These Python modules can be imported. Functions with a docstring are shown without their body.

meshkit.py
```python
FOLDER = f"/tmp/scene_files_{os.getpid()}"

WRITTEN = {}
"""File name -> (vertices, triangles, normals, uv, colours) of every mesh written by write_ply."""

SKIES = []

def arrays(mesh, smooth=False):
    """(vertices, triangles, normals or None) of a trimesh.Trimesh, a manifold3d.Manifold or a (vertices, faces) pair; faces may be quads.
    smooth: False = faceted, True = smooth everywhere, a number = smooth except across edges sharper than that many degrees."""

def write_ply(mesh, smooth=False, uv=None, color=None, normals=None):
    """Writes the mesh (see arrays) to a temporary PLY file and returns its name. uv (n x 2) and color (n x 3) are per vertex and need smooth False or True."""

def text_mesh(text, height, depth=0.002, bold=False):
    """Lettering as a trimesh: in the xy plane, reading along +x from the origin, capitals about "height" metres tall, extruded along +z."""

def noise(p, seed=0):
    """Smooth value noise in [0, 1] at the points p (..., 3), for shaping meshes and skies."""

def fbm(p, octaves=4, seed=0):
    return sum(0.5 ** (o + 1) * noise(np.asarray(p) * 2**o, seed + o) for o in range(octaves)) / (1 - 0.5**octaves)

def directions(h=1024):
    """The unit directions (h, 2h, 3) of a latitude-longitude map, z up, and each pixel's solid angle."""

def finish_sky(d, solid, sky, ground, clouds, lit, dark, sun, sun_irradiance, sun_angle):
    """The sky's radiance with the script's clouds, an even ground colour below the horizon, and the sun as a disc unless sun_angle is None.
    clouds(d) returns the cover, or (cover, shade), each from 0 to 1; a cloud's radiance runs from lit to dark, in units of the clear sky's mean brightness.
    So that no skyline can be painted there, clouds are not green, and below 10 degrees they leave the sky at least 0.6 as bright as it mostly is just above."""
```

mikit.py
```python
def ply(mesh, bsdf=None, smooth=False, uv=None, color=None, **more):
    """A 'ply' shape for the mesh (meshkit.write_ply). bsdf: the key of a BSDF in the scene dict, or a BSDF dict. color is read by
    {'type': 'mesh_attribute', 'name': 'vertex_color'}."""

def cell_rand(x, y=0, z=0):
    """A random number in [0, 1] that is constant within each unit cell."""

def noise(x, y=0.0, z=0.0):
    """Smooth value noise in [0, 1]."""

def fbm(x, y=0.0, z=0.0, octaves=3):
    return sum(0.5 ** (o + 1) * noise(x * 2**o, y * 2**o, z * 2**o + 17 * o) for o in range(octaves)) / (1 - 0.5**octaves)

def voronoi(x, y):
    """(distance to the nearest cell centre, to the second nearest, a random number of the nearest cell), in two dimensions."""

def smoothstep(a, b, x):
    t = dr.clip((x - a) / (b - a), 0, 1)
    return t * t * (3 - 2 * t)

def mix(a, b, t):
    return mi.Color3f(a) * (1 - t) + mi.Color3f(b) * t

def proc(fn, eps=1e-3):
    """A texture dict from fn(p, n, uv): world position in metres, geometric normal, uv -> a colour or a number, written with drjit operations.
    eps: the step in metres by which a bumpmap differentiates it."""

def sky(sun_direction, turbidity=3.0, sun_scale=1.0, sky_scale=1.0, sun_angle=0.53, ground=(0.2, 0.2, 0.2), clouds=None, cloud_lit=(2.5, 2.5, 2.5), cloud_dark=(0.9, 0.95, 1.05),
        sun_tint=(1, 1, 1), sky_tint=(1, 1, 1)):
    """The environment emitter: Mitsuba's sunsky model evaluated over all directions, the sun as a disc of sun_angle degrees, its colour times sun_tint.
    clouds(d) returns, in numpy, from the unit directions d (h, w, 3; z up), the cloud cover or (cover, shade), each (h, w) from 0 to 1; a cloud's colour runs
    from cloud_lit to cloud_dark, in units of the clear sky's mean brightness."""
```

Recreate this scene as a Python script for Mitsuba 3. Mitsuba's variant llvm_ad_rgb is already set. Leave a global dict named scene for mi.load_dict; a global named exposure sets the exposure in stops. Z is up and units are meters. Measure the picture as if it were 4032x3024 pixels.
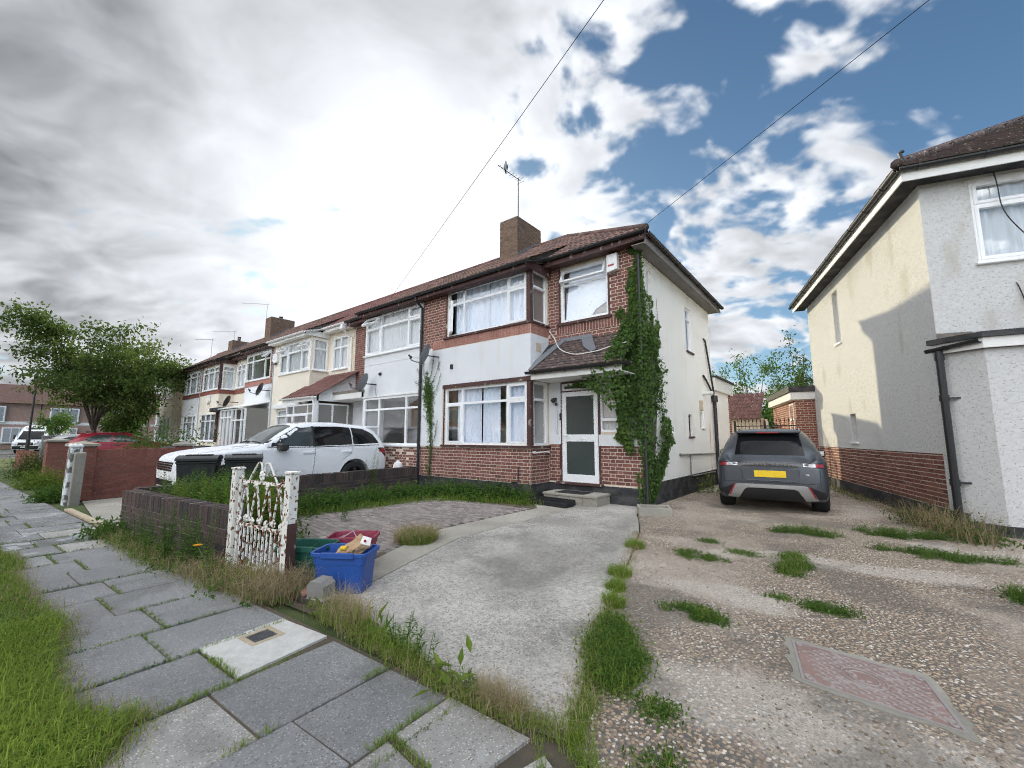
import math
import numpy as np
import trimesh
import drjit as dr
import mitsuba as mi
import mikit
import meshkit
from mikit import proc, fbm, noise, voronoi, smoothstep, mix, cell_rand
from shapely.geometry import Polygon, box as sbox, Point, LineString
from shapely import affinity, unary_union, contains_xy

scene, labels = {}, {}
T = mi.ScalarTransform4f

# ------------------------------------------------------------------ camera
CAM = np.array([0.0, 0.0, 1.45])
YAW, PITCH, ROLL = np.radians([38.5, 7.21, 0.09])
_f = np.array([-math.sin(YAW) * math.cos(PITCH), math.cos(YAW) * math.cos(PITCH), math.sin(PITCH)])
_r = np.array([math.cos(YAW), math.sin(YAW), 0.0])
_u = np.cross(_r, _f)
_up = _u * math.cos(ROLL) - _r * math.sin(ROLL)
scene["camera"] = {"type": "perspective", "fov": 100.62, "fov_axis": "x", "near_clip": 0.05, "far_clip": 2000.0,
                   "to_world": T().look_at(origin=CAM.tolist(), target=(CAM + _f).tolist(), up=_up.tolist())}

# ------------------------------------------------------------------ sky and sun
SUN = np.array([-0.790, 0.475, 0.352])


def clouds(d):
    """A cloud layer over the street: a closed, rippled sheet towards -x that breaks up into ragged heaps towards +x."""
    z = np.maximum(d[..., 2], 0.0)
    k = 1.0 / (z + 0.28)
    p = np.stack([d[..., 0] * k, d[..., 1] * k, 0 * z], -1)
    c, s = math.cos(0.75), math.sin(0.75)
    R = np.array([[c, s, 0], [-s, c, 0], [0, 0, 1.0]])
    q = p @ R.T
    nz = lambda f, o, seed, off: (meshkit.fbm(q * np.array(f) + off, o, seed) - 0.5) / 0.16  # noqa: E731
    w1, w2 = nz([3.0, 3.0, 1], 3, 3, 9.1), nz([3.0, 3.0, 1], 3, 8, 41.7)
    q = q + 0.040 * np.stack([w1, w2, 0 * w1], -1)
    sun = SUN / np.linalg.norm(SUN)
    sp = R @ np.array([sun[0], sun[1], 0]) / (sun[2] + 0.28)
    to = np.stack([sp[0] - q[..., 0], sp[1] - q[..., 1], 0 * z], -1)
    to /= np.linalg.norm(to, axis=-1, keepdims=True) + 0.3
    side = d[..., 0] * 0.78 + d[..., 1] * 0.45
    t = np.clip((side + 0.30) / 0.95, 0, 1)

    def density(q):
        f = lambda m, o, seed, off: (meshkit.fbm(q * np.array(m) + off, o, seed) - 0.5) / 0.16  # noqa: E731
        return 0.55 * f([1.7, 2.1, 1], 4, 5, 3.3) + 0.55 * f([5.0, 6.5, 1], 6, 11, 1.7) + 0.40 * f([15.0, 19.0, 1], 5, 21, 5.7)

    dens = density(q)
    ahead = density(q + 0.045 * to)
    cover = np.clip((dens - (2.15 * t - 1.48)) / (0.85 - 0.25 * t), 0, 1)
    cover = cover * cover * (3 - 2 * cover)
    thick = np.clip((dens - (2.15 * t - 1.48)) / 2.2, 0, 1)
    mu = d @ sun
    thin = d @ (np.array([-0.735, 0.545, 0.405]))             # the sheet is thinnest a little beside the sun
    west = np.clip((0.05 - side) / 0.40, 0, 1)
    roll, cells = nz([1.6, 4.2, 1], 4, 31, 23.0), nz([8.0, 12.0, 1], 6, 41, 57.0)
    low = np.clip((0.55 - z) / 0.35, 0, 1)
    sheet = 0.785 + 0.040 * roll * (1 - 0.5 * low) + (0.060 + 0.030 * low) * cells - 0.03 * low
    heap = 0.47 + 0.30 * thick + 0.15 * (ahead - dens) + 0.06 * cells
    shade = heap * (1 - west) + sheet * west
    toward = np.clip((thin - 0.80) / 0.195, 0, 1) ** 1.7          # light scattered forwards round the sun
    away = np.clip((0.42 - mu) / 0.85, 0, 1)                    # clouds opposite the sun, mostly unseen, brightened to fill the shaded fronts
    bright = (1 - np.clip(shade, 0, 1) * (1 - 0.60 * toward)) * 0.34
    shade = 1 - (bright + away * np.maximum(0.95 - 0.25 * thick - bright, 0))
    return cover, shade


exposure = 4.35
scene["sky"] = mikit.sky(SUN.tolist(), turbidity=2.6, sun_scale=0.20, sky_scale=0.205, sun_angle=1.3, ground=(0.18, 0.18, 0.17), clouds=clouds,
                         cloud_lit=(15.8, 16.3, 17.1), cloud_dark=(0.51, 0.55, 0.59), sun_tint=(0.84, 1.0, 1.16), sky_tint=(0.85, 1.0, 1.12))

# ------------------------------------------------------------------ helpers
rng = np.random.default_rng(11)
_count = {}
X, Y, Z = np.eye(3)


def V3(*a):
    return np.array(a, float)


def numbered(key):
    n = _count.get(key, 0)
    _count[key] = n + 1
    return key if n == 0 else f"{key}_{n:03d}"


def tag(key, label, cat=None, group=None, kind=None):
    labels.setdefault(key, {})["label"] = label
    if cat:
        labels[key]["category"] = cat
    if group:
        labels[key]["group"] = group
    if kind:
        labels[key]["kind"] = kind
    return key


def thing(name, label, cat, group=None):
    return tag(numbered(name), label, cat, group)


def add(name, mesh, bsdf, parent=None, smooth=False, uv=None, kind=None, label=None):
    key = numbered((parent + "__" if parent else "") + name)
    if uv is not None and smooth:
        smooth = True
    if uv is not None and np.ndim(uv) == 1:
        n = len(mesh[0]) if isinstance(mesh, tuple) else len(mesh.vertices)
        uv = np.tile(np.asarray(uv, float), (n, 1))
    scene[key] = mikit.ply(mesh, bsdf, smooth=smooth, uv=uv)
    if kind:
        labels.setdefault(key, {})["kind"] = kind
    if label:
        labels.setdefault(key, {})["label"] = label
    return key


def cat(ms):
    ms = [(np.asarray(m[0], float), np.asarray(m[1], int)) if isinstance(m, tuple) else (np.array(m.vertices), np.array(m.faces)) for m in ms]
    off = np.cumsum([0] + [len(m[0]) for m in ms[:-1]])
    return np.vstack([m[0] for m in ms]), np.vstack([m[1] + o for m, o in zip(ms, off)])


BOXF = np.array([[0, 2, 3], [0, 3, 1], [4, 5, 7], [4, 7, 6], [0, 1, 5], [0, 5, 4], [2, 6, 7], [2, 7, 3], [0, 4, 6], [0, 6, 2], [1, 3, 7], [1, 7, 5]])


def obox(O, U, W, N, u, w, n):
    """A box in the frame (U, W, N) at O; u, w, n are (from, to)."""
    c = [O + U * a + W * b + N * e for a in u for b in w for e in n]
    return np.array(c), BOXF.copy()


def bx(x0, x1, y0, y1, z0, z1):
    return obox(V3(0, 0, 0), X, Y, Z, (x0, x1), (y0, y1), (z0, z1))


def chamfer_box(O, U, W, N, u, w, n, c=0.01):
    """A box with chamfered edges."""
    pts = []
    for a in (0, 1):
        for b in (0, 1):
            for e in (0, 1):
                for ax in range(3):
                    q = [u[a], w[b], n[e]]
                    s = [1 - 2 * a, 1 - 2 * b, 1 - 2 * e]
                    for k in range(3):
                        if k != ax:
                            q[k] += s[k] * c
                    pts.append(O + U * q[0] + W * q[1] + N * q[2])
    h = trimesh.convex.convex_hull(np.array(pts))
    return np.array(h.vertices), np.array(h.faces)


def tube(points, r, sides=8, cap=True):
    p = np.asarray(points, float)
    t = np.gradient(p, axis=0)
    t /= np.linalg.norm(t, axis=1, keepdims=True) + 1e-12
    ref = np.where(np.abs(t[:, 2:]) < 0.9, [[0, 0, 1.0]], [[1.0, 0, 0]])
    if np.abs(t[:, 2]).max() > 0.9:
        ref = np.tile([[1.0, 0.13, 0.05]] if np.abs(t[:, 0]).max() < 0.9 else [[0.1, 1.0, 0.2]], (len(p), 1))
    a = np.cross(t, ref)
    a /= np.linalg.norm(a, axis=1, keepdims=True) + 1e-12
    b = np.cross(t, a)
    ang = np.arange(sides) * 2 * np.pi / sides
    rr = np.broadcast_to(r, (len(p),))
    v = p[:, None] + rr[:, None, None] * (np.cos(ang)[None, :, None] * a[:, None] + np.sin(ang)[None, :, None] * b[:, None])
    i, j = np.meshgrid(np.arange(len(p) - 1), np.arange(sides), indexing="ij")
    q = np.stack([i * sides + j, i * sides + (j + 1) % sides, (i + 1) * sides + (j + 1) % sides, (i + 1) * sides + j], -1).reshape(-1, 4)
    v = v.reshape(-1, 3)
    f = np.vstack([q[:, [0, 1, 2]], q[:, [0, 2, 3]]])
    if cap:
        n = len(v)
        v = np.vstack([v, p[0], p[-1]])
        k = np.arange(sides)
        f = np.vstack([f, np.stack([(k + 1) % sides, k, k * 0 + n], 1), np.stack([n - sides + k, n - sides + (k + 1) % sides, k * 0 + n + 1], 1)])
    return v, f


def seg(a, b, r, sides=8):
    return tube([a, b], r, sides)


def xform(m, R=None, t=None, s=1.0):
    v = np.asarray(m[0], float) * s
    if R is not None:
        v = v @ np.asarray(R).T
    if t is not None:
        v = v + np.asarray(t)
    return v, m[1]


def rotz(a):
    c, s = math.cos(a), math.sin(a)
    return np.array([[c, -s, 0], [s, c, 0], [0, 0, 1.0]])


def rot(axis, a):
    axis = np.asarray(axis, float) / np.linalg.norm(axis)
    K = np.array([[0, -axis[2], axis[1]], [axis[2], 0, -axis[0]], [-axis[1], axis[0], 0]])
    return np.eye(3) + math.sin(a) * K + (1 - math.cos(a)) * K @ K


def polys(g):
    if g.is_empty:
        return []
    return [p for p in getattr(g, "geoms", [g]) if p.geom_type == "Polygon" and p.area > 1e-7]


def panel(poly, O, U, N, t, W=Z):
    """A flat plate: the polygon (u, w) at O, its front face towards N, t thick behind it."""
    out = []
    for p in polys(poly):
        m = trimesh.creation.extrude_polygon(p, t, engine="earcut")
        v = np.array(m.vertices)
        out.append((O + v[:, :1] * U + v[:, 1:2] * W + (v[:, 2:] - t) * N, np.array(m.faces)))
    return cat(out)


def flat(poly, z):
    """A horizontal sheet, one layer, from a polygon in (x, y)."""
    out = []
    for p in polys(poly):
        v, f = trimesh.creation.triangulate_polygon(p, engine="earcut")
        v = np.column_stack([v, np.full(len(v), z)])
        n = np.cross(v[f[:, 1]] - v[f[:, 0]], v[f[:, 2]] - v[f[:, 0]])[:, 2]
        f = np.where(n[:, None] < 0, f[:, ::-1], f)
        out.append((v, f))
    return cat(out)


def slab(poly, z0, z1):
    out = []
    for p in polys(poly):
        m = trimesh.creation.extrude_polygon(p, z1 - z0, engine="earcut")
        out.append((np.array(m.vertices) + [0, 0, z0], np.array(m.faces)))
    return cat(out)


def lathe(prof, n=24, axis=Z, at=(0, 0, 0)):
    prof = np.asarray(prof, float)
    a = np.arange(n) * 2 * np.pi / n
    e1 = np.cross(axis, [0.3, 0.9, 0.1])
    e1 /= np.linalg.norm(e1)
    e2 = np.cross(axis, e1)
    v = prof[:, None, :1] * (np.cos(a)[None, :, None] * e1 + np.sin(a)[None, :, None] * e2) + prof[:, None, 1:] * axis + np.asarray(at)
    k = len(prof)
    i, j = np.meshgrid(np.arange(k - 1), np.arange(n), indexing="ij")
    q = np.stack([i * n + j, i * n + (j + 1) % n, (i + 1) * n + (j + 1) % n, (i + 1) * n + j], -1).reshape(-1, 4)
    return v.reshape(-1, 3), np.vstack([q[:, [0, 1, 2]], q[:, [0, 2, 3]]])


def grid_faces(n, m):
    i, j = np.meshgrid(np.arange(n - 1), np.arange(m - 1), indexing="ij")
    q = np.stack([i * m + j, i * m + j + 1, (i + 1) * m + j + 1, (i + 1) * m + j], -1).reshape(-1, 4)
    return np.vstack([q[:, [0, 1, 2]], q[:, [0, 2, 3]]])


# ------------------------------------------------------------------ materials
def col(*c):
    return {"type": "rgb", "value": list(c)}


def two(d):
    return {"type": "twosided", "bsdf": d}


def plain(key, c, rough=0.6, metal=0.0, **k):
    scene[key] = two({"type": "principled", "base_color": col(*c), "roughness": rough, "metallic": metal, **k})


def textured(key, fn, rough=0.8, bump=None, scale=0.002, eps=1e-3, **k):
    r = proc(rough) if callable(rough) else rough
    b = {"type": "principled", "base_color": proc(fn), "roughness": r, **k}
    if bump is not None:
        b = {"type": "bumpmap", "arbitrary": proc(bump, eps), "scale": scale, "bsdf": b}
    scene[key] = two(b)


def leafy(key, fn, diff=0.9, rough=0.55):
    scene[key] = {"type": "principledthin", "base_color": proc(fn), "roughness": rough, "diff_trans": diff, "spec_trans": 0.0}


def c3(r, g, b):
    return mi.Color3f(r, g, b)


def brick_col(p, n, uv):
    r, k = uv.x, uv.y
    g = fbm(p.x * 31, p.y * 31, p.z * 47, 3)
    a = mix((0.120, 0.048, 0.042), (0.225, 0.092, 0.074), r)       # red-brown facing brick
    b = mix((0.300, 0.145, 0.118), (0.390, 0.195, 0.160), r)       # pinkish soldier band
    c = mix((0.036, 0.030, 0.030), (0.088, 0.060, 0.053), r)       # dark brindled garden wall
    e = mix((0.185, 0.066, 0.050), (0.250, 0.092, 0.068), r)       # orange-red boundary wall
    h = mix((0.120, 0.080, 0.055), (0.200, 0.125, 0.085), r)       # weathered chimney stock brick
    base = dr.select(k < 0.5, a, dr.select(k < 1.5, b, dr.select(k < 2.5, c, dr.select(k < 3.5, e, h))))
    return base * (0.72 + 0.56 * g)


textured("brick", brick_col, 0.85)
textured("mortar", lambda p, n, uv: mix((0.55, 0.47, 0.37), (0.68, 0.60, 0.49), fbm(p.x * 9, p.y * 9, p.z * 9, 3)), 0.95)
textured("grey_mortar", lambda p, n, uv: mix((0.11, 0.095, 0.085), (0.24, 0.21, 0.18), fbm(p.x * 14, p.y * 14, p.z * 14, 3)), 0.95)


def stains(p, f=1.0):
    """Vertical runs of dirt with an outline of their own."""
    w = fbm(p.x * 5.1 * f + 3, p.y * 5.1 * f, p.z * 0.55, 4)
    return smoothstep(0.60, 0.80, w)


def render_white(p, n, uv):
    base = mix((0.64, 0.655, 0.68), (0.71, 0.725, 0.745), fbm(p.x * 1.6, p.y * 1.6, p.z * 1.6, 4))
    return mix(base, (0.60, 0.58, 0.54), 0.30 * stains(p))


textured("render_white", render_white, 0.9, lambda p, n, uv: fbm(p.x * 40, p.y * 40, p.z * 40, 3), 0.006)


def render_cream(p, n, uv):
    base = mix((0.70, 0.64, 0.53), (0.78, 0.72, 0.62), fbm(p.x * 1.3, p.y * 1.3, p.z * 1.3, 4))
    return mix(base, (0.55, 0.47, 0.35), 0.35 * stains(p, 0.8))


textured("render_cream", render_cream, 0.9, lambda p, n, uv: fbm(p.x * 30, p.y * 30, p.z * 30, 3), 0.004)


def side_render(p, n, uv):
    base = mix((0.74, 0.73, 0.69), (0.80, 0.79, 0.76), fbm(p.x * 1.2, p.y * 1.2, p.z * 1.4, 4))
    base = mix(base, (0.60, 0.55, 0.46), 0.30 * stains(p))
    rust = smoothstep(0.10, 0.02, dr.abs(p.y - 14.35 + 0.05 * fbm(p.z * 4, p.y * 2, 0, 2))) * smoothstep(2.0, 1.7, p.z) * smoothstep(0.28, 0.62, fbm(p.y * 16, p.z * 1.3, 3, 3))
    base = mix(base, (0.42, 0.17, 0.045), rust * 0.85)
    patch = smoothstep(0.0, 0.05, 0.23 - dr.abs(p.y - 13.45) + 0.09 * (fbm(p.y * 9, p.z * 9, 1, 3) - 0.5)) * smoothstep(0.0, 0.06, 0.46 - dr.abs(p.z - 2.15) + 0.14 * (fbm(p.y * 7, p.z * 7, 5, 3) - 0.5))
    return mix(base, (0.46, 0.36, 0.20), 0.8 * patch)


textured("side_render", side_render, 0.9, lambda p, n, uv: fbm(p.x * 34, p.y * 34, p.z * 34, 3), 0.007)


def dash_col(p, n, uv):
    u = p.x * 0.78 + p.y * 0.62
    g = fbm(p.x * 28, p.y * 28, p.z * 28, 3)
    base = mix((0.50, 0.50, 0.495), (0.67, 0.67, 0.66), g)
    speck = smoothstep(0.66, 0.74, fbm(p.x * 52, p.y * 52, p.z * 52, 2))
    base = mix(base, (0.27, 0.25, 0.22), 0.65 * speck)
    return mix(base, (0.40, 0.37, 0.31), 0.5 * smoothstep(0.58, 0.78, fbm(p.x * 2.6, p.y * 2.6, p.z * 0.9, 4)))


textured("pebbledash", dash_col, 0.95, lambda p, n, uv: fbm(p.x * 55, p.y * 55, p.z * 55, 2), 0.016, 2e-3)
textured("bitumen", lambda p, n, uv: mix((0.022, 0.023, 0.026), (0.062, 0.060, 0.060), smoothstep(0.35, 0.75, fbm(p.x * 5, p.y * 5, p.z * 7, 4))), 0.75)


def tile_col(p, n, uv):
    g = fbm(p.x * 14, p.y * 14, p.z * 14, 3)
    a = mix((0.085, 0.055, 0.048), (0.185, 0.105, 0.085), uv.x)
    b = mix((0.120, 0.056, 0.050), (0.175, 0.085, 0.074), uv.x)
    e = mix((0.060, 0.048, 0.046), (0.115, 0.078, 0.070), uv.x)
    k = uv.y
    base = dr.select(k < 0.5, a, dr.select(k < 1.5, b, e)) * (0.7 + 0.6 * g)
    lich = smoothstep(0.69, 0.75, fbm(p.x * 22 + 4, p.y * 22, p.z * 22, 2))
    base = mix(base, (0.40, 0.38, 0.33), lich * dr.select(k > 1.5, 0.6, 0.12))
    moss = smoothstep(0.60, 0.72, fbm(p.x * 1.3, p.y * 1.3, p.z * 2, 4))
    return mix(base, (0.125, 0.105, 0.040), dr.select(k < 0.5, 0.55, 0.1) * moss)


textured("roof_tile", tile_col, 0.85)


def slab_col(p, n, uv):
    agg = voronoi(p.x * 90, p.y * 90)
    g = fbm(p.x * 3.1, p.y * 3.1, uv.x * 40, 4)
    fine = fbm(p.x * 60, p.y * 60, 0, 3)
    dark = mix((0.165, 0.165, 0.163), (0.230, 0.228, 0.224), uv.x)
    pale = mix((0.29, 0.275, 0.255), (0.35, 0.335, 0.31), uv.x)
    base = dr.select(uv.y < 0.5, dark, pale) * (0.70 + 0.38 * g + 0.25 * fine)
    base = mix(base, base * 1.9, smoothstep(0.74, 0.95, agg[2]) * smoothstep(0.42, 0.25, agg[0]))
    base = mix(base, base * 0.55, smoothstep(0.18, 0.05, agg[2]) * smoothstep(0.5, 0.3, agg[0]))
    base = base * (0.80 + 0.42 * fbm(p.x * 1.1 + 4, p.y * 1.1, 2, 5))
    base = mix(base, (0.07, 0.068, 0.062), 0.3 * smoothstep(0.60, 0.76, fbm(p.x * 2.4 + 1, p.y * 2.4, 5, 5)))
    lich = smoothstep(0.655, 0.70, fbm(p.x * 6.5 + 8, p.y * 6.5, 3, 4)) * smoothstep(0.45, 0.6, fbm(p.x * 0.9, p.y * 0.9, 7, 2))
    return mix(base, (0.36, 0.37, 0.36), 0.75 * lich)


textured("paving", slab_col, 0.9, lambda p, n, uv: fbm(p.x * 75, p.y * 75, p.z * 75, 3), 0.004)


def concrete_col(p, n, uv):
    g = fbm(p.x * 1.1, p.y * 1.1, 0, 5)
    v = voronoi(p.x * 62 + fbm(p.x * 20, p.y * 20, 0, 2), p.y * 62)
    base = mix((0.235, 0.220, 0.198), (0.395, 0.372, 0.335), smoothstep(0.25, 0.72, g))
    base = base * (0.66 + 0.70 * fbm(p.x * 30, p.y * 30, 4, 4))
    worn = 0.45 + 0.55 * smoothstep(0.36, 0.58, fbm(p.x * 1.7 + 5, p.y * 1.7, 2, 4))
    chip = mix((0.105, 0.100, 0.092), (0.56, 0.52, 0.46), v[2])
    base = mix(base, chip, 0.72 * worn * smoothstep(0.50, 0.36, v[0]) * smoothstep(0.30, 0.16, dr.minimum(v[2], 1 - v[2])))
    return mix(base, (0.150, 0.143, 0.130), 0.45 * smoothstep(0.57, 0.74, fbm(p.x * 2.3, p.y * 2.3, 9, 5)))


textured("drive_concrete", concrete_col, 0.92, lambda p, n, uv: voronoi(p.x * 62, p.y * 62)[0] + 0.6 * fbm(p.x * 30, p.y * 30, 0, 3), 0.006, 2e-3)
textured("smooth_concrete", lambda p, n, uv: mix((0.21, 0.195, 0.165), (0.37, 0.345, 0.295), fbm(p.x * 1.8, p.y * 1.8, p.z * 1.8, 5)) * (0.8 + 0.4 * fbm(p.x * 40, p.y * 40, p.z * 40, 3)), 0.9,
         lambda p, n, uv: fbm(p.x * 50, p.y * 50, p.z * 50, 3), 0.003)


def gravel_col(p, n, uv):
    w = fbm(p.x * 7, p.y * 7, 1, 2)
    v = voronoi(p.x * 44 + w, p.y * 44)
    g = voronoi(p.x * 120, p.y * 120 + w)
    t = v[2]
    stone = mix(mix((0.215, 0.158, 0.112), (0.51, 0.405, 0.295), t), (0.66, 0.60, 0.53), smoothstep(0.86, 0.93, t))
    stone = mix(stone, (0.30, 0.155, 0.10), smoothstep(0.35, 0.40, t) * smoothstep(0.50, 0.45, t) * 0.6)
    stone = mix(stone, (0.11, 0.105, 0.10), smoothstep(0.14, 0.08, t))
    dirt = mix((0.215, 0.180, 0.148), (0.40, 0.345, 0.285), fbm(p.x * 18, p.y * 18, 2, 4)) * (0.62 + 0.75 * g[2])
    exposed = smoothstep(0.30, 0.55, fbm(p.x * 0.8 + 3, p.y * 0.8, 6, 4))
    gap = mix(dirt, (0.095, 0.080, 0.066), 0.75 * exposed)
    base = mix(gap, stone, smoothstep(0.47, 0.36, v[0]) * (0.30 + 0.70 * exposed))
    cem = smoothstep(0.56, 0.74, fbm(p.x * 0.7, p.y * 1.1, 12, 5))
    base = mix(base, mix((0.42, 0.375, 0.325), (0.57, 0.525, 0.465), fbm(p.x * 24, p.y * 24, 3, 4)) * (0.75 + 0.5 * g[2]), 0.5 * cem)
    black = smoothstep(0.58, 0.70, fbm(p.x * 1.3 + 9, p.y * 1.3, 15, 5))
    return mix(base, (0.085, 0.076, 0.066), 0.45 * black)


textured("gravel", gravel_col, 0.92, lambda p, n, uv: -voronoi(p.x * 44 + fbm(p.x * 7, p.y * 7, 1, 2), p.y * 44)[0] + 0.3 * fbm(p.x * 60, p.y * 60, 0, 2), 0.010, 2e-3)
textured("block", lambda p, n, uv: mix((0.165, 0.142, 0.132), (0.250, 0.215, 0.198), uv.x) * (0.6 + 0.8 * fbm(p.x * 20, p.y * 20, p.z * 20, 4)), 0.92)
textured("soil", lambda p, n, uv: mix((0.040, 0.033, 0.024), (0.135, 0.112, 0.080), fbm(p.x * 6, p.y * 6, p.z * 6, 5)), 0.95)
textured("asphalt", lambda p, n, uv: mix((0.055, 0.055, 0.058), (0.115, 0.115, 0.115), fbm(p.x * 2, p.y * 2, 0, 4)) * (0.6 + 0.8 * fbm(p.x * 70, p.y * 70, 0, 2)), 0.9)
textured("lawn", lambda p, n, uv: mix((0.035, 0.055, 0.018), (0.090, 0.110, 0.038), fbm(p.x * 3, p.y * 3, p.z * 3, 5)), 0.95)
plain("upvc", (0.80, 0.81, 0.82), 0.28)
plain("white_paint", (0.72, 0.715, 0.69), 0.5)
plain("black_plastic", (0.018, 0.018, 0.020), 0.35)
plain("room", (0.22, 0.215, 0.20), 0.9)
plain("metal_grey", (0.34, 0.35, 0.36), 0.45, 0.7)
plain("lead", (0.19, 0.20, 0.22), 0.55, 0.3)
plain("rubber", (0.014, 0.014, 0.015), 0.7)
plain("chrome", (0.75, 0.75, 0.76), 0.15, 1.0)
plain("cable_white", (0.72, 0.70, 0.66), 0.5)
plain("dark_metal", (0.045, 0.045, 0.048), 0.5, 0.5)
textured("brown_paint", lambda p, n, uv: mix(mix((0.050, 0.022, 0.020), (0.085, 0.038, 0.034), fbm(p.x * 6, p.y * 6, p.z * 6, 3)), (0.33, 0.30, 0.27), 0.8 * smoothstep(0.66, 0.72, fbm(p.x * 11 + 2, p.y * 11, p.z * 5, 4))), 0.6)
textured("soffit_grey", lambda p, n, uv: mix((0.16, 0.15, 0.14), (0.27, 0.26, 0.25), fbm(p.x * 2, p.y * 2, p.z * 2, 4)), 0.8)
plain("obscure_glass", (0.055, 0.068, 0.066), 0.10, 0.0, specular=0.6)  # frosted pane, opaque: the dark hall behind is put into its colour
scene["glass"] = {"type": "thindielectric", "int_ior": 1.9}


def curtain_col(p, n, uv):
    base = mix((0.64, 0.72, 0.83), (0.76, 0.82, 0.90), fbm(p.x * 3, p.y * 3, p.z * 0.6, 3))
    c = voronoi(p.x * 6.0 + p.y * 6.0, p.z * 6.0)
    dot = smoothstep(0.17, 0.11, c[0]) * smoothstep(0.45, 0.6, c[2])
    return mix(base, (0.40, 0.45, 0.58), 0.45 * dot)


textured("curtain_dotted", curtain_col, 0.9)
textured("net_curtain", lambda p, n, uv: mix((0.55, 0.58, 0.60), (0.72, 0.74, 0.75), fbm(p.x * 30, p.y * 30, p.z * 1.5, 2)), 0.9)
plain("curtain_dim", (0.33, 0.36, 0.38), 0.9)
# ------------------------------------------------------------------ building parts
def size_key(m):
    c = m[0].mean(0) - CAM
    return float(np.ptp(m[0], axis=0).max() / np.linalg.norm(c))


_pieces = {}


def add_pieces(parent, name, pieces, bsdf, rest, limit=300, smooth=False):
    """Every piece an entry of its own up to the limit of the thing (largest first), the remaining ones joined."""
    root = parent.split("__")[0]
    left = limit - _pieces.get((root, name), 0)
    pieces = sorted(pieces, key=lambda q: -size_key(q[0]))
    for m, uv in pieces[:max(left, 0)]:
        add(name, m, bsdf, parent, smooth, uv)
    _pieces[(root, name)] = _pieces.get((root, name), 0) + min(len(pieces), max(left, 0))
    more = pieces[max(left, 0):]
    if more:
        add_joined(parent, rest, more, bsdf, smooth)


def add_joined(parent, name, pieces, bsdf, smooth=False):
    if pieces:
        uv = np.vstack([np.tile(np.asarray(u, float), (len(m[0]), 1)) for m, u in pieces])
        add(name, cat([m for m, _ in pieces]), bsdf, parent, smooth, uv, kind="stuff")


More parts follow.
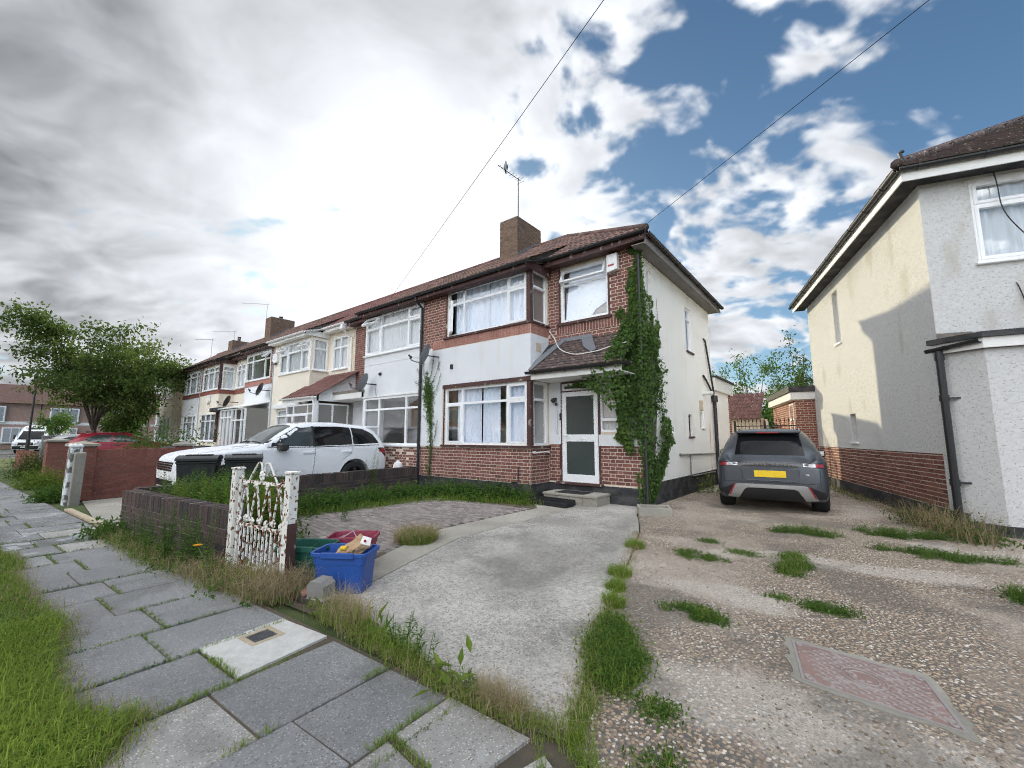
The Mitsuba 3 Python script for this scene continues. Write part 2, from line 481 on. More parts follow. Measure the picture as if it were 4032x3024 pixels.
def bricks(poly, O, U, N, pal=0, c=0.0795, L=0.225, bond="flemish", proud=0.004, thick=0.03, z_from=None, W=Z):
    """Single bricks filling a polygon of the wall plane; returns [(mesh, uv)]."""
    x0, z0, x1, z1 = poly.bounds
    z0 = z0 if z_from is None else z_from
    j = 0.0135
    out = []
    rect = abs(poly.area - (x1 - x0) * (poly.bounds[3] - poly.bounds[1])) < 1e-6
    zc, row = z0, 0
    while zc < z1 - 0.01:
        if bond == "soldier":
            xs = np.arange(x0, x1, 0.0765)
            cells = [(a, a + 0.0765) for a in xs]
            top = z1
        else:
            if bond == "flemish":
                seq, a = [L, L / 2], x0 - (0 if row % 2 == 0 else (L * 0.75))
            else:
                seq, a = [L, L], x0 - (0 if row % 2 == 0 else L / 2)
            cells, k = [], 0
            while a < x1:
                cells.append((a, a + seq[k % 2]))
                a += seq[k % 2]
                k += 1
            top = zc + c
        for a, b in cells:
            lo, hi = max(a + j / 2, x0), min(b - j / 2, x1)
            zl, zh = max(zc + j / 2, poly.bounds[1]), min(top - j / 2, poly.bounds[3])
            if hi - lo < 0.02 or zh - zl < 0.015:
                continue
            if not rect:
                g = sbox(lo, zl, hi, zh).intersection(poly)
                if g.area < 0.25 * (hi - lo) * (zh - zl):
                    continue
                lo, zl, hi, zh = g.bounds
                if hi - lo < 0.02 or zh - zl < 0.015:
                    continue
            d = rng.normal(0, 0.0013)
            out.append((obox(O, U, W, N, (lo, hi), (zl, zh), (-thick, proud + d)), (float(np.clip(rng.normal(0.5, 0.27), 0, 1)), pal)))
        zc = top
        row += 1
    return out


def curtain(O, U, x0, x1, z0, z1, N, amp=0.022, wave=0.16):
    n = max(8, int((x1 - x0) / 0.025))
    u = np.linspace(x0, x1, n)
    ph = rng.uniform(0, 6)
    d = amp * np.sin(u / wave * 2 * np.pi + ph + 1.3 * np.sin(u * 5.1 + ph)) + 0.3 * amp * np.sin(u * 61 + ph)
    v = []
    for z, k in ((z0, 1.25), (z0 * 0.5 + z1 * 0.5, 1.0), (z1, 0.8)):
        v.append(O + u[:, None] * U + z * Z + (d * k)[:, None] * N)
    return np.vstack(v), grid_faces(3, n)


def window(house, O, U, N, x0, x1, z0, z1, cols=(), trans=None, opens=None, sashes=(), back="net_curtain", out=-0.025, fw=0.055, sill="upvc", mat="upvc", sill_out=0.07, label=None, transcols=None, curtain_poly=None, drapes=None):
    opens = opens or {}
    w = numbered(house + "__window")
    if label:
        labels.setdefault(w, {})["label"] = label
    B = lambda u, z, n: obox(O, U, Z, N, u, z, n)  # noqa: E731
    f0, f1 = out - 0.07, out
    m = [B((x0, x0 + fw), (z0, z1), (f0, f1)), B((x1 - fw, x1), (z0, z1), (f0, f1)), B((x0 + fw, x1 - fw), (z1 - fw, z1), (f0, f1 - 0.001)), B((x0 + fw, x1 - fw), (z0, z0 + fw), (f0, f1 - 0.001))]
    us = [x0, *cols, x1]
    edges = []
    for i in range(len(us) - 1):
        a = us[i] + (fw if i == 0 else 0.03)
        b = us[i + 1] - (fw if i == len(us) - 2 else 0.03)
        edges.append((a, b))
    for cx in cols:
        m.append(B((cx - 0.03, cx + 0.03), (z0 + fw, z1 - fw), (f0, f1 - 0.002)))
    if trans is not None:
        for i, (a, b) in enumerate(edges):
            if transcols is None or i in transcols:
                m.append(B((a, b), (trans - 0.03, trans + 0.03), (f0, f1 - 0.003)))
    add("frame", cat(m), mat, w)
    for i, (a, b) in enumerate(edges):
        rows = [(z0 + fw, z1 - fw)] if trans is None or (transcols is not None and i not in transcols) else [(z0 + fw, trans - 0.03), (trans + 0.03, z1 - fw)]
        for j, (lo, hi) in enumerate(rows):
            op = opens.get((i, j))
            if op or (i, j) in sashes:
                e, s = 0.014, 0.052
                A = lambda u, z: B(u, z, (f1 - 0.055, f1 + 0.016))  # noqa: E731
                bars = cat([A((a - e, a - e + s), (lo - e, hi + e)), A((b + e - s, b + e), (lo - e, hi + e)), B((a - e + s, b + e - s), (hi + e - s, hi + e), (f1 - 0.055, f1 + 0.015)), B((a - e + s, b + e - s), (lo - e, lo - e + s), (f1 - 0.055, f1 + 0.015))])
                pane = (np.array([O + U * p + Z * q + N * (f1 - 0.02) for p, q in ((a - e + s, lo - e + s), (b + e - s, lo - e + s), (b + e - s, hi + e - s), (a - e + s, hi + e - s))]), np.array([[0, 1, 2], [0, 2, 3]]))
                if op:
                    kind, deg = op
                    th = math.radians(deg)
                    if kind == "top":
                        piv, R = O + Z * (hi + e) + N * f1, rot(U, th)
                        if ((R @ -Z) @ N) < 0:
                            R = rot(U, -th)
                    else:
                        piv, R = O + U * ((a - e) if kind == "left" else (b + e)) + N * f1, rot(Z, th)
                        free = U if kind == "left" else -U
                        if ((R @ free) @ N) < 0:
                            R = rot(Z, -th)
                    bars, pane = [((q[0] - piv) @ R.T + piv, q[1]) for q in (bars, pane)]
                add("sash", bars, mat, w, label="open tilted-out casement" if op else None)
                add("pane", pane, "glass", w)
            else:
                v = np.array([O + U * p + Z * q + N * (f1 - 0.035) for p, q in ((a, lo), (b, lo), (b, hi), (a, hi))])
                add("pane", (v, np.array([[0, 1, 2], [0, 2, 3]])), "glass", w)
    if sill:
        add("sill", chamfer_box(O, U, Z, N, (x0 - 0.05, x1 + 0.05), (z0 - 0.05, z0 - 0.002), (f0, max(sill_out, 0.03)), 0.006), sill, w)
    if back == "room":
        dpt = 1.6
        v = [O + U * p + Z * q + N * e for e in (f0 - 0.01, -dpt) for q in (z0, z1) for p in (x0, x1)]
        add("dark_room", (np.array(v), np.array([[4, 5, 7], [4, 7, 6], [0, 1, 5], [0, 5, 4], [2, 6, 7], [2, 7, 3], [0, 4, 6], [0, 6, 2], [1, 3, 7], [1, 7, 5]])), "room", w)
    elif back:
        if curtain_poly is not None:
            m = panel(curtain_poly, O + N * (f0 - 0.05), U, N, 0.004)
            add("curtain", m, back, w)
            v = np.array([O + U * p + Z * q + N * (f0 - 0.12) for p, q in ((x0, z0), (x1, z0), (x1, z1), (x0, z1))])
            add("blind", (v, np.array([[0, 1, 2], [0, 2, 3]])), "room", w)  # flat sheet standing in for the dark room behind the curtain gap
        elif drapes:
            for a, b in drapes:
                add("curtain", curtain(O + N * (f0 - 0.09), U, a, b, z0 + 0.01, z1 - 0.01, N, 0.035, 0.21), back, w, True)
            v = [O + U * p + Z * q + N * e for e in (f0 - 0.2, f0 - 1.6) for q in (z0, z1) for p in (x0, x1)]
            add("dark_room", (np.array(v), np.array([[4, 5, 7], [4, 7, 6], [0, 1, 5], [0, 5, 4], [2, 6, 7], [2, 7, 3], [0, 4, 6], [0, 6, 2], [1, 3, 7], [1, 7, 5]])), "room", w)
        else:
            add("curtain", curtain(O + N * (f0 - 0.06), U, x0 + 0.01, x1 - 0.01, z0 + 0.01, z1 - 0.01, N), back, w, True)
    return w


TILE_W, GAUGE = 0.30, 0.335


def tile_mesh(U, S, N, w=TILE_W, l=GAUGE, rolls=2, h=0.022):
    """One interlocking roof tile with its lower left corner at the origin."""
    n = 4 * rolls + 1
    u = np.linspace(0.004, w - 0.004, n)
    prof = h * np.clip(np.sin(np.linspace(0, rolls * 2 * np.pi, n) - 0.6), -0.15, 1)
    v = []
    for s, lift in ((0.0, 0.026), (l + 0.05, 0.006)):
        v.append(u[:, None] * U + s * S + (prof + lift)[:, None] * N)
    v.append(u[:, None] * U + 0.0 * S + (prof * 0 - 0.004)[:, None] * N)
    v = np.vstack(v)
    f = grid_faces(2, n)
    k = np.arange(n - 1)
    lip = np.vstack([np.stack([2 * n + k, 2 * n + k + 1, k + 1], 1), np.stack([2 * n + k, k + 1, k], 1)])
    return v, np.vstack([f, lip])


def tiles(poly, O, U, S, N, w=TILE_W, g=GAUGE, pal=0, rolls=2, h=0.022, stagger=False):
    """Tiles covering a polygon (u along the eave, s up the slope)."""
    base = tile_mesh(U, S, N, w, g, rolls, h)
    x0, s0, x1, s1 = poly.bounds
    out = []
    for r, s in enumerate(np.arange(s0, s1 - 0.05, g)):
        off = (w / 2 if stagger and r % 2 else 0)
        for a in np.arange(x0 - off, x1, w):
            if poly.contains(Point(a + w / 2, min(s + g / 2, s1 - 0.01))):
                R = rot(S, rng.normal(0, 0.008))
                m = (base[0] @ R.T + O + (a + rng.normal(0, 0.002)) * U + (s + rng.normal(0, 0.003)) * S + N * rng.normal(0, 0.0018), base[1])
                out.append((m, (float(rng.random()), pal)))
    return out


def quad(a, b, c, d):
    return np.array([a, b, c, d], float), np.array([[0, 1, 2], [0, 2, 3]])


def gutter(house, a, b, mat="black_plastic", r=0.058, brackets=0.9, name="gutter"):
    a, b = V3(*a), V3(*b)
    L = np.linalg.norm(b - a)
    d = (b - a) / L
    side = np.cross(d, Z)
    ang = np.linspace(np.pi, 2 * np.pi, 8)
    ring = np.concatenate([np.stack([np.cos(ang), np.sin(ang)], 1) * r, np.stack([np.cos(ang[::-1]), np.sin(ang[::-1])], 1) * (r - 0.006)])
    p = Polygon(ring)
    m = trimesh.creation.extrude_polygon(p, L, engine="earcut")
    v = np.array(m.vertices)
    g = (a + v[:, :1] * side + v[:, 1:2] * Z + v[:, 2:] * d, np.array(m.faces))
    parts = [g]
    if brackets:
        for t in np.arange(0.25, L, brackets):
            an = np.linspace(np.pi * 0.98, 2.02 * np.pi, 7)
            pts = np.concatenate([np.stack([np.cos(an), np.sin(an)], 1) * (r + 0.010), np.stack([np.cos(an[::-1]), np.sin(an[::-1])], 1) * (r + 0.001)])
            mm = trimesh.creation.extrude_polygon(Polygon(pts), 0.035, engine="earcut")
            vv = np.array(mm.vertices)
            parts.append((a + vv[:, :1] * side + vv[:, 1:2] * Z + (vv[:, 2:] + t) * d, np.array(mm.faces)))
    return add(name, cat(parts), mat, house)


def downpipe(house, pts, r=0.038, mat="black_plastic", clips=()):
    m = [tube(pts, r, 10)]
    for c, n in clips:
        m.append(tube([V3(*c) - Z * 0.03, V3(*c) + Z * 0.03], r + 0.009, 10))
        m.append(seg(V3(*c), V3(*c) + V3(*n) * 0.09, 0.012, 6))
    return add("downpipe", cat(m), mat, house)


def chimney(house, x0, x1, y0, y1, z0, z1, pots=()):
    k = numbered(house + "__chimney")
    add("stack", bx(x0, x1, y0, y1, z0, z1 - 0.02), "grey_mortar", k)
    br = bricks(sbox(x0, z0, x1, z1), V3(0, y0, 0), X, -Y, 4, bond="flemish", proud=0.006) + bricks(sbox(y0, z0, y1, z1), V3(x1, 0, 0), Y, X, 4, bond="flemish", proud=0.006)
    add_joined(k, "brickwork", br, "brick")
    add("flaunching", chamfer_box(V3(0, 0, 0), X, Y, Z, (x0 - 0.012, x1 + 0.012), (y0 - 0.012, y1 + 0.012), (z1 - 0.02, z1 + 0.05), 0.03), "grey_mortar", k)
    for px, py, h in pots:
        add("pot", lathe([(0.0, 0), (0.11, 0), (0.10, h), (0.12, h), (0.12, h + 0.04), (0.0, h + 0.045)], 14, at=(px, py, z1 + 0.04)), "brown_paint", k, 40)
    # stepped lead flashing against the right face
    n = 7
    st = []
    for i in range(n):
        yy = y0 + (y1 - y0) * i / n * 0.8
        zz = z_roof(yy)
        st.append(obox(V3(x1 + 0.012, 0, 0), Y, Z, X, (yy, yy + 0.15), (zz + 0.0, zz + 0.19), (-0.004, 0.004 + 0.0006 * i)))
    add("lead_flashing", cat(st), "lead", k)
    return k


YB, YR = 8.10, 8.87          # faces of the bays and of the set-back fronts
EAVE_R, EAVE_B, RIDGE = (8.50, 5.90), (7.78, 5.68), (11.85, 8.20)
SL = math.atan2(RIDGE[1] - EAVE_R[1], RIDGE[0] - EAVE_R[0])
YREAR = 14.85


def z_roof(y):
    return EAVE_R[1] + (y - EAVE_R[0]) * math.tan(SL)


def roof(house, xl, xr, bay, pal=0, hip=None, single=False, gut="black_plastic", fascia="brown_paint", bay_eave=True, deck_only=False):
    """Front and rear slope of one house of the terrace; bay = (x0, x1) of the lower eave over the bay."""
    k = house + "__roof"
    S, N = V3(0, math.cos(SL), math.sin(SL)), V3(0, -math.sin(SL), math.cos(SL))
    L = (RIDGE[0] - EAVE_R[0]) / math.cos(SL)
    O = V3(0, EAVE_R[0], EAVE_R[1])
    xe = xr if hip is None else hip[0]
    xa = xr if hip is None else hip[1]
    front = Polygon([(xl, 0), (xe, 0), (xa, L), (xl, L)])
    deck = [panel(front, O, X, N, 0.03, S)]
    back0 = YREAR + 0.3
    zb = RIDGE[1] - (back0 - RIDGE[0]) * math.tan(SL) * (RIDGE[1] - 5.5) / (RIDGE[1] - 5.5)
    zb = 5.62
    deck.append(quad((xl, RIDGE[0], RIDGE[1]), (xa, RIDGE[0], RIDGE[1]), (xe, back0, zb), (xl, back0, zb)))
    if hip is not None:
        deck.append((np.array([(xe, EAVE_R[0], EAVE_R[1]), (xe, back0, zb), (xa, RIDGE[0], RIDGE[1])]), np.array([[0, 1, 2]])))
    tl = tiles(front, O, X, S, N, pal=pal) if not deck_only else []
    b0, b1 = bay
    yj, zj = 9.78, z_roof(9.78)
    tb = math.atan2(zj - EAVE_B[1], yj - EAVE_B[0])
    Sb, Nb = V3(0, math.cos(tb), math.sin(tb)), V3(0, -math.sin(tb), math.cos(tb))
    Lb = (yj - EAVE_B[0]) / math.cos(tb)
    Ob = V3(0, *EAVE_B)
    bp = Polygon([(b0, 0), (b1, 0), (b1, Lb), (b0, Lb)])
    deck.append(panel(bp, Ob, X, Nb, 0.03, Sb))
    # cheeks where the bay roof stands proud of the main slope
    for xx in (b0, b1):
        deck.append((np.array([(xx, *EAVE_B), (xx, EAVE_R[0], EAVE_R[1] - 0.1), (xx, yj, zj), (xx, EAVE_B[0], EAVE_B[1] - 0.12)]), np.array([[0, 1, 2], [0, 3, 1]])))
    add("deck", cat(deck), "grey_mortar", k)
    tl = [t for t in tl if not (b0 - 0.2 < t[0][0][:, 0].mean() < b1 + 0.05 and t[0][0][:, 1].max() < yj + 0.05)]
    tl += tiles(bp, Ob, X, Sb, Nb, pal=pal) if not deck_only else []
    if single:
        add_pieces(k, "tile", tl, "roof_tile", "more_tiles")
    else:
        add_joined(k, "tile_courses", tl, "roof_tile")
    rid = []
    for a in np.arange(xl, xa - 0.05, 0.45):
        rid.append(tube([(a, RIDGE[0], RIDGE[1] + 0.0), (min(a + 0.44, xa), RIDGE[0], RIDGE[1] + 0.0)], 0.095, 8))
    if hip is not None:
        A, Bp = V3(xe, *EAVE_R) + V3(0, 0, 0.02), V3(xa, *RIDGE)
        n = int(np.linalg.norm(Bp - A) / 0.42)
        for i in range(n):
            rid.append(tube([A + (Bp - A) * (i / n), A + (Bp - A) * ((i + 0.97) / n)], 0.085, 8))
    for i, m in enumerate(rid):
        add("ridge_tile", m, "roof_tile", k, 40, (float(rng.random()), pal))
    # fascia boards, soffits and gutters
    f = [bx(b0 + 0.02, b1 - 0.02, EAVE_B[0] + 0.03, EAVE_B[0] + 0.055, EAVE_B[1] - 0.17, EAVE_B[1] - 0.005), bx(b0 + 0.02, b1 - 0.02, EAVE_B[0] + 0.056, YB - 0.002, EAVE_B[1] - 0.16, EAVE_B[1] - 0.14)]
    for a, c in ((xl, b0), (b1, xe if hip is not None else xr)):
        if c - a > 0.1:
            f += [bx(a, c - 0.004, EAVE_R[0] + 0.03, EAVE_R[0] + 0.055, EAVE_R[1] - 0.20, EAVE_R[1] - 0.005), bx(a, c - 0.004, EAVE_R[0] + 0.056, YR - 0.002, EAVE_R[1] - 0.18, EAVE_R[1] - 0.16)]
    add("fascia", cat(f), fascia, k)
    gutter(k, (b0 - 0.03, EAVE_B[0] - 0.04, EAVE_B[1] - 0.02), (b1 + 0.05, EAVE_B[0] - 0.04, EAVE_B[1] - 0.03), gut)
    for a, c in ((xl, b0), (b1, xe if hip is not None else xr)):
        if c - a > 0.1:
            gutter(k, (a, EAVE_R[0] - 0.04, EAVE_R[1] - 0.03), (c, EAVE_R[0] - 0.04, EAVE_R[1] - 0.03), gut)
    if b1 < (xe if hip is not None else xr) - 0.1:
        gutter(k, (b1 + 0.05, EAVE_B[0] - 0.04, EAVE_B[1] - 0.03), (b1 + 0.05, EAVE_R[0] - 0.04, EAVE_R[1] - 0.04), gut)
        add("fascia", bx(b1 - 0.018, b1 + 0.004, EAVE_B[0] + 0.056, EAVE_R[0] + 0.03, EAVE_B[1] - 0.16, EAVE_B[1] + 0.05), fascia, k)
        add("fascia", bx(b1 - 0.02, b1 - 0.0, EAVE_R[0] + 0.03, YR, EAVE_B[1] - 0.16, EAVE_R[1] - 0.02), fascia, k)
    return k


# ------------------------------------------------------------------ the end-of-terrace house
H1 = thing("brick_house", "end of terrace house with red brick, white render and ivy climbing its corner", "house")
XL, XC = -9.85, -3.47
BX0, BX1 = -9.85, -5.88
F, FN = V3(0, YB, 0), -Y
R_ = V3(0, YR, 0)

GW = (-8.83, -5.97, 1.27, 2.80)    # ground bay window
UW = (-8.80, -5.98, 4.27, 5.60)
wall = sbox(BX0, 0.0, BX1, 5.55).difference(unary_union([sbox(GW[0], GW[2], GW[1], GW[3]), sbox(UW[0], UW[2], UW[1], UW[3] + 0.02)]))
add("bay_wall", panel(wall, F, X, FN, 0.10), "mortar", H1)
# smooth white render between the brick zones
rw = unary_union([sbox(BX0 + 0.02, 1.215, BX1 - 0.0, 3.95), sbox(BX0 + 0.02, 3.9, -9.40, 4.02)]).difference(unary_union([sbox(GW[0] - 0.10, 1.2, GW[1] + 0.12, 2.88)]))
add("render_coat", panel(rw, F - Y * 0.016, X, FN, 0.016), "render_white", H1)
# return of the bay
RW = (8.21, 8.82, 1.27, 2.80)
RU = (8.20, 8.83, 4.28, 5.62)
RO = V3(BX1, 0, 0)
ret = sbox(YB + 0.101, 0.0, YR + 0.1, 5.75).union(sbox(YB + 0.0, 0, YB + 0.101, 1.27)).union(sbox(YB, 2.8, YB + 0.101, 4.2)).difference(unary_union([sbox(8.06, RW[2], RW[1], RW[3]), sbox(8.06, RU[2], RU[1], RU[3])]))
add("bay_return_wall", panel(ret, RO, Y, X, 0.10), "mortar", H1)
add("render_coat", panel(sbox(YB - 0.016, 2.86, YR, 3.95), RO + X * 0.016, Y, X, 0.016), "render_white", H1)
# front wall behind the porch
DX0, DX1, DZ0, DZ1 = -5.52, -4.52, 0.42, 2.76
SW = (-4.50, -3.90, 1.58, 2.70)
UP_ = (-5.49, -4.20, 4.30, 5.68)
fw_ = sbox(BX1, 0.0, XC, 5.80).difference(unary_union([sbox(DX0, DZ0, DX1, DZ1), sbox(SW[0], SW[2], SW[1], SW[3]), sbox(UP_[0], UP_[2], UP_[1], UP_[3])]))
add("front_wall", panel(fw_, R_, X, FN, 0.10), "mortar", H1)
rwf = unary_union([sbox(BX1 + 0.017, 1.30, DX0 - 0.004, 2.80), sbox(DX1 + 0.004, 1.27, XC, 2.80)]).difference(sbox(SW[0] - 0.02, SW[2] - 0.06, SW[1] + 0.02, SW[3] + 0.02))
for g_ in polys(rwf):
    add("render_coat", panel(g_, R_ - Y * 0.014, X, FN, 0.014), "render_white", H1)
# side and rear walls
so = V3(XC, 0, 0)
SWIN = (12.26, 12.82, 3.90, 5.19)
W1, W2 = (12.12, 12.46, 1.50, 2.10), (13.36, 13.70, 1.76, 2.28)
side = sbox(YR + 0.101, 0.47, YREAR, 5.60).difference(unary_union([sbox(a, c, b, d) for a, b, c, d in (SWIN, W1, W2)]))
add("side_wall", panel(side, so, Y, X, 0.12), "side_render", H1)
add("side_wall", bx(XC - 0.10, XC - 0.002, YR - 0.0, YR + 0.10, 0.3, 5.6), "side_render", H1)
add("rear_wall", bx(XL, XC - 0.121, YREAR - 0.12, YREAR, 0, 5.6), "side_render", H1)
add("floor_slab", bx(XL, XC - 0.2, YR + 0.12, YREAR - 0.13, 2.75, 2.95), "room", H1)
add("party_wall", bx(XL, XL + 0.1, YB + 0.102, YREAR - 0.13, 0, 5.55), "room", H1)
# bitumen-painted plinth
pl = unary_union([sbox(BX0 + 0.0, YB - 0.022, BX1 + 0.022, YB - 0.0), sbox(BX1 + 0.0, YB - 0.022, BX1 + 0.022, YR - 0.022), sbox(BX1 + 0.02, YR - 0.022, XC + 0.022, YR - 0.0), sbox(XC - 0.0, YR - 0.022, XC + 0.022, YREAR)])
add("plinth", slab(pl, -0.02, 0.385), "bitumen", H1)
add("plinth", bx(XC - 0.1, XC + 0.020, YR + 0.01, YREAR, 0.38, 0.468), "bitumen", H1)

br = bricks(sbox(BX0, 0.39, BX1 - 0.003, 1.205), F, X, FN, 0)
br += bricks(sbox(YB + 0.004, 0.39, YR, 1.205), RO, Y, X, 0)
br += bricks(sbox(BX1 + 0.01, 0.42, DX0 - 0.045, 1.295), R_, X, FN, 0)
br += bricks(sbox(DX1 + 0.045, 0.42, XC - 0.005, 1.265), R_, X, FN, 0)
br += bricks(Polygon([(BX0, 3.97), (-9.405, 3.97), (-9.405, 4.225), (-8.865, 4.225), (-8.865, 5.55), (BX0, 5.55)]), F, X, FN, 0)
up = sbox(BX1 + 0.01, 3.72, XC - 0.005, 5.75).difference(unary_union([sbox(UP_[0] - 0.045, UP_[2] - 0.05, UP_[1] + 0.045, 5.8), sbox(-5.62, 4.0, -3.6, 4.215)]))
br += bricks(up, R_, X, FN, 0)
br += bricks(sbox(-5.62, 4.0, -3.6, 4.215), R_, X, FN, 0, bond="soldier")
sold = bricks(sbox(-9.40, 3.965, BX1 - 0.002, 4.215), F, X, FN, 1, bond="soldier", proud=0.012) + bricks(sbox(YB + 0.004, 3.965, YR, 4.235), RO, Y, X, 1, bond="soldier", proud=0.012)
add_pieces(H1, "brick", br + sold, "brick", "brickwork")

# window frames: brown timber posts and heads round the bay
tb = [bx(GW[0] - 0.06, BX1 + 0.03, YB - 0.055, YB - 0.002, 2.805, 2.905), bx(GW[0] - 0.045, GW[0] - 0.003, YB - 0.02, YB + 0.05, 1.25, 2.80), bx(GW[1] + 0.003, BX1 + 0.012, YB - 0.03, YB + 0.10, 1.27, 2.80),
      bx(UW[1] + 0.003, BX1 + 0.012, YB - 0.03, YB + 0.095, 4.27, 5.56), bx(UW[0] - 0.045, UW[0] - 0.003, YB - 0.018, YB + 0.04, 4.27, 5.55), bx(BX1 - 0.05, BX1 + 0.03, YB + 0.005, YR, 2.805, 2.86)]
for m in tb:
    add("timber_post", m, "brown_paint", H1)
for m in (bx(GW[0] - 0.1, BX1 + 0.06, YB - 0.06, YB + 0.04, 1.205, 1.262), bx(BX1 - 0.04, BX1 + 0.061, YB + 0.041, YR - 0.02, 1.205, 1.262), bx(UW[0] - 0.12, BX1 + 0.06, YB - 0.06, YB + 0.04, 4.215, 4.265), bx(BX1 - 0.04, BX1 + 0.061, YB + 0.041, YR - 0.02, 4.225, 4.272),
                            bx(UP_[0] - 0.08, UP_[1] + 0.08, YR - 0.06, YR + 0.02, 4.215, 4.28)):
    add("timber_sill", m, "brown_paint", H1)
window(H1, F, X, FN, *GW, cols=(-8.18, -6.60), trans=2.37, sashes={(0, 0), (2, 0), (2, 1)}, back="curtain_dotted", drapes=((-8.52, -7.62), (-7.56, -6.95), (-6.80, -5.98)), sill=None, label="wide white ground floor bay window with patterned net curtains")
window(H1, F, X, FN, *UW, cols=(-8.17, -6.60), trans=5.19, opens={(0, 0): ("left", 38)}, sashes={(2, 1), (2, 0)}, back="curtain_dotted", drapes=((-8.62, -7.35), (-7.33, -5.99)), sill=None, label="wide white first floor bay window with its left casement ajar")
window(H1, RO, Y, X, *RW, trans=2.37, back="curtain_dotted", sill=None, out=-0.02)
window(H1, RO, Y, X, *RU, trans=5.19, back="curtain_dim", sill=None, out=-0.02)
cp = Polygon([(-5.45, 4.33), (-4.74, 4.34), (-4.60, 4.52), (-4.33, 4.66), (-4.24, 4.62), (-4.24, 5.64), (-5.30, 5.64), (-5.36, 5.0)])
window(H1, R_, X, FN, *UP_, trans=5.24, opens={(0, 1): ("top", 24)}, back="curtain_dotted", sill=None, curtain_poly=cp, label="white first floor window with tilted top vent and torn curtain")
for m in (bx(UP_[1] + 0.002, UP_[1] + 0.045, YR - 0.02, YR + 0.05, 4.28, 5.70), bx(UP_[0] - 0.045, UP_[0] - 0.002, YR - 0.02, YR + 0.05, 4.28, 5.70)):
    add("timber_post", m, "brown_paint", H1)
window(H1, R_, X, FN, *SW, trans=1.86, back="net_curtain", out=-0.01, sill=None)
window(H1, so, Y, X, *SWIN, trans=4.86, back="net_curtain", out=-0.03, fw=0.05, sill="brown_paint", sill_out=0.05)
window(H1, so, Y, X, *W1, back="room", out=-0.06, fw=0.05, mat="brown_paint", sill="brown_paint", sill_out=0.05, label="small brown framed window low on the side wall")
window(H1, so, Y, X, *W2, back="room", out=-0.02, fw=0.07, sill="upvc", sill_out=0.04)

# front door
D = numbered(H1 + "__door")
OD = R_
add("frame", cat([obox(OD, X, Z, FN, (DX0 - 0.045, DX0 + 0.012), (DZ0, DZ1 + 0.04), (-0.08, 0.012)), obox(OD, X, Z, FN, (DX1 - 0.012, DX1 + 0.045), (DZ0, DZ1 + 0.04), (-0.08, 0.012)), obox(OD, X, Z, FN, (DX0 + 0.012, DX1 - 0.012), (DZ1, DZ1 + 0.04), (-0.08, 0.011)),
                  obox(OD, X, Z, FN, (DX0 + 0.012, DX1 - 0.012), (2.555, 2.58), (-0.08, 0.0)), obox(OD, X, Z, FN, (DX0 - 0.1, DX1 + 0.1), (DZ0 - 0.05, DZ0 - 0.0), (-0.08, 0.10))]), "brown_paint", D)
a, b = DX0 + 0.014, DX1 - 0.014
add("top_light_frame", cat([obox(OD, X, Z, FN, (a, b), (2.70, 2.758), (-0.07, -0.01)), obox(OD, X, Z, FN, (a, b), (2.582, 2.63), (-0.07, -0.01)), obox(OD, X, Z, FN, (a, a + 0.06), (2.63, 2.70), (-0.07, -0.011)), obox(OD, X, Z, FN, (b - 0.06, b), (2.63, 2.70), (-0.07, -0.011))]), "upvc", D)
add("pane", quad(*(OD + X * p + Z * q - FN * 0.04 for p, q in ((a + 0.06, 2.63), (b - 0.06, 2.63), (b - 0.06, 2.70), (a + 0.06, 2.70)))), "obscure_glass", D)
leaf = sbox(a, DZ0 + 0.004, b, 2.55).difference(unary_union([sbox(a + 0.115, 0.60, b - 0.115, 1.365), sbox(a + 0.115, 1.53, b - 0.115, 2.44)]))
LO = OD - FN * 0.01
add("leaf", panel(leaf, LO, X, FN, 0.05), "upvc", D)
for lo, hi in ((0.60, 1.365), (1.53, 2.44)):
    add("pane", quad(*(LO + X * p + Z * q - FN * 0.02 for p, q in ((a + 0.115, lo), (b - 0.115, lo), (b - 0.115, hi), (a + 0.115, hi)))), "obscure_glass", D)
add("letter_plate", chamfer_box(LO, X, Z, FN, (-5.17, -4.87), (1.42, 1.475), (0.0, 0.014), 0.006), "upvc", D)
add("handle", cat([chamfer_box(LO, X, Z, FN, (a + 0.035, a + 0.07), (1.38, 1.62), (0.0, 0.012), 0.004), obox(LO, X, Z, FN, (a + 0.04, a + 0.16), (1.50, 1.52), (0.03, 0.045))]), "upvc", D)
add("doorbell", chamfer_box(R_, X, Z, FN, (DX0 - 0.035, DX0 + 0.02), (1.88, 2.05), (0.013, 0.036), 0.005), "black_plastic", H1)

# roof, with the hip towards the drive
roof(H1, XL, XC, (XL, -5.78), 0, hip=(-3.12, -7.0), single=True)
sf = [bx(-3.46, -3.17, YR - 0.35, YREAR + 0.22, 5.60, 5.62)]
add("side_soffit", cat(sf), "soffit_grey", H1 + "__roof")
add("fascia", bx(-3.169, -3.145, EAVE_R[0] + 0.04, YREAR + 0.25, 5.58, 5.80), "soffit_grey", H1 + "__roof")
gutter(H1 + "__roof", (-3.08, EAVE_R[0] - 0.05, 5.80), (-3.08, YREAR + 0.3, 5.76))
add("side_soffit", bx(-3.47, -3.17, EAVE_R[0] + 0.056, YR - 0.353, 5.72, 5.74), "brown_paint", H1 + "__roof")
chimney(H1, -9.22, -8.44, 10.9, 12.3, 6.9, 9.0)

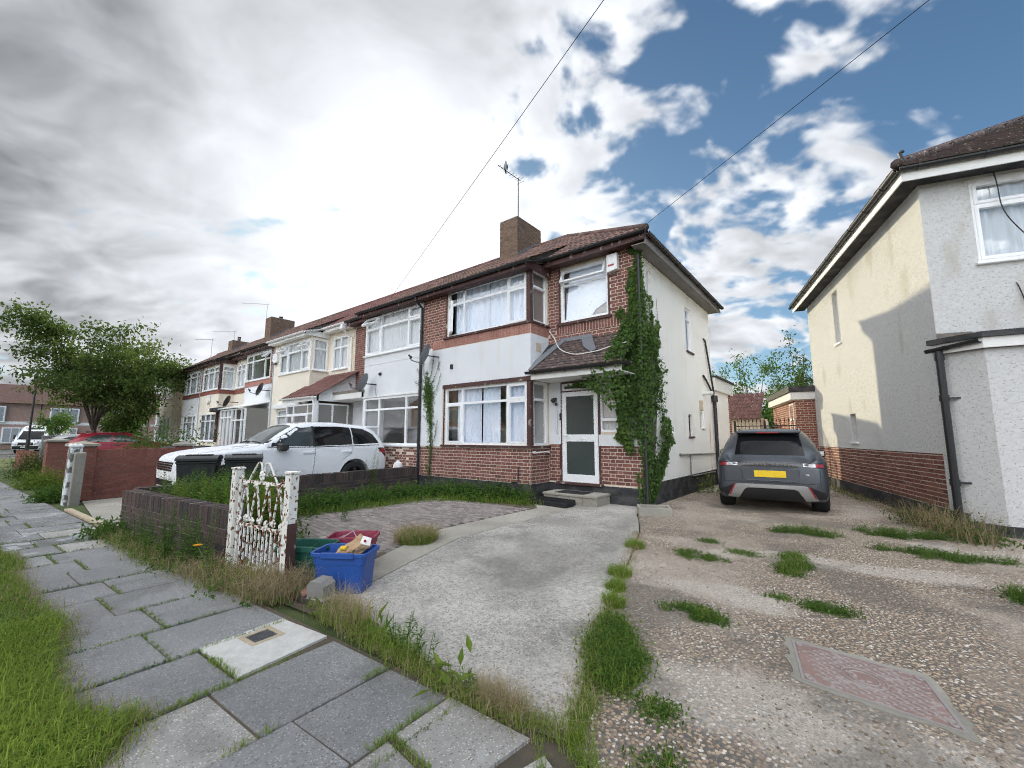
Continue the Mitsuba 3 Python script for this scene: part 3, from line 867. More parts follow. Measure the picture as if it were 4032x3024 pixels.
# porch roof of small plain tiles, fascia, soffit
PX0, PX1, PY0, PZ0, PZ1 = -5.86, -3.56, 8.0, 3.0, 3.80
P = H1 + "__porch"
ps = math.atan2(PZ1 - PZ0, YR - PY0)
PS, PN = V3(0, math.cos(ps), math.sin(ps)), V3(0, -math.sin(ps), math.cos(ps))
PL = (YR - PY0) / math.cos(ps)
pp = Polygon([(PX0, 0), (PX1, 0), (PX1, PL), (PX0, PL)])
add("deck", panel(pp, V3(0, PY0, PZ0), X, PN, 0.03, PS), "bitumen", P)
add_joined(P, "tile_courses", tiles(Polygon([(PX0, 0), (PX1, 0), (PX1, PL), (PX0 + 0.45, PL)]), V3(0, PY0, PZ0), X, PS, PN, 0.165, 0.112, 2, 1, 0.003, True), "roof_tile")
add("lead_flashing", cat([panel(Polygon([(PX0, 0.0), (PX0 + 0.09, 0.0), (PX0 + 0.52, PL), (PX0 + 0.3, PL), (PX0, 0.4)]), V3(0, PY0, PZ0) + PN * 0.045, X, PN, 0.006, PS), obox(V3(0, YR - 0.012, 0), X, Z, FN, (PX0 + 0.35, -4.62), (3.73, 3.90), (0, 0.006)), panel(Polygon([(-4.9, PL - 0.02), (-4.62, PL), (-4.28, PL * 0.45), (-4.38, PL * 0.38), (-4.68, PL * 0.62)]), V3(0, PY0, PZ0) + PN * 0.055, X, PN, 0.008, PS)]), "lead", P)
add("fascia", bx(PX0 + 0.03, PX1, PY0 + 0.04, PY0 + 0.06, 2.80, 2.97), "white_paint", P)
add("soffit", bx(PX0 + 0.035, PX1, PY0 + 0.061, YR - 0.016, 2.805, 2.825), "white_paint", P)
gutter(P, (PX0 - 0.06, PY0 - 0.04, 2.985), (PX1 + 0.25, PY0 - 0.04, 2.97), brackets=0.8)

# downpipe on the party line, airbrick, side pipes
downpipe(H1, [(-9.86, EAVE_B[0], 5.62), (-9.86, EAVE_B[0] + 0.02, 5.50), (-9.86, YB - 0.06, 5.32), (-9.86, YB - 0.06, 3.0), (-9.86, YB - 0.06, 0.12)], 0.042, clips=[((-9.86, YB - 0.06, zz), (0, 1, 0)) for zz in (4.6, 3.1, 1.7)])
add("airbrick", cat([obox(RO + X * 0.017, Y, Z, X, (8.30, 8.52), (3.55 + 0.026 * i, 3.565 + 0.026 * i), (0, 0.012)) for i in range(8)] + [obox(RO + X * 0.017, Y, Z, X, (8.29, 8.53), (3.54, 3.76), (-0.002, 0.004))]), "mortar", H1)
add("airbrick", cat([obox(V3(0, YR - 0.022, 0), X, Z, FN, (-4.33, -4.02), (0.2, 0.29), (0, 0.005))] + [obox(V3(0, YR - 0.022, 0), X, Z, FN, (-4.32, -4.03), (0.21 + 0.02 * i, 0.218 + 0.02 * i), (0.005, 0.012)) for i in range(4)]), "bitumen", H1)
add("vent_hood", chamfer_box(F - Y * 0.016, X, Z, FN, (-8.60, -8.51), (3.34, 3.47), (0, 0.05), 0.01), "black_plastic", H1)
add("waste_pipe", cat([tube([(XC + 0.04, 11.2, 1.03), (XC + 0.04, 14.6, 0.97)], 0.022, 8), tube([(XC + 0.04, 11.98, 1.0), (XC + 0.04, 11.98, 0.46), (XC + 0.045, 12.1, 0.44), (XC + 0.045, 14.5, 0.42)], 0.016, 8), seg((XC - 0.02, 11.2, 1.03), (XC + 0.06, 11.2, 1.03), 0.035)]), "soffit_grey", H1)
add("soil_pipe", cat([tube([(XC + 0.09, 14.72, 0.0), (XC + 0.09, 14.72, 2.62)], 0.055, 10), tube([(XC + 0.09, 14.72, 2.6), (XC + 0.09, 14.72, 2.8)], 0.10, 10), tube([(XC + 0.03, 13.75, 3.35), (XC + 0.05, 13.95, 3.25), (XC + 0.09, 14.72, 2.75)], 0.03, 8), tube([(XC + 0.03, 14.0, 4.55), (XC + 0.05, 14.1, 4.50), (XC + 0.09, 14.68, 2.85)], 0.028, 8)]), "dark_metal", H1)
add("flue", cat([tube([(XC - 0.02, 13.75, 2.80), (XC + 0.28, 13.75, 2.80)], 0.055, 12)]), "white_paint", H1)

# rear extension of the same house
EX = H1 + "__rear_extension"
add("wall", bx(-8.0, XC + 0.02, YREAR + 0.05, 17.35, 0, 3.0), "side_render", EX)
add("fascia", bx(-8.0, XC + 0.10, YREAR + 0.06, 17.5, 3.002, 3.42), "white_paint", EX)
add("roof_felt", bx(-8.05, XC + 0.16, YREAR + 0.06, 17.55, 3.422, 3.48), "bitumen", EX)
add_joined(EX, "corner_bricks", bricks(sbox(17.0, 0.3, 17.36, 3.0), V3(XC + 0.021, 0, 0), Y, X, 3, bond="stretcher"), "brick")
# ------------------------------------------------------------------ the other houses of the terrace
def terrace(label, xl, xr, bay, wallmat, upper, ground=None, band=None, band_pal=0, rec_win=None, rec_mat="mortar", rec_bricks=True, brick_strip=(), low_bricks=None, gut="black_plastic", fascia="brown_paint",
            tile_pal=0, curtain_up="net_curtain", curtain_low="net_curtain", ret=False, upper_cols=(), upper_opens=None, band_mat=None, ground_cols=(), ground_trans=2.35, upper_trans=5.1, end_wall=False, post=None, upper_sash=(), hip=None):
    h = thing("terraced_house", label, "house")
    b0, b1 = bay
    holes = [sbox(upper[0], upper[2], upper[1], upper[3])]
    if ground:
        holes.append(sbox(ground[0], ground[2], ground[1], ground[3]))
    add("bay_wall", panel(sbox(b0, 0, b1, 5.55).difference(unary_union(holes)), F, X, FN, 0.12), wallmat, h)
    rholes = [sbox(rec_win[0], rec_win[2], rec_win[1], rec_win[3])] if rec_win else []
    r0, r1 = (b1, xr) if xr - b1 > b0 - xl else (xl, b0)
    if r1 - r0 > 0.1:
        g = sbox(r0, 0, r1, 5.8)
        add("front_wall", panel(g.difference(unary_union(rholes)) if rholes else g, R_, X, FN, 0.12), rec_mat, h)
    # returns
    if ret:
        rr = sbox(YB + 0.121, 0, YR, 5.7).difference(sbox(8.20, upper[2], 8.80, upper[3]))
        add("bay_return_wall", panel(rr, V3(b1, 0, 0), Y, X, 0.12), wallmat, h)
        window(h, V3(b1, 0, 0), Y, X, 8.20, 8.80, upper[2], upper[3], trans=upper_trans, back=curtain_up, out=0.012)
    else:
        add("bay_return_wall", bx(b1 - 0.12, b1, YB + 0.121, YR, 0, 5.6), wallmat, h)
    add("bay_return_wall", bx(b0, b0 + 0.12, YB + 0.121, YR, 0, 5.6), wallmat, h)
    add("rear_wall", bx(xl, xr - 0.002, YREAR - 0.12, YREAR, 0, 5.6), "side_render", h)
    add("party_wall", bx(xl, xl + 0.1, YR + 0.13, YREAR - 0.13, 0, 5.6), "room" if not end_wall else "render_cream", h)
    add("floor_slab", bx(xl + 0.11, xr - 0.01, YR + 0.14, YREAR - 0.13, 2.8, 3.0), "room", h)
    window(h, F, X, FN, *upper, cols=upper_cols, trans=upper_trans, opens=upper_opens, sashes=upper_sash, back=curtain_up, out=0.012, sill_out=0.08)
    if ground:
        window(h, F, X, FN, *ground, cols=ground_cols, trans=ground_trans, back=curtain_low, out=0.012, sill_out=0.08)
    if rec_win:
        window(h, R_, X, FN, *rec_win, cols=((rec_win[0] + rec_win[1]) / 2,), trans=upper_trans + 0.04, back=curtain_up, out=0.010, sill_out=0.08)
    if band:
        m = [obox(F, X, Z, FN, (b0, b1), band, (0.001, 0.03))]
        if ret:
            m.append(bx(b1 + 0.001, b1 + 0.03, YB - 0.03, YR - 0.03, *band))
            m.append(obox(R_, X, Z, FN, (b1 + 0.03, xr), band, (0.001, 0.03)))
        add("band_course", cat(m), "brick", h, uv=(0.6, band_pal))
    br = []
    for kind, (a0, z0, a1, z1) in brick_strip:
        O = F if kind == "bay" else R_
        br += bricks(sbox(a0, z0, a1, z1), O, X, FN, 0, proud=0.007)
    if low_bricks:
        br += bricks(sbox(low_bricks[0], 0.39, low_bricks[1], low_bricks[2]), F, X, FN, 0)
    add_joined(h, "brickwork", br, "brick")
    if low_bricks:
        add("brick_backing", obox(F, X, Z, FN, (low_bricks[0], low_bricks[1]), (0.38, low_bricks[2] + 0.005), (0.001, 0.003)), "mortar", h)
    add("plinth", bx(b0, b1, YB - 0.02, YB - 0.001, -0.02, 0.385), "bitumen", h)
    if post:
        for z0, z1 in post:
            add("timber_post", bx(b1 - 0.10, b1 + 0.032, YB - 0.032, YB + 0.09, z0, z1), "brown_paint", h)
    roof(h, xl, xr, (b0 - 0.1 if b0 - xl < 0.6 else b0 - 0.06, b1 + 0.06 if xr - b1 > 0.6 else xr), tile_pal, gut=gut, fascia=fascia)
    return h


H2 = terrace("white rendered terraced house with dark brick pilaster, behind the white parked car", -14.95, -9.856, (-12.90, -9.875), "render_white", (-12.86, -9.90, 4.20, 5.54), (-12.80, -9.93, 1.23, 2.74),
             upper_cols=(-12.0, -10.56), ground_cols=(-11.95, -10.56), upper_trans=5.12, upper_opens={(0, 1): ("top", 40)}, upper_sash={(0, 0), (2, 0), (2, 1)}, brick_strip=[("rec", (-14.80, 3.12, -12.91, 5.66))],
             low_bricks=(-12.88, -9.90, 1.16), curtain_up="net_curtain", curtain_low="room", rec_mat="mortar")
add("canopy_fascia", bx(-14.9, -12.86, YB - 0.12, YB - 0.08, 2.78, 2.98), "white_paint", H2)
add("canopy_slab", bx(-14.93, -12.83, YB - 0.14, YR, 2.985, 3.07), "grey_mortar", H2)
add("canopy_soffit", bx(-14.9, -12.86, YB - 0.078, YR - 0.01, 2.79, 2.81), "white_paint", H2)
add("porch_wall", bx(-14.90, -12.95, YR - 0.05, YR - 0.012, 0, 2.78), "render_white", H2)
window(H2, V3(0, YR - 0.052, 0), X, FN, -13.75, -13.05, 0.45, 2.70, trans=1.3, back="room", out=0.02, sill=None)
add("render_trim", cat([obox(F, X, Z, FN, (-12.90, -9.88), (2.76, 2.80), (0.001, 0.05)), obox(F, X, Z, FN, (-12.90, -9.88), (3.86, 3.875), (0.001, 0.012))]), "white_paint", H2)
add("vent_pipe", tube([(-11.93, YB + 0.0, 3.52), (-11.93, YB - 0.06, 3.5)], 0.05, 10), "black_plastic", H2)
add("downpipe", cat([tube([(-15.02, 8.42, 5.70), (-15.02, 8.55, 5.5), (-15.02, YR - 0.05, 5.35), (-15.02, YR - 0.05, 4.0)], 0.036, 8), bx(-15.09, -14.95, 8.36, 8.48, 5.6, 5.78)]), "upvc", H2)

H3 = terrace("cream rendered terraced house with white gutters and a tiled lean-to porch", -20.18, -14.96, (-20.10, -16.76), "render_cream", (-19.55, -16.84, 4.16, 5.44), (-19.5, -17.30, 1.30, 2.62), rec_win=(-16.44, -15.33, 4.18, 5.50), rec_mat="render_cream",
             upper_cols=(-18.75, -17.55), ground_cols=(-18.5,), ret=True, upper_opens={(0, 1): ("top", 38), (2, 1): ("top", 38)}, upper_sash={(0, 0), (2, 0)}, gut="upvc", fascia="white_paint", tile_pal=1, upper_trans=5.03)
add("shutter_box", chamfer_box(F, X, Z, FN, (-19.6, -17.2), (2.66, 2.86), (0.001, 0.16), 0.01), "upvc", H3)
# porch of the cream house
K = H3 + "__porch"
QX0, QX1, QY = -17.05, -14.66, 7.35
qs = math.atan2(3.95 - 2.95, YR - QY)
QS, QN = V3(0, math.cos(qs), math.sin(qs)), V3(0, -math.sin(qs), math.cos(qs))
QL = (YR - QY) / math.cos(qs)
qp = Polygon([(QX0 - 0.1, -0.08), (QX1 + 0.1, -0.08), (QX1 + 0.1, QL), (QX0 - 0.1, QL)])
add("deck", panel(qp, V3(0, QY, 2.95), X, QN, 0.03, QS), "bitumen", K)
add_joined(K, "tile_courses", tiles(qp, V3(0, QY, 2.95), X, QS, QN, 0.30, 0.33, 1, 2, 0.03), "roof_tile")
add("fascia", bx(QX0 - 0.1, QX1 + 0.1, QY - 0.05, QY - 0.02, 2.74, 2.90), "upvc", K)
gutter(K, (QX0 - 0.15, QY - 0.12, 2.90), (QX1 + 0.15, QY - 0.12, 2.88), "upvc")
gab = [obox(V3(QX1, 0, 0), Y, Z, X, (QY + 0.1 * i, QY + 0.1 * i + 0.094), (2.74, 2.95 + 0.1 * i * math.tan(qs)), (0, 0.02)) for i in range(1, 15)]
add("gable_cladding", cat(gab), "upvc", K)
window(K, V3(QX1, 0, 0), Y, X, QY + 0.08, YR - 0.25, 0.75, 2.66, trans=1.75, cols=(8.0,), back="room", out=0.0, sill=None)
add("side_wall", bx(QX1 - 0.1, QX1 + 0.0, QY + 0.08, YR - 0.02, 0, 0.74), "upvc", K)
window(K, V3(0, QY + 0.06, 0), X, FN, QX0 + 0.02, QX1 - 0.02, 0.1, 2.66, cols=(-16.45, -15.35), trans=2.30, back="room", out=0.0, sill=None, sashes={(1, 0), (0, 0)})
add("corner_post", bx(QX1 - 0.05, QX1 + 0.06, QY - 0.04, QY + 0.07, 0, 2.74), "upvc", K)
add("downpipe", tube([(QX1 + 0.02, QY - 0.13, 2.86), (QX1 + 0.02, QY - 0.10, 2.72), (QX1 + 0.02, QY - 0.07, 2.6), (QX1 + 0.02, QY - 0.07, 0.0)], 0.035, 8), "upvc", K)

H4 = terrace("terraced house with pinkish brick band and white glazed lean-to across its front", -25.35, -20.19, (-23.30, -20.24), "render_white", (-23.24, -20.48, 4.16, 5.42), None, band=(3.87, 4.12), band_pal=1, upper_cols=(-22.5, -21.1), upper_opens={(2, 1): ("top", 40)},
             brick_strip=[("bay", (-20.46, 4.14, -20.25, 5.54))], curtain_up="room", upper_trans=5.08)
K = H4 + "__lean_to"
add("roof_sheet", panel(Polygon([(-23.4, 0), (-20.3, 0), (-20.3, 1.05), (-23.4, 1.05)]), V3(0, 7.05, 2.78), X, V3(0, -0.25, 0.968), 0.04, V3(0, 0.968, 0.25)), "upvc", K)
window(K, V3(0, 7.15, 0), X, FN, -23.3, -21.9, 0.3, 2.72, cols=(-22.85, -22.35), trans=2.35, back="net_curtain", out=0.0, sill=None)
window(K, V3(0, 7.15, 0), X, FN, -21.85, -20.35, 0.6, 2.72, cols=(-21.45, -20.75), trans=2.2, back="room", out=0.0)
add("base_wall", bx(-23.3, -20.35, 7.16, 7.26, 0, 0.54), "upvc", K)

H5 = terrace("cream terraced house with dark red band and brown corner post", -30.10, -25.36, (-29.95, -26.92), "render_cream", (-29.70, -27.05, 4.10, 5.38), (-29.55, -27.05, 1.25, 2.75), band=(3.84, 4.07), band_pal=3, rec_win=(-26.78, -25.6, 4.16, 5.44), rec_mat="render_cream",
             upper_cols=(-28.8, -27.9), ground_cols=(-28.7, -27.9), ret=True, post=((1.2, 2.8), (4.08, 5.5)), brick_strip=[("bay", (-29.94, 4.1, -29.72, 5.5))], curtain_low="curtain_dim")
add("porch_hood", chamfer_box(V3(0, 0, 0), X, Y, Z, (-27.0, -25.5), (7.75, YR), (2.80, 3.0), 0.03), "bitumen", H5)
chimney(H5, -28.8, -28.0, 10.9, 12.35, 6.9, 8.95, pots=((-28.3, 11.6, 0.14),))
H6 = terrace("grey rendered terraced house with brown band, partly behind the dark garden tree", -35.3, -30.11, (-33.30, -30.15), "render_white", (-32.86, -30.30, 4.08, 5.36), (-32.9, -30.5, 1.25, 2.74), band=(3.80, 4.05), band_pal=0, upper_cols=(-32.1, -30.9), ground_cols=(-32.2, -31.1), brick_strip=[("bay", (-30.40, 4.1, -30.16, 5.5))])
chimney(H6, -35.1, -34.3, 10.9, 12.0, 6.9, 8.35, pots=((-34.6, 11.4, 0.30),))
H7 = terrace("last cream terraced house in view, its bay just past the grey house", -40.4, -35.32, (-38.8, -35.6), "render_cream", (-38.5, -35.8, 4.1, 5.4), (-38.5, -35.8, 1.25, 2.74), upper_cols=(-37.6, -36.7), ground_cols=(-37.6, -36.7), gut="upvc", fascia="white_paint")
# ------------------------------------------------------------------ the pebbledashed house on the right
TR = math.radians(16.0)
RA = V3(1.24, 9.95, 0)                       # front left corner of its main block
RU_ = V3(-math.sin(TR), math.cos(TR), 0)     # along the side wall, away from the street
RX = V3(math.cos(TR), math.sin(TR), 0)       # along the front, to the right
HR = thing("pebbledash_house", "grey white pebbledashed house with brick base and black gutters", "house")
RL = 7.7
w1 = (4.62, 5.08, 4.06, 5.52)
w2 = (4.12, 4.52, 1.36, 2.08)
sw_ = sbox(-0.0, 1.19, RL, 5.88).difference(unary_union([sbox(*[w1[i] for i in (0, 2, 1, 3)]), sbox(*[w2[i] for i in (0, 2, 1, 3)])]))
# the side wall faces -RX: u runs towards the street so that the frame is right-handed
SU = -RU_
flipu = lambda g: affinity.scale(g, -1, 1, origin=(0, 0))  # noqa: E731
add("side_wall", panel(flipu(sw_), RA, SU, -RX, 0.25), "pebbledash", HR)
add("side_base_wall", panel(flipu(sbox(0.02, 0.28, RL, 1.188)), RA + RX * 0.012, SU, -RX, 0.2), "mortar", HR)
add_joined(HR, "base_brickwork", bricks(flipu(sbox(0.0, 0.285, RL, 1.188)), RA + RX * 0.012, SU, -RX, 0, bond="stretcher"), "brick")
add("plinth", panel(flipu(sbox(-0.1, -0.02, RL, 0.28)), RA - RX * 0.03, SU, -RX, 0.2), "bitumen", HR)
window(HR, RA, SU, -RX, -w1[1], -w1[0], w1[2], w1[3], back="net_curtain", out=-0.10, fw=0.05, sill_out=0.05)
window(HR, RA, SU, -RX, -w2[1], -w2[0], w2[2], w2[3], back="net_curtain", out=-0.12, fw=0.05, sill_out=0.05)
# front of the main block
FWIN = (0.66, 2.5, 4.36, 5.82)
fp = sbox(0.0, 0.0, 7.0, 5.88).difference(sbox(FWIN[0], FWIN[2], FWIN[1], FWIN[3]))
add("front_wall", panel(fp, RA, RX, -RU_, 0.249), "pebbledash", HR)
window(HR, RA, RX, -RU_, *FWIN, cols=(1.56,), trans=5.38, sashes={(0, 0), (0, 1), (1, 0), (1, 1)}, back="net_curtain", out=-0.05, fw=0.07)
add("rear_wall", obox(RA, RX, Z, RU_, (0.25, 7.0), (0, 5.7), (RL - 0.25, RL)), "pebbledash", HR)
# roof with hips, overhanging eaves, tiles on the front slope
ov, ze, rise = 0.42, 6.10, 0.66
rw_, rd = 7.0, RL
P0, P1, P2, P3 = [RA + RX * a + RU_ * b + Z * ze for a, b in ((-ov, -ov), (rw_ + ov, -ov), (rw_ + ov, rd + ov), (-ov, rd + ov))]
hh = (rd + 2 * ov) / 2
A0 = RA + RX * (hh - ov) + RU_ * (hh - ov) + Z * (ze + hh * rise)
A1 = RA + RX * (rw_ + ov - hh + 0.5) + RU_ * (hh - ov) + Z * (ze + hh * rise)
dk = (np.array([P0, P1, A1, A0, P2, P3]), np.array([[0, 1, 2], [0, 2, 3], [1, 4, 2], [4, 5, 3], [4, 3, 2], [5, 0, 3]]))
KR = HR + "__roof"
add("deck", dk, "bitumen", KR)
rs = math.atan(rise)
RS, RN = RU_ * math.cos(rs) + Z * math.sin(rs), -RU_ * math.sin(rs) + Z * math.cos(rs)
Lr = hh / math.cos(rs)
add_joined(KR, "tile_courses", tiles(Polygon([(0, 0), (rw_ + 2 * ov, 0), (rw_ + 2 * ov, Lr), (hh, Lr)]), P0, RX, RS, RN, 0.27, 0.11, 2, 1, 0.004, True), "roof_tile")
LS, LN = RX * math.cos(rs) + Z * math.sin(rs), -RX * math.sin(rs) + Z * math.cos(rs)
add_joined(KR, "tile_courses", tiles(Polygon([(0, 0), (rd + 2 * ov, 0), (rd + 2 * ov - hh, Lr), (hh, Lr)]), P3, -RU_, LS, LN, 0.27, 0.11, 2, 1, 0.004, True), "roof_tile")
for i in range(13):
    a, b = P0 + (A0 - P0) * (i / 13), P0 + (A0 - P0) * ((i + 0.97) / 13)
    add("ridge_tile", tube([a + Z * 0.03, b + Z * 0.03], 0.09, 8), "roof_tile", KR, True, (float(rng.random()), 2))
add("finial", tube([P0 + Z * 0.05 + RX * 0.1, P0 + Z * 0.13 + RX * 0.08, P0 + Z * 0.22 + RX * 0.06, P0 + Z * 0.25 + RX * 0.11], 0.03, 8), "dark_metal", KR)
fo = ov - 0.07
add("fascia", cat([obox(RA, RX, Z, -RU_, (-fo, rw_ + fo), (5.84, 6.04), (fo - 0.025, fo)), obox(RA, RU_, Z, -RX, (-fo + 0.026, rd + fo), (5.84, 6.04), (fo - 0.025, fo))]), "white_paint", KR)
add("soffit", cat([obox(RA, RX, Z, -RU_, (-fo + 0.026, rw_ + fo), (5.88, 5.90), (0.0, fo - 0.026)), obox(RA, RU_, Z, -RX, (0.002, rd + fo), (5.88, 5.90), (0.0, fo - 0.026))]), "bitumen", KR)
gutter(KR, RA + RU_ * (rd + ov) - RX * (fo + 0.062) + Z * 6.04, RA - RU_ * (fo + 0.05) - RX * (fo + 0.062) + Z * 6.05, brackets=0.85)
gutter(KR, RA - RU_ * (fo + 0.062) - RX * (fo + 0.05) + Z * 6.05, RA - RU_ * (fo + 0.062) + RX * rw_ + Z * 6.05, brackets=0.85)
# single storey front bay with canted corner, felt roof and downpipe
KB = HR + "__front_bay"
bp_ = Polygon([(0.03, 0.0), (0.08, -0.08), (0.37, -0.42), (1.2, -0.52), (6.0, -0.60), (6.0, 0.0)])
wall_xy = lambda g: Polygon([tuple((RA + RX * a + RU_ * b)[:2]) for a, b in g.exterior.coords])  # noqa: E731
add("wall", slab(wall_xy(bp_), 0.16, 2.84), "pebbledash", KB)
add("plinth", slab(wall_xy(bp_.buffer(0.03, join_style=2).intersection(sbox(-1, -5, 7, 0))), -0.02, 0.16), "bitumen", KB)
add("fascia", slab(wall_xy(bp_.buffer(0.10, join_style=2).intersection(sbox(-1, -5, 7, 0)).difference(bp_.buffer(0.07, join_style=2))), 2.84, 3.0), "white_paint", KB)
add("roof_felt", slab(wall_xy(bp_.buffer(0.15, join_style=2).intersection(sbox(-1, -5, 7, 0))), 3.002, 3.09), "bitumen", KB)
gA, gB = RA - RX * 0.17 - RU_ * 0.02 + Z * 2.92, RA + RX * 0.27 - RU_ * 0.52 + Z * 2.98
gutter(KB, gA, gB, brackets=0.4)
dp = RA - RX * 0.05 - RU_ * 0.12
add("downpipe", cat([tube([dp + Z * 2.88, dp + Z * 2.7, dp + Z * 0.05], 0.052, 10)] + [tube([dp + Z * (zz - 0.05), dp + Z * (zz + 0.05)], 0.064, 10) for zz in (0.75, 2.1, 2.78)] + [obox(dp, RX, Z, RU_, (-0.02, 0.19), (zz - 0.015, zz + 0.015), (-0.03, 0.03)) for zz in (0.75, 2.1)]), "black_plastic", KB)
add("lead_flashing", obox(RA, RX, Z, -RU_, (0.0, 0.45), (3.091, 3.20), (0.002, 0.02)), "grey_mortar", KB)
# loose cable down the front
cb = [RA + RX * (0.95 + 0.03 * math.sin(3 * s) + 0.05 * s * s) - RU_ * 0.03 + Z * (6.02 - 0.55 * s) for s in np.linspace(0, 3.3, 24)]
cb = [cb[0] - RU_ * 0.40] + cb
add("cable", tube(cb, 0.008, 6), "black_plastic", HR)
cb = [RA + RX * (1.05 + 0.10 * s) - RU_ * 0.03 + Z * (3.95 - 0.5 * s + 0.05 * math.sin(4 * s)) for s in np.linspace(0, 1.2, 12)]
add("cable", tube(cb, 0.008, 6), "black_plastic", HR)
# rear brick outbuilding behind it, with white fascia
EO = thing("brick_outbuilding", "flat roofed orange brick extension behind the pebbledashed house", "outbuilding")
eo = RA + RU_ * (RL + 0.05) - RX * 0.55
add("wall", obox(eo, RX, Z, RU_, (0, 4.0), (0, 2.75), (0.0, 4.2)), "mortar", EO)
add_joined(EO, "brickwork", bricks(sbox(-4.2, 0.1, 0.0, 2.74), eo, SU, -RX, 3, bond="stretcher") + bricks(sbox(0, 0.1, 0.55, 2.74), eo, RX, -RU_, 3, bond="stretcher"), "brick")
add("fascia", obox(eo, RX, Z, RU_, (-0.15, 4.1), (2.752, 3.0), (-0.1, 4.3)), "white_paint", EO)
add("roof_felt", obox(eo, RX, Z, RU_, (-0.2, 4.15), (3.002, 3.2), (-0.15, 4.35)), "bitumen", EO)
window(EO, eo, SU, -RX, -0.95, -0.30, 1.0, 2.65, trans=2.1, back="room", out=0.02)
# ------------------------------------------------------------------ ground, pavement, drives
def structure(name, mesh, mat, **k):
    key = add(name, mesh, mat, **k)
    labels.setdefault(key, {})["kind"] = "structure"
    return key


structure("ground", flat(sbox(-400, -400, 400, 400), -0.035), "lawn")
structure("road", flat(sbox(-200, -11.0, 120, -3.2), -0.028), "asphalt")
structure("front_gardens", flat(Polygon([(-60, 4.6), (-60, 8.9), (-9.0, 8.9), (-9.0, 1.45), (-9.3, 1.40)]), -0.012), "smooth_concrete")
structure("kerb", bx(-120, 60, -3.32, -3.2, -0.06, 0.0), "smooth_concrete")
structure("side_road", flat(Polygon([(-75, -30), (-46, -30), (-46, 60), (-75, 60)]), -0.024), "asphalt")

PA = math.radians(3.25)
PU, PV = V3(math.cos(PA), math.sin(PA), 0), V3(-math.sin(PA), math.cos(PA), 0)
uvw = lambda g: Polygon([tuple((PU * a + PV * b)[:2]) for a, b in g.exterior.coords])  # noqa: E731
PAVE = structure("pavement", flat(uvw(sbox(-75, -1.2, 0.9, 1.97)), -0.010), "soil")
tagp = []
PITCHU = 0.617
for k in range(-5, 112):
    u1 = -2.31 - PITCHU * k
    u0 = u1 - PITCHU
    if k == -1:
        u1 = -1.80
    joints = [-1.10, -0.35, 0.40, 1.15, 1.93] if k % 2 == 0 else [-0.95, -0.2, 0.55, 1.305, 1.93]
    for v0, v1 in zip(joints[:-1], joints[1:]):
        if v1 < 0.2 and u1 < -2.5:
            continue
        if k == 1 and v0 > 1.2:
            continue          # the pale access cover lies here
        if u0 > -2.0 and v0 > 0.9:
            continue          # broken slabs, below
        j = 0.005
        pale = (k == 0 and v1 < 1.2) or rng.random() < 0.05
        tone = (float(np.clip(rng.normal(0.5, 0.28), 0, 1)), 1.0 if pale else 0.0)
        dz = rng.normal(0, 0.0035)
        tilt = rng.normal(0, 0.004, 2)
        m = chamfer_box(V3(0, 0, dz), PU, PV, Z, (u0 + j, u1 - j), (v0 + j, v1 - j), (-0.05, 0.0), 0.006)
        c = m[0].mean(0)
        m[0][:, 2] += (m[0][:, 0] - c[0]) * tilt[0] + (m[0][:, 1] - c[1]) * tilt[1]
        tagp.append((m, tone))
# broken pale slabs by the drive mouth
bs = [[(-1.79, 0.95), (-1.42, 0.98), (-1.30, 1.42), (-1.79, 1.50)], [(-1.79, 1.53), (-1.30, 1.45), (-1.22, 1.90), (-1.78, 1.92)], [(-1.39, 0.98), (-0.98, 1.0), (-0.92, 1.30), (-1.27, 1.40)], [(-1.26, 1.43), (-0.90, 1.33), (-0.72, 1.62), (-1.12, 1.85)], [(-0.95, 0.92), (-0.45, 0.95), (-0.50, 1.30), (-0.88, 1.30)], [(-0.85, 1.33), (-0.45, 1.35), (-0.40, 1.55), (-0.68, 1.60)],
      [(-1.79, 0.35), (-1.2, 0.32), (-1.22, 0.92), (-1.79, 0.92)], [(-1.17, 0.35), (-0.55, 0.3), (-0.5, 0.9), (-1.2, 0.92)]]
for b in bs:
    g = uvw(Polygon(b).buffer(-0.008))
    m = slab(g, -0.05, float(rng.normal(0.0, 0.004)))
    tagp.append((m, (float(rng.random()), 1.0)))
add_pieces("pavement", "slab", tagp, "paving", "far_slabs")

# concrete path and drive
P1 = Polygon([(-3.33, 8.0), (-3.05, 7.4), (-2.70, 6.56), (-2.42, 5.7), (-2.2, 5.0), (-2.02, 4.33), (-1.78, 3.56), (-1.52, 2.84), (-1.33, 2.31), (-1.22, 1.97), (-1.50, 1.90), (-1.80, 1.93), (-2.11, 1.97), (-2.53, 2.0), (-3.18, 2.02), (-3.56, 1.96), (-3.70, 2.2), (-3.9, 2.71), (-4.2, 3.5), (-4.55, 4.49), (-4.585, 6.0), (-4.59, 6.8), (-4.60, 8.2), (-4.3, 8.86), (-3.5, 8.86), (-3.42, 8.5)])
structure("concrete_drive", slab(P1, -0.08, 0.014), "drive_concrete")
P2 = Polygon([(-3.72, 2.2), (-3.92, 2.71), (-4.22, 3.5), (-4.57, 4.49), (-4.605, 6.0), (-4.61, 6.8), (-4.62, 8.2), (-4.62, 8.86), (-5.85, 8.86), (-5.85, 8.1), (-5.2, 7.4), (-5.24, 5.97), (-5.22, 4.74), (-4.9, 3.86), (-4.61, 3.22), (-4.35, 2.6), (-4.2, 2.0), (-3.6, 1.97)])
structure("concrete_path", slab(P2, -0.08, 0.011), "smooth_concrete")
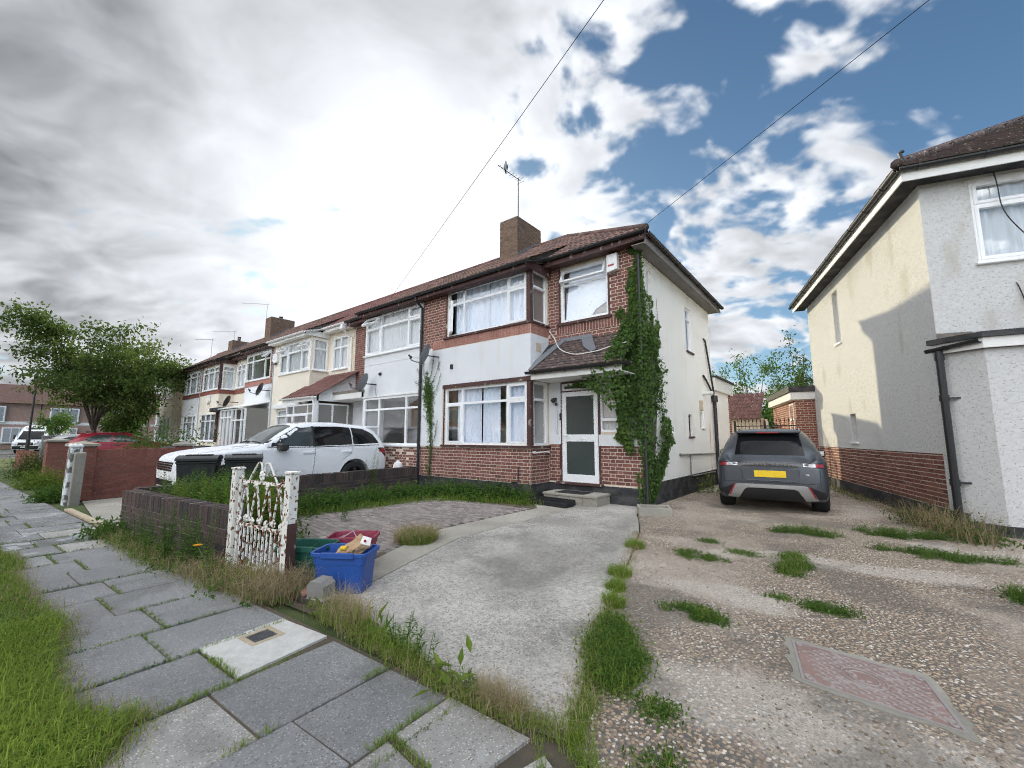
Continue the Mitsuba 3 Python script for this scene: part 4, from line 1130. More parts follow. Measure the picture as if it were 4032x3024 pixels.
# block paving of the front garden, laid in courses
structure("garden_soil", flat(Polygon([(-3.5, 1.9), (-9.05, 1.45), (-9.8, 8.1), (-5.86, 8.1), (-5.9, 8.86), (-4.0, 8.86)]), -0.008), "soil")
BP = Polygon([(-4.36, 2.62), (-4.62, 3.24), (-4.91, 3.88), (-5.23, 4.75), (-5.25, 5.97), (-5.21, 7.3), (-8.75, 7.2), (-8.45, 3.6), (-8.3, 2.1), (-5.6, 2.0), (-4.4, 2.1)])
KP = structure("block_paving", flat(BP, -0.002), "soil")
bl = []
ang = math.radians(-8)
bu, bv = V3(math.cos(ang), math.sin(ang), 0), V3(-math.sin(ang), math.cos(ang), 0)
for r in range(-10, 90):
    for q in range(-60, 10):
        a0 = q * 0.205 + (0.1025 if r % 2 else 0)
        b0 = r * 0.104
        c = bu * (a0 + 0.1) + bv * (b0 + 0.05)
        if BP.buffer(-0.06).contains(Point(c[0], c[1])):
            dz = rng.normal(0, 0.002)
            bl.append((chamfer_box(V3(0, 0, dz), bu, bv, Z, (a0 + 0.003, a0 + 0.202), (b0 + 0.003, b0 + 0.101), (-0.04, 0.007), 0.004), (float(rng.random()), 0)))
add_pieces("block_paving", "paving_block", bl, "block", "far_paving_blocks")

GR = Polygon([(-1.20, 1.98), (-1.31, 2.31), (-1.50, 2.84), (-1.76, 3.56), (-2.0, 4.33), (-2.18, 5.0), (-2.40, 5.7), (-2.68, 6.56), (-3.03, 7.4), (-3.30, 8.0), (-3.44, 8.9), (-3.44, 40), (12, 40), (12, -1.0), (-0.4, -1.0), (-0.45, 1.2), (-0.62, 1.62), (-1.12, 1.9)])
structure("gravel_drive", flat(GR, 0.002), "gravel")
# loose pebbles of the worn aggregate
ico = trimesh.creation.icosphere(subdivisions=1)
iv, if_ = np.array(ico.vertices), np.array(ico.faces)
pv, pf, pu, n = [], [], [], 0
ok = GR.buffer(-0.05)
cnt = 0
for i in range(11000):
    rr = 1.6 + 6.0 * rng.random() ** 1.7
    th = rng.uniform(math.radians(42), math.radians(128))
    x, y = rr * math.cos(th) + 0.1, rr * math.sin(th) - 0.1
    if not ok.contains(Point(x, y)) or meshkit.noise(np.array([x * 1.1 + 3, y * 1.1, 0.5])) < 0.36 + 0.25 * rng.random():
        continue
    s = rng.uniform(0.0025, 0.0065) * (1 + 0.1 * rr)
    M = rotz(rng.uniform(0, 6.28)) @ np.diag([s * rng.uniform(0.9, 1.5), s, s * rng.uniform(0.35, 0.6)])
    v = iv * (1 + 0.14 * rng.normal(size=(len(iv), 1))) if cnt % 3 == 0 else iv
    pv.append(v @ M.T + [x, y, 0.003 + s * 0.12])
    pf.append(if_ + n)
    pu.append(np.full((len(iv), 2), [rng.random(), 0]))
    n += len(iv)
    cnt += 1
textured("pebble", lambda p, n, uv: mix(mix((0.13, 0.10, 0.07), (0.33, 0.265, 0.195), uv.x), (0.48, 0.44, 0.40), smoothstep(0.86, 0.97, uv.x)) * (0.75 + 0.5 * fbm(p.x * 90, p.y * 90, 0, 2)), 0.75)
k = add("pebbles", (np.vstack(pv), np.vstack(pf)), "pebble", uv=np.vstack(pu), smooth=True)
tag(k, "loose tan and brown pebbles of the worn gravel drive", kind="stuff")

# pale access cover in the pavement
AC = thing("access_cover", "small dark iron lid in a pale new concrete surround in the pavement", "access cover")
acp = [(-3.64, 1.115), (-3.03, 1.145), (-3.13, 1.76), (-3.70, 1.69)]
lid = [(-3.60, 1.335), (-3.385, 1.352), (-3.40, 1.585), (-3.63, 1.57)]
add("surround", slab(Polygon(acp).difference(Polygon(lid).buffer(0.001)), -0.05, 0.006), "pale_concrete", AC)
add("frame", slab(Polygon(lid).difference(Polygon(lid).buffer(-0.035)), -0.03, 0.0085), "sand_mortar", AC)
lp = Polygon(lid).buffer(-0.036)
add("lid", slab(lp, -0.03, 0.004), "cast_iron", AC)
lc = np.array(lp.centroid.coords[0])
e1 = (np.array(lid[1]) - lid[0]) / np.linalg.norm(np.array(lid[1]) - lid[0])
e2 = np.array([-e1[1], e1[0]])
rib = []
pt = lambda a, b: V3(*(lc + e1 * a + e2 * b), 0.005)  # noqa: E731
rib.append(tube([pt(0.062 * math.cos(t), 0.078 * math.sin(t)) for t in np.linspace(0, 2 * np.pi, 25)], 0.003, 5, cap=False))
for r in range(-3, 4):
    w = 0.062 * math.sqrt(max(0, 1 - (r * 0.021 / 0.08) ** 2))
    rib.append(tube([pt(-w, r * 0.021), pt(w, r * 0.021)], 0.0025, 5))
    for c in range(-2, 3):
        a = c * 0.026 + (0.013 if r % 2 else 0)
        if abs(a) < w - 0.008:
            rib.append(tube([pt(a, r * 0.021), pt(a, r * 0.021 + 0.021)], 0.0022, 5))
add("lid_pattern", cat(rib), "cast_iron", AC)
textured("pale_concrete", lambda p, n, uv: mix((0.46, 0.45, 0.42), (0.60, 0.59, 0.55), fbm(p.x * 14, p.y * 14, p.z * 9, 4)) * (0.86 + 0.2 * fbm(p.x * 70, p.y * 70, 0, 2)), 0.9)
textured("sand_mortar", lambda p, n, uv: mix((0.36, 0.29, 0.20), (0.46, 0.39, 0.28), fbm(p.x * 20, p.y * 20, p.z * 9, 3)), 0.9)
textured("cast_iron", lambda p, n, uv: mix((0.045, 0.047, 0.050), (0.10, 0.10, 0.105), fbm(p.x * 22, p.y * 22, p.z * 9, 4)), 0.55)
textured("rusty_plate", lambda p, n, uv: mix(mix((0.215, 0.140, 0.120), (0.30, 0.205, 0.180), fbm(p.x * 7, p.y * 7, 0, 4)), (0.36, 0.30, 0.28), smoothstep(0.55, 0.75, fbm(p.x * 30, p.y * 30, 5, 3))), 0.7)
plain("worn_steel", (0.33, 0.29, 0.275), 0.55, 0.2)

# manhole cover in the gravel drive
MH = thing("manhole_cover", "large rusty pink steel manhole cover with raised wavy treads in the gravel", "manhole cover")
c0, cu, cv = V3(-0.335, 3.265, 0), V3(0.655, -0.065, 0), V3(-0.10, 0.525, 0)
mp = lambda a, b: (c0 + cu * a + cv * b)  # noqa: E731
q4 = lambda a, b, c, d: Polygon([tuple(mp(x, y)[:2]) for x, y in ((a, b), (c, b), (c, d), (a, d))])  # noqa: E731
ragged = Polygon([tuple(mp(0.5 + 0.5 * sx * 1.18 + rng.normal(0, 0.015), 0.5 + 0.5 * sy * 1.24 + rng.normal(0, 0.02))[:2]) for sx, sy in [(math.copysign(min(1, abs(1.4 * math.cos(t))), math.cos(t)), math.copysign(min(1, abs(1.4 * math.sin(t))), math.sin(t))) for t in np.linspace(0, 2 * np.pi, 40)[:-1]]])
add("surround", slab(ragged.difference(q4(-0.03, -0.035, 1.03, 1.035)), -0.04, 0.010), "smooth_concrete", MH)
add("frame", slab(q4(-0.028, -0.033, 1.028, 1.033).difference(q4(0.0, 0.0, 1.0, 1.0)), -0.05, 0.012), "worn_steel", MH)
add("plate", slab(q4(0.003, 0.004, 0.997, 0.996), -0.04, 0.010), "rusty_plate", MH)
tread = []
for r in range(15):
    for c in range(8):
        a, b = 0.095 + 0.104 * c + (0.052 if r % 2 else 0), 0.075 + 0.0605 * r
        if a > 0.90 or ((a + 0.045 - 0.5) / 0.2) ** 2 + ((b - 0.5) / 0.23) ** 2 < 1 or ((a + 0.1 > 0.92 or a < 0.10) and (b < 0.12 or b > 0.88)):
            continue
        pts = [mp(a + 0.088 * t, b + 0.016 * math.sin(t * 2 * np.pi)) + Z * 0.0105 for t in np.linspace(0, 1, 9)]
        tread.append(tube(pts, np.interp(np.linspace(0, 1, 9), [0, 0.25, 0.75, 1], [0.0022, 0.0058, 0.0058, 0.0022]), 5))
for m in tread:
    add("tread", m, "worn_steel", MH)
for rr in (0.165, 0.11):
    add("ring", tube([mp(0.5 + rr * math.cos(t), 0.5 + rr * 1.25 * math.sin(t)) + Z * 0.011 for t in np.linspace(0, 2 * np.pi, 33)], 0.005, 6, cap=False), "worn_steel", MH)
for a, b in ((0.035, 0.06), (0.035, 0.94), (0.965, 0.06), (0.965, 0.94)):
    add("lug", tube([mp(a + 0.022 * math.cos(t), b + 0.03 * math.sin(t)) + Z * 0.013 for t in np.linspace(0, 2 * np.pi, 17)], 0.007, 6, cap=False), "worn_steel", MH)
# ------------------------------------------------------------------ vehicles
from scipy.interpolate import PchipInterpolator
from scipy.spatial import Delaunay
import manifold3d

for _n, _c, _m in (("paint_white", (0.74, 0.75, 0.77), 0.0), ("paint_grey", (0.085, 0.095, 0.11), 0.6), ("paint_red", (0.36, 0.018, 0.035), 0.15), ("paint_silver", (0.48, 0.49, 0.50), 0.5), ("paint_black", (0.012, 0.012, 0.014), 0.0)):
    plain(_n, _c, 0.32, _m, clearcoat=1.0, clearcoat_gloss=0.96)
plain("car_glass", (0.008, 0.009, 0.010), 0.03, 0.0, specular=0.35)
plain("car_glass_clear", (0.055, 0.065, 0.065), 0.03, 0.0, specular=0.6)
plain("lamp_red", (0.30, 0.012, 0.018), 0.12, 0.0, clearcoat=1.0)
plain("lamp_clear", (0.55, 0.56, 0.58), 0.1, 0.2, clearcoat=1.0)
plain("plate_yellow", (0.78, 0.52, 0.02), 0.4)
plain("plate_white", (0.75, 0.75, 0.73), 0.4)
plain("trim_grey", (0.36, 0.355, 0.345), 0.4, 0.4)


def loft(st, nx=64, ns=5):
    """Closed car body from stations (x, [(y, z) from the bottom centre to the roof centre])."""
    xs = np.array([s[0] for s in st], float)
    P = np.array([s[1] for s in st], float)
    m = P.shape[1]
    t = np.linspace(0, 1, nx)
    X_ = np.interp(t, np.linspace(0, 1, len(xs)), xs) * 0.5 + (xs[0] + (xs[-1] - xs[0]) * t) * 0.5
    Q = PchipInterpolator(xs, P.reshape(len(xs), -1))(X_).reshape(nx, m, 2)
    k = np.linspace(0, m - 1, (m - 1) * ns + 1)
    Q = PchipInterpolator(np.arange(m), Q.transpose(1, 0, 2))(k).transpose(1, 0, 2)
    n = Q.shape[1]
    half = np.concatenate([np.broadcast_to(X_[:, None, None], (nx, n, 1)), Q], -1)
    other = half[:, -2:0:-1] * [1, -1, 1]
    ring = np.concatenate([half, other], 1)
    r = ring.shape[1]
    v = ring.reshape(-1, 3)
    i, j = np.meshgrid(np.arange(nx - 1), np.arange(r), indexing="ij")
    q = np.stack([i * r + j, i * r + (j + 1) % r, (i + 1) * r + (j + 1) % r, (i + 1) * r + j], -1).reshape(-1, 4)
    f = np.vstack([q[:, [0, 1, 2]], q[:, [0, 2, 3]]])
    a, b = len(v), len(v) + 1
    v = np.vstack([v, ring[0].mean(0), ring[-1].mean(0)])
    j = np.arange(r)
    f = np.vstack([f, np.stack([(j + 1) % r, j, j * 0 + a], 1), np.stack([(nx - 1) * r + j, (nx - 1) * r + (j + 1) % r, j * 0 + b], 1)])
    tm = trimesh.Trimesh(v, f, process=False)
    if tm.volume < 0:
        f = f[:, ::-1]
    return v, f


class Car:
    def __init__(self, key, body, pos, deg, s=1.0, z=0.0):
        self.key, self.body = key, body
        a = math.radians(deg)
        self.R = rotz(a) * 1.0
        self.t, self.s = V3(pos[0], pos[1], z), s

    def put(self, m):
        return xform(m, self.R, self.t, self.s)

    def add(self, name, m, mat, parent=None, smooth=35, **k):
        return add(name, self.put(m), mat, parent or self.key, smooth, **k)

    def hit(self, p, axis, sign):
        """Where the line through p (two coordinates) along the axis meets the body from the side of sign."""
        v, f = self.body
        o = [i for i in range(3) if i != axis]
        A, B, C = (v[f[:, i]] for i in range(3))
        a, b, c = A[:, o], B[:, o], C[:, o]
        den = (b[:, 0] - a[:, 0]) * (c[:, 1] - a[:, 1]) - (c[:, 0] - a[:, 0]) * (b[:, 1] - a[:, 1])
        good = np.abs(den) > 1e-12
        A, B, C, a, b, c, den = (q[good] for q in (A, B, C, a, b, c, den))
        out = np.full(len(p), np.nan)
        for i, q in enumerate(np.asarray(p, float)):
            w1 = ((q[0] - a[:, 0]) * (c[:, 1] - a[:, 1]) - (c[:, 0] - a[:, 0]) * (q[1] - a[:, 1])) / den
            w2 = ((b[:, 0] - a[:, 0]) * (q[1] - a[:, 1]) - (q[0] - a[:, 0]) * (b[:, 1] - a[:, 1])) / den
            ok = (w1 > -1e-6) & (w2 > -1e-6) & (w1 + w2 < 1 + 1e-6)
            if ok.any():
                d = A[ok, axis] + w1[ok] * (B[ok, axis] - A[ok, axis]) + w2[ok] * (C[ok, axis] - A[ok, axis])
                out[i] = d.max() if sign > 0 else d.min()
        return out

    def decal(self, poly, axis, sign, off=0.004, step=0.09, depth=0.03):
        """A panel that follows the body: the polygon in the plane across the axis, pushed onto the surface, with an edge of its own."""
        if not isinstance(poly, Polygon):
            poly = Polygon(poly)
        ring = np.array(poly.segmentize(step).exterior.coords)[:-1]
        x0, y0, x1, y1 = poly.bounds
        gx, gy = np.meshgrid(np.arange(x0, x1, step), np.arange(y0, y1, step))
        g = np.column_stack([gx.ravel(), gy.ravel()])
        g = g[contains_xy(poly.buffer(-step * 0.4), g[:, 0], g[:, 1])] if len(g) else g.reshape(0, 2)
        p = np.vstack([ring, g])
        tri = Delaunay(p).simplices
        cen = p[tri].mean(1)
        tri = tri[contains_xy(poly, cen[:, 0], cen[:, 1])]
        d = self.hit(p, axis, sign)
        bad = np.isnan(d)
        if bad.all():
            return np.zeros((3, 3)), np.array([[0, 1, 2]])
        if bad.any():
            good = np.where(~bad)[0]
            for i in np.where(bad)[0]:
                d[i] = d[good[np.argmin(((p[good] - p[i]) ** 2).sum(1))]]
        o = [i for i in range(3) if i != axis]
        top, bot = np.zeros((len(p), 3)), np.zeros((len(ring), 3))
        top[:, o] = p
        top[:, axis] = d + sign * off
        bot[:, o] = ring
        bot[:, axis] = d[: len(ring)] - sign * depth
        n, k = len(p), len(ring)
        i = np.arange(k)
        sk = np.vstack([np.stack([i, (i + 1) % k, n + i], 1), np.stack([(i + 1) % k, n + (i + 1) % k, n + i], 1)])
        m = trimesh.Trimesh(np.vstack([top, bot]), np.vstack([tri, sk]), process=False)
        return np.array(m.vertices), np.array(m.faces)

    def cut(self, centres, r, w=0.42):
        """Wheel arches."""
        v, f = self.body
        M = manifold3d.Manifold(manifold3d.Mesh(np.asarray(v, np.float32), np.asarray(f, np.uint32)))
        for x, z, half in centres:
            for s in (-1, 1):
                c = manifold3d.Manifold.cylinder(w, r, r, 40).rotate((90, 0, 0)).translate((x, s * half + w / 2, z))
                M = M - c
        m = M.to_mesh()
        return np.array(m.vert_properties[:, :3], float), np.array(m.tri_verts)

    def line(self, pts, axis, sign, w=0.005, mat="rubber", name="panel_gap", off=0.0):
        """A shut line lying in the surface."""
        p = np.array(LineString(pts).segmentize(0.08).coords)
        d = self.hit(p, axis, sign)
        k = ~np.isnan(d)
        o = [i for i in range(3) if i != axis]
        q = np.zeros((k.sum(), 3))
        q[:, o] = p[k]
        q[:, axis] = d[k] + sign * off
        if len(q) > 1:
            self.add(name, tube(q, w, 5), mat, smooth=True)

    def wheel(self, x, y, z, r, w=0.24, rim="metal_grey", spokes=5):
        s = 1 if y > 0 else -1
        k = numbered(self.key + "__wheel")
        tyre = lathe([(r * 0.66, -w / 2), (r * 0.93, -w / 2), (r, -w * 0.36), (r, w * 0.36), (r * 0.93, w / 2), (r * 0.66, w / 2), (r * 0.66, -w / 2)], 36, Y, (x, y, z))
        add("tyre", self.put(tyre), "rubber", k, 30)
        o = y + s * w * 0.42
        rm = [lathe([(r * 0.665, -w * 0.3), (r * 0.70, w * 0.42 * s), (r * 0.62, w * 0.42 * s), (r * 0.60, 0.0)], 32, Y, (x, y, z)), lathe([(0.0, 0.02 * s), (0.06, 0.02 * s), (0.07, -0.01 * s)], 16, Y, (x, o, z))]
        for i in range(spokes):
            for dlt in (-0.13, 0.13):
                a = i * 2 * np.pi / spokes + 0.3
                rm.append(tube([(x + 0.05 * math.cos(a), o, z + 0.05 * math.sin(a)), (x + r * 0.64 * math.cos(a + dlt), o, z + r * 0.64 * math.sin(a + dlt))], 0.017, 6))
        add("rim", self.put(cat(rm)), rim, k, 30)
        add("brake_disc", self.put(lathe([(0.0, 0), (r * 0.6, 0), (r * 0.6, 0.02), (0.0, 0.02)], 24, Y, (x, y - s * 0.02, z))), "dark_metal", k)


def section(w, zb, zm, zs, zbelt, wr, zr, wm=None, wb=None):
    wm = w if wm is None else wm
    wb = 0.94 * w if wb is None else wb
    return [(0, zb), (0.55 * w, zb), (0.90 * w, zb + 0.02), (0.985 * w, zb + 0.14), (wm, zm), (0.975 * w, zs), (wb, zbelt), (0.5 * (wb + wr) + 0.025, 0.5 * (zbelt + zr) + 0.03), (wr, zr - 0.055), (0.6 * wr, zr - 0.008), (0, zr)]


def hood(w, zb, zm, zs, zh):
    return [(0, zb), (0.55 * w, zb), (0.90 * w, zb + 0.02), (0.985 * w, zb + 0.14), (w, zm), (0.975 * w, zs), (0.93 * w, zs + 0.35 * (zh - zs)), (0.84 * w, zs + 0.75 * (zh - zs)), (0.70 * w, zs + 0.96 * (zh - zs)), (0.4 * w, zh), (0, zh + 0.008)]


# ---- white sport utility vehicle, nose to the street
SV = thing("white_suv", "large white sport utility vehicle with black glass parked nose out beside the low wall", "car")
st = [(0.0, hood(0.62, 0.42, 0.60, 0.74, 0.86)), (0.05, hood(0.80, 0.30, 0.60, 0.80, 0.95)), (0.22, hood(0.92, 0.26, 0.62, 0.90, 1.03)), (0.6, hood(0.975, 0.25, 0.68, 1.00, 1.10)), (1.1, hood(0.99, 0.25, 0.70, 1.06, 1.16)), (1.46, hood(0.985, 0.25, 0.70, 1.08, 1.20)),
      (1.62, section(0.985, 0.25, 0.70, 1.09, 1.13, 0.80, 1.27)), (1.95, section(0.98, 0.25, 0.70, 1.10, 1.14, 0.70, 1.50)), (2.30, section(0.98, 0.25, 0.70, 1.11, 1.15, 0.66, 1.69)), (2.65, section(0.98, 0.25, 0.70, 1.12, 1.16, 0.655, 1.765)), (3.3, section(0.98, 0.25, 0.70, 1.13, 1.17, 0.65, 1.775)),
      (3.9, section(0.985, 0.27, 0.72, 1.14, 1.18, 0.63, 1.735)), (4.35, section(0.97, 0.30, 0.74, 1.14, 1.18, 0.60, 1.68)), (4.55, section(0.945, 0.32, 0.76, 1.13, 1.17, 0.575, 1.60)), (4.70, section(0.91, 0.36, 0.78, 1.08, 1.13, 0.60, 1.36)), (4.80, section(0.86, 0.42, 0.78, 1.0, 1.04, 0.62, 1.12)), (4.85, section(0.76, 0.50, 0.76, 0.92, 0.95, 0.55, 1.0))]
body = loft(st, 72, 5)
c = Car(SV, body, (-11.85, 2.67), 89.5, 1.046, 0.02)
c.add("body", c.cut([(0.87, 0.39, 0.86), (3.79, 0.39, 0.86)], 0.425), "paint_white")
for s in (-1, 1):
    c.add("window", c.decal([(1.86, 1.165), (2.02, 1.30), (2.44, 1.60), (2.68, 1.635), (2.68, 1.155)], 1, s), "car_glass_clear", label="clear front door window")
    c.add("window", c.decal([(2.72, 1.155), (2.72, 1.64), (3.35, 1.65), (3.72, 1.63), (3.72, 1.185)], 1, s), "car_glass", label="dark tinted rear door window")
    c.add("window", c.decal([(3.75, 1.185), (3.75, 1.63), (4.12, 1.60), (4.38, 1.47), (4.56, 1.22)], 1, s), "car_glass", label="dark tinted rear quarter window")
    c.add("pillar_trim", c.decal([(1.62, 1.15), (1.86, 1.165), (2.02, 1.30), (2.44, 1.60), (2.38, 1.655), (1.95, 1.40), (1.55, 1.20)], 1, s), "black_plastic")
    c.add("pillar_trim", c.decal([(2.675, 1.15), (2.675, 1.645), (2.725, 1.65), (2.725, 1.15)], 1, s, 0.0055), "black_plastic")
    c.line([(1.62, 1.13), (2.7, 1.135), (4.55, 1.165)], 1, s, 0.012, "black_plastic", "waist_trim", 0.002)
    c.line([(1.52, 1.10), (1.50, 0.85), (1.56, 0.45)], 1, s)
    c.line([(2.71, 1.12), (2.70, 0.8), (2.66, 0.42)], 1, s)
    c.line([(3.72, 1.14), (3.66, 0.95), (3.42, 0.80)], 1, s)
    c.line([(1.0, 1.0), (1.5, 1.02), (2.7, 1.035), (4.3, 1.06)], 1, s, 0.003, "paint_white", "swage_line", 0.001)
    c.add("vent", c.decal([(1.05, 0.93), (1.30, 0.93), (1.42, 0.72), (1.28, 0.72)], 1, s, 0.008), "black_plastic")
    for zz in (0.84, 0.89, 0.94):
        c.line([(1.24, zz), (1.49, zz + 0.01)], 1, s, 0.007, "chrome", "vent_bar", 0.006)
    for x0 in (2.42, 3.42):
        c.add("handle", c.decal([(x0, 0.985), (x0 + 0.24, 0.99), (x0 + 0.24, 1.03), (x0, 1.025)], 1, s, 0.03), "paint_white")
    c.add("rear_lamp", c.decal([(4.50, 1.00), (4.66, 1.08), (4.80, 1.06), (4.83, 0.90), (4.78, 0.86), (4.72, 0.93)], 1, s, 0.006, 0.05), "lamp_red")
    c.add("lamp_surround", c.decal([(4.46, 1.09), (4.79, 1.10), (4.83, 0.96), (4.82, 0.84), (4.72, 0.86), (4.60, 0.98)], 1, s, 0.003, 0.05), "black_plastic")
    c.add("headlamp", c.decal([(0.10, 0.84), (0.16, 0.92), (0.52, 0.98), (0.58, 0.93), (0.30, 0.80)], 1, s, 0.006, 0.06), "lamp_clear")
    mir = numbered(SV + "__mirror")
    add("housing", c.put(chamfer_box(V3(1.90, s * 1.06, 1.14), X, Y, Z, (-0.10, 0.09), (-0.13, 0.11), (-0.085, 0.095), 0.04)), "paint_black", mir, 30)
    add("stalk", c.put(seg(V3(1.92, s * 0.90, 1.10), V3(1.92, s * 1.0, 1.10), 0.035)), "black_plastic", mir)
    add("glass", c.put(obox(V3(1.992, s * 1.06, 1.145), X, Y, Z, (0, 0.003), (-0.10, 0.085), (-0.06, 0.065))), "chrome", mir)
    for x0 in (0.87, 3.79):
        c.wheel(x0, s * 0.845, 0.375, 0.375, 0.27, "dark_metal")
c.add("windscreen", c.decal([(1.55, -0.70), (1.50, 0.0), (1.55, 0.70), (2.24, 0.60), (2.30, 0.0), (2.24, -0.60)], 2, 1, 0.005, 0.1), "car_glass_clear")
c.add("sunroof", c.decal([(2.42, -0.50), (2.42, 0.50), (3.9, 0.48), (3.9, -0.48)], 2, 1, 0.004, 0.12), "car_glass")
c.add("rear_window", c.decal([(-0.56, 1.20), (0.56, 1.20), (0.50, 1.52), (-0.50, 1.52)], 0, 1, 0.005), "car_glass")
c.add("spoiler", c.put and chamfer_box(V3(4.62, 0, 1.665), X, Y, Z, (-0.34, 0.10), (-0.60, 0.60), (-0.04, 0.02), 0.018), "paint_white")
c.add("grille", c.decal([(-0.52, 0.68), (0.52, 0.68), (0.58, 0.86), (-0.58, 0.86)], 0, -1, 0.012, 0.05), "black_plastic")
for zz in (0.72, 0.77, 0.82):
    c.line([(-0.55, zz), (0.55, zz)], 0, -1, 0.012, "chrome", "grille_bar", 0.012)
c.add("lower_grille", c.decal([(-0.66, 0.36), (0.66, 0.36), (0.60, 0.50), (-0.60, 0.50)], 0, -1, 0.010, 0.05), "black_plastic")
c.add("number_plate", c.decal([(-0.26, 0.54), (0.26, 0.54), (0.26, 0.65), (-0.26, 0.65)], 0, -1, 0.018, 0.03), "plate_white")
for s in (-1, 1):
    c.add("bonnet_vent", c.decal([(1.02, s * 0.52), (1.34, s * 0.56), (1.34, s * 0.66), (1.02, s * 0.62)], 2, 1, 0.004, 0.02), "black_plastic")
    c.line([(0.35, s * 0.80), (1.0, s * 0.84), (1.48, s * 0.82)], 2, 1, 0.004)
    c.line([(1.60, s * 0.08), (1.58, s * 0.62)], 2, 1, 0.010, "rubber", "wiper", 0.015)

# ---- dark grey sport utility vehicle seen from behind
GV = thing("grey_suv", "dark grey sport utility vehicle seen from behind between the two houses, with yellow plate", "car")
f0 = lambda x, q: (x, q)  # noqa: E731
st = [(0.0, section(0.74, 0.50, 0.70, 0.86, 0.92, 0.60, 0.985)), (0.05, section(0.86, 0.34, 0.64, 0.90, 0.97, 0.64, 1.03)), (0.16, section(0.925, 0.25, 0.66, 0.97, 1.03, 0.66, 1.10)), (0.32, section(0.95, 0.24, 0.68, 1.01, 1.07, 0.64, 1.27)), (0.62, section(0.96, 0.24, 0.70, 1.03, 1.09, 0.60, 1.52)), (0.80, section(0.965, 0.24, 0.70, 1.03, 1.09, 0.60, 1.60)),
      (1.3, section(0.965, 0.24, 0.70, 1.02, 1.08, 0.62, 1.655)), (1.9, section(0.96, 0.23, 0.70, 1.01, 1.07, 0.63, 1.665)), (2.5, section(0.955, 0.23, 0.70, 1.0, 1.05, 0.64, 1.62)), (2.9, section(0.955, 0.23, 0.70, 0.99, 1.03, 0.70, 1.42)), (3.3, section(0.955, 0.23, 0.70, 0.98, 1.01, 0.82, 1.14)), (3.5, hood(0.95, 0.23, 0.68, 0.95, 1.05)), (4.2, hood(0.92, 0.23, 0.65, 0.86, 0.97)), (4.65, hood(0.82, 0.26, 0.58, 0.76, 0.86)), (4.8, hood(0.62, 0.36, 0.55, 0.68, 0.76))]
body = loft(st, 72, 5)
c = Car(GV, body, (-1.31, 9.68), 97.2, 1.0, 0.0)
c.add("body", c.cut([(0.90, 0.38, 0.84), (3.77, 0.38, 0.84)], 0.415), "paint_grey")
rear = lambda pts, off=0.005, depth=0.05, step=0.07: c.decal(pts, 0, -1, off, step, depth)  # noqa: E731
c.add("rear_window", rear([(-0.60, 1.12), (0.60, 1.12), (0.545, 1.50), (0.30, 1.535), (-0.30, 1.535), (-0.545, 1.50)]), "car_glass")
c.add("spoiler", chamfer_box(V3(0.70, 0, 1.585), X, Y, Z, (-0.22, 0.30), (-0.575, 0.575), (-0.035, 0.012), 0.016), "paint_grey")
c.add("high_brake_lamp", obox(V3(0.475, 0, 1.565), X, Y, Z, (-0.004, 0.01), (-0.2, 0.2), (-0.012, 0.006)), "lamp_red")
c.add("trim_band", rear([(-0.90, 0.885), (-0.52, 0.90), (0.52, 0.90), (0.90, 0.885), (0.90, 0.985), (0.55, 0.995), (-0.55, 0.995), (-0.90, 0.985)], 0.007), "paint_black")
for s in (-1, 1):
    c.add("rear_lamp", rear([(s * 0.58, 0.915), (s * 0.86, 0.905), (s * 0.86, 0.965), (s * 0.58, 0.975)], 0.013, 0.03), "lamp_red")
    c.add("rear_lamp_lens", rear([(s * 0.545, 0.915), (s * 0.74, 0.912), (s * 0.74, 0.968), (s * 0.545, 0.975)], 0.0165, 0.03), "lamp_clear")
    c.add("reflector", rear([(s * 0.70, 0.335), (s * 0.725, 0.335), (s * 0.635, 0.535), (s * 0.60, 0.545)], 0.034, 0.08), "lamp_red")
    c.add("window", c.decal([(0.86, 1.10), (0.95, 1.42), (1.35, 1.50), (2.3, 1.50), (2.9, 1.20), (3.0, 1.06)], 1, s), "car_glass")
    c.wheel(0.90, s * 0.825, 0.365, 0.365, 0.27, "metal_grey")
    c.wheel(3.77, s * 0.825, 0.365, 0.365, 0.27, "metal_grey")
    mir = numbered(GV + "__mirror")
    add("housing", c.put(chamfer_box(V3(2.95, s * 1.03, 1.08), X, Y, Z, (-0.06, 0.10), (-0.12, 0.10), (-0.07, 0.08), 0.035)), "paint_black", mir, 30)
    add("glass", c.put(obox(V3(2.888, s * 1.03, 1.085), X, Y, Z, (-0.003, 0.0), (-0.09, 0.08), (-0.05, 0.055))), "chrome", mir)
    c.add("roof_rail", tube([(0.95, s * 0.57, 1.60), (1.1, s * 0.575, 1.655), (1.9, s * 0.58, 1.675), (2.4, s * 0.59, 1.635)], 0.014, 6), "trim_grey")
    c.line([(s * 0.80, 0.56), (s * 0.80, 0.86)], 0, -1)
c.add("lower_bumper", rear([(-0.86, 0.26), (0.86, 0.26), (0.90, 0.42), (0.60, 0.56), (-0.60, 0.56), (-0.90, 0.42)], 0.010, 0.08), "black_plastic")
sk = Polygon([(-0.76, 0.29), (-0.62, 0.54), (-0.55, 0.56), (0.55, 0.56), (0.62, 0.54), (0.76, 0.29), (0.56, 0.27), (0.44, 0.46), (0.38, 0.49), (-0.38, 0.49), (-0.44, 0.46), (-0.56, 0.27)])
c.add("diffuser", rear(sk, 0.026, 0.06, 0.05), "trim_grey")
c.add("plate_recess", rear([(-0.46, 0.665), (-0.40, 0.63), (0.40, 0.63), (0.46, 0.665), (0.49, 0.86), (-0.49, 0.86)], 0.003), "paint_grey")
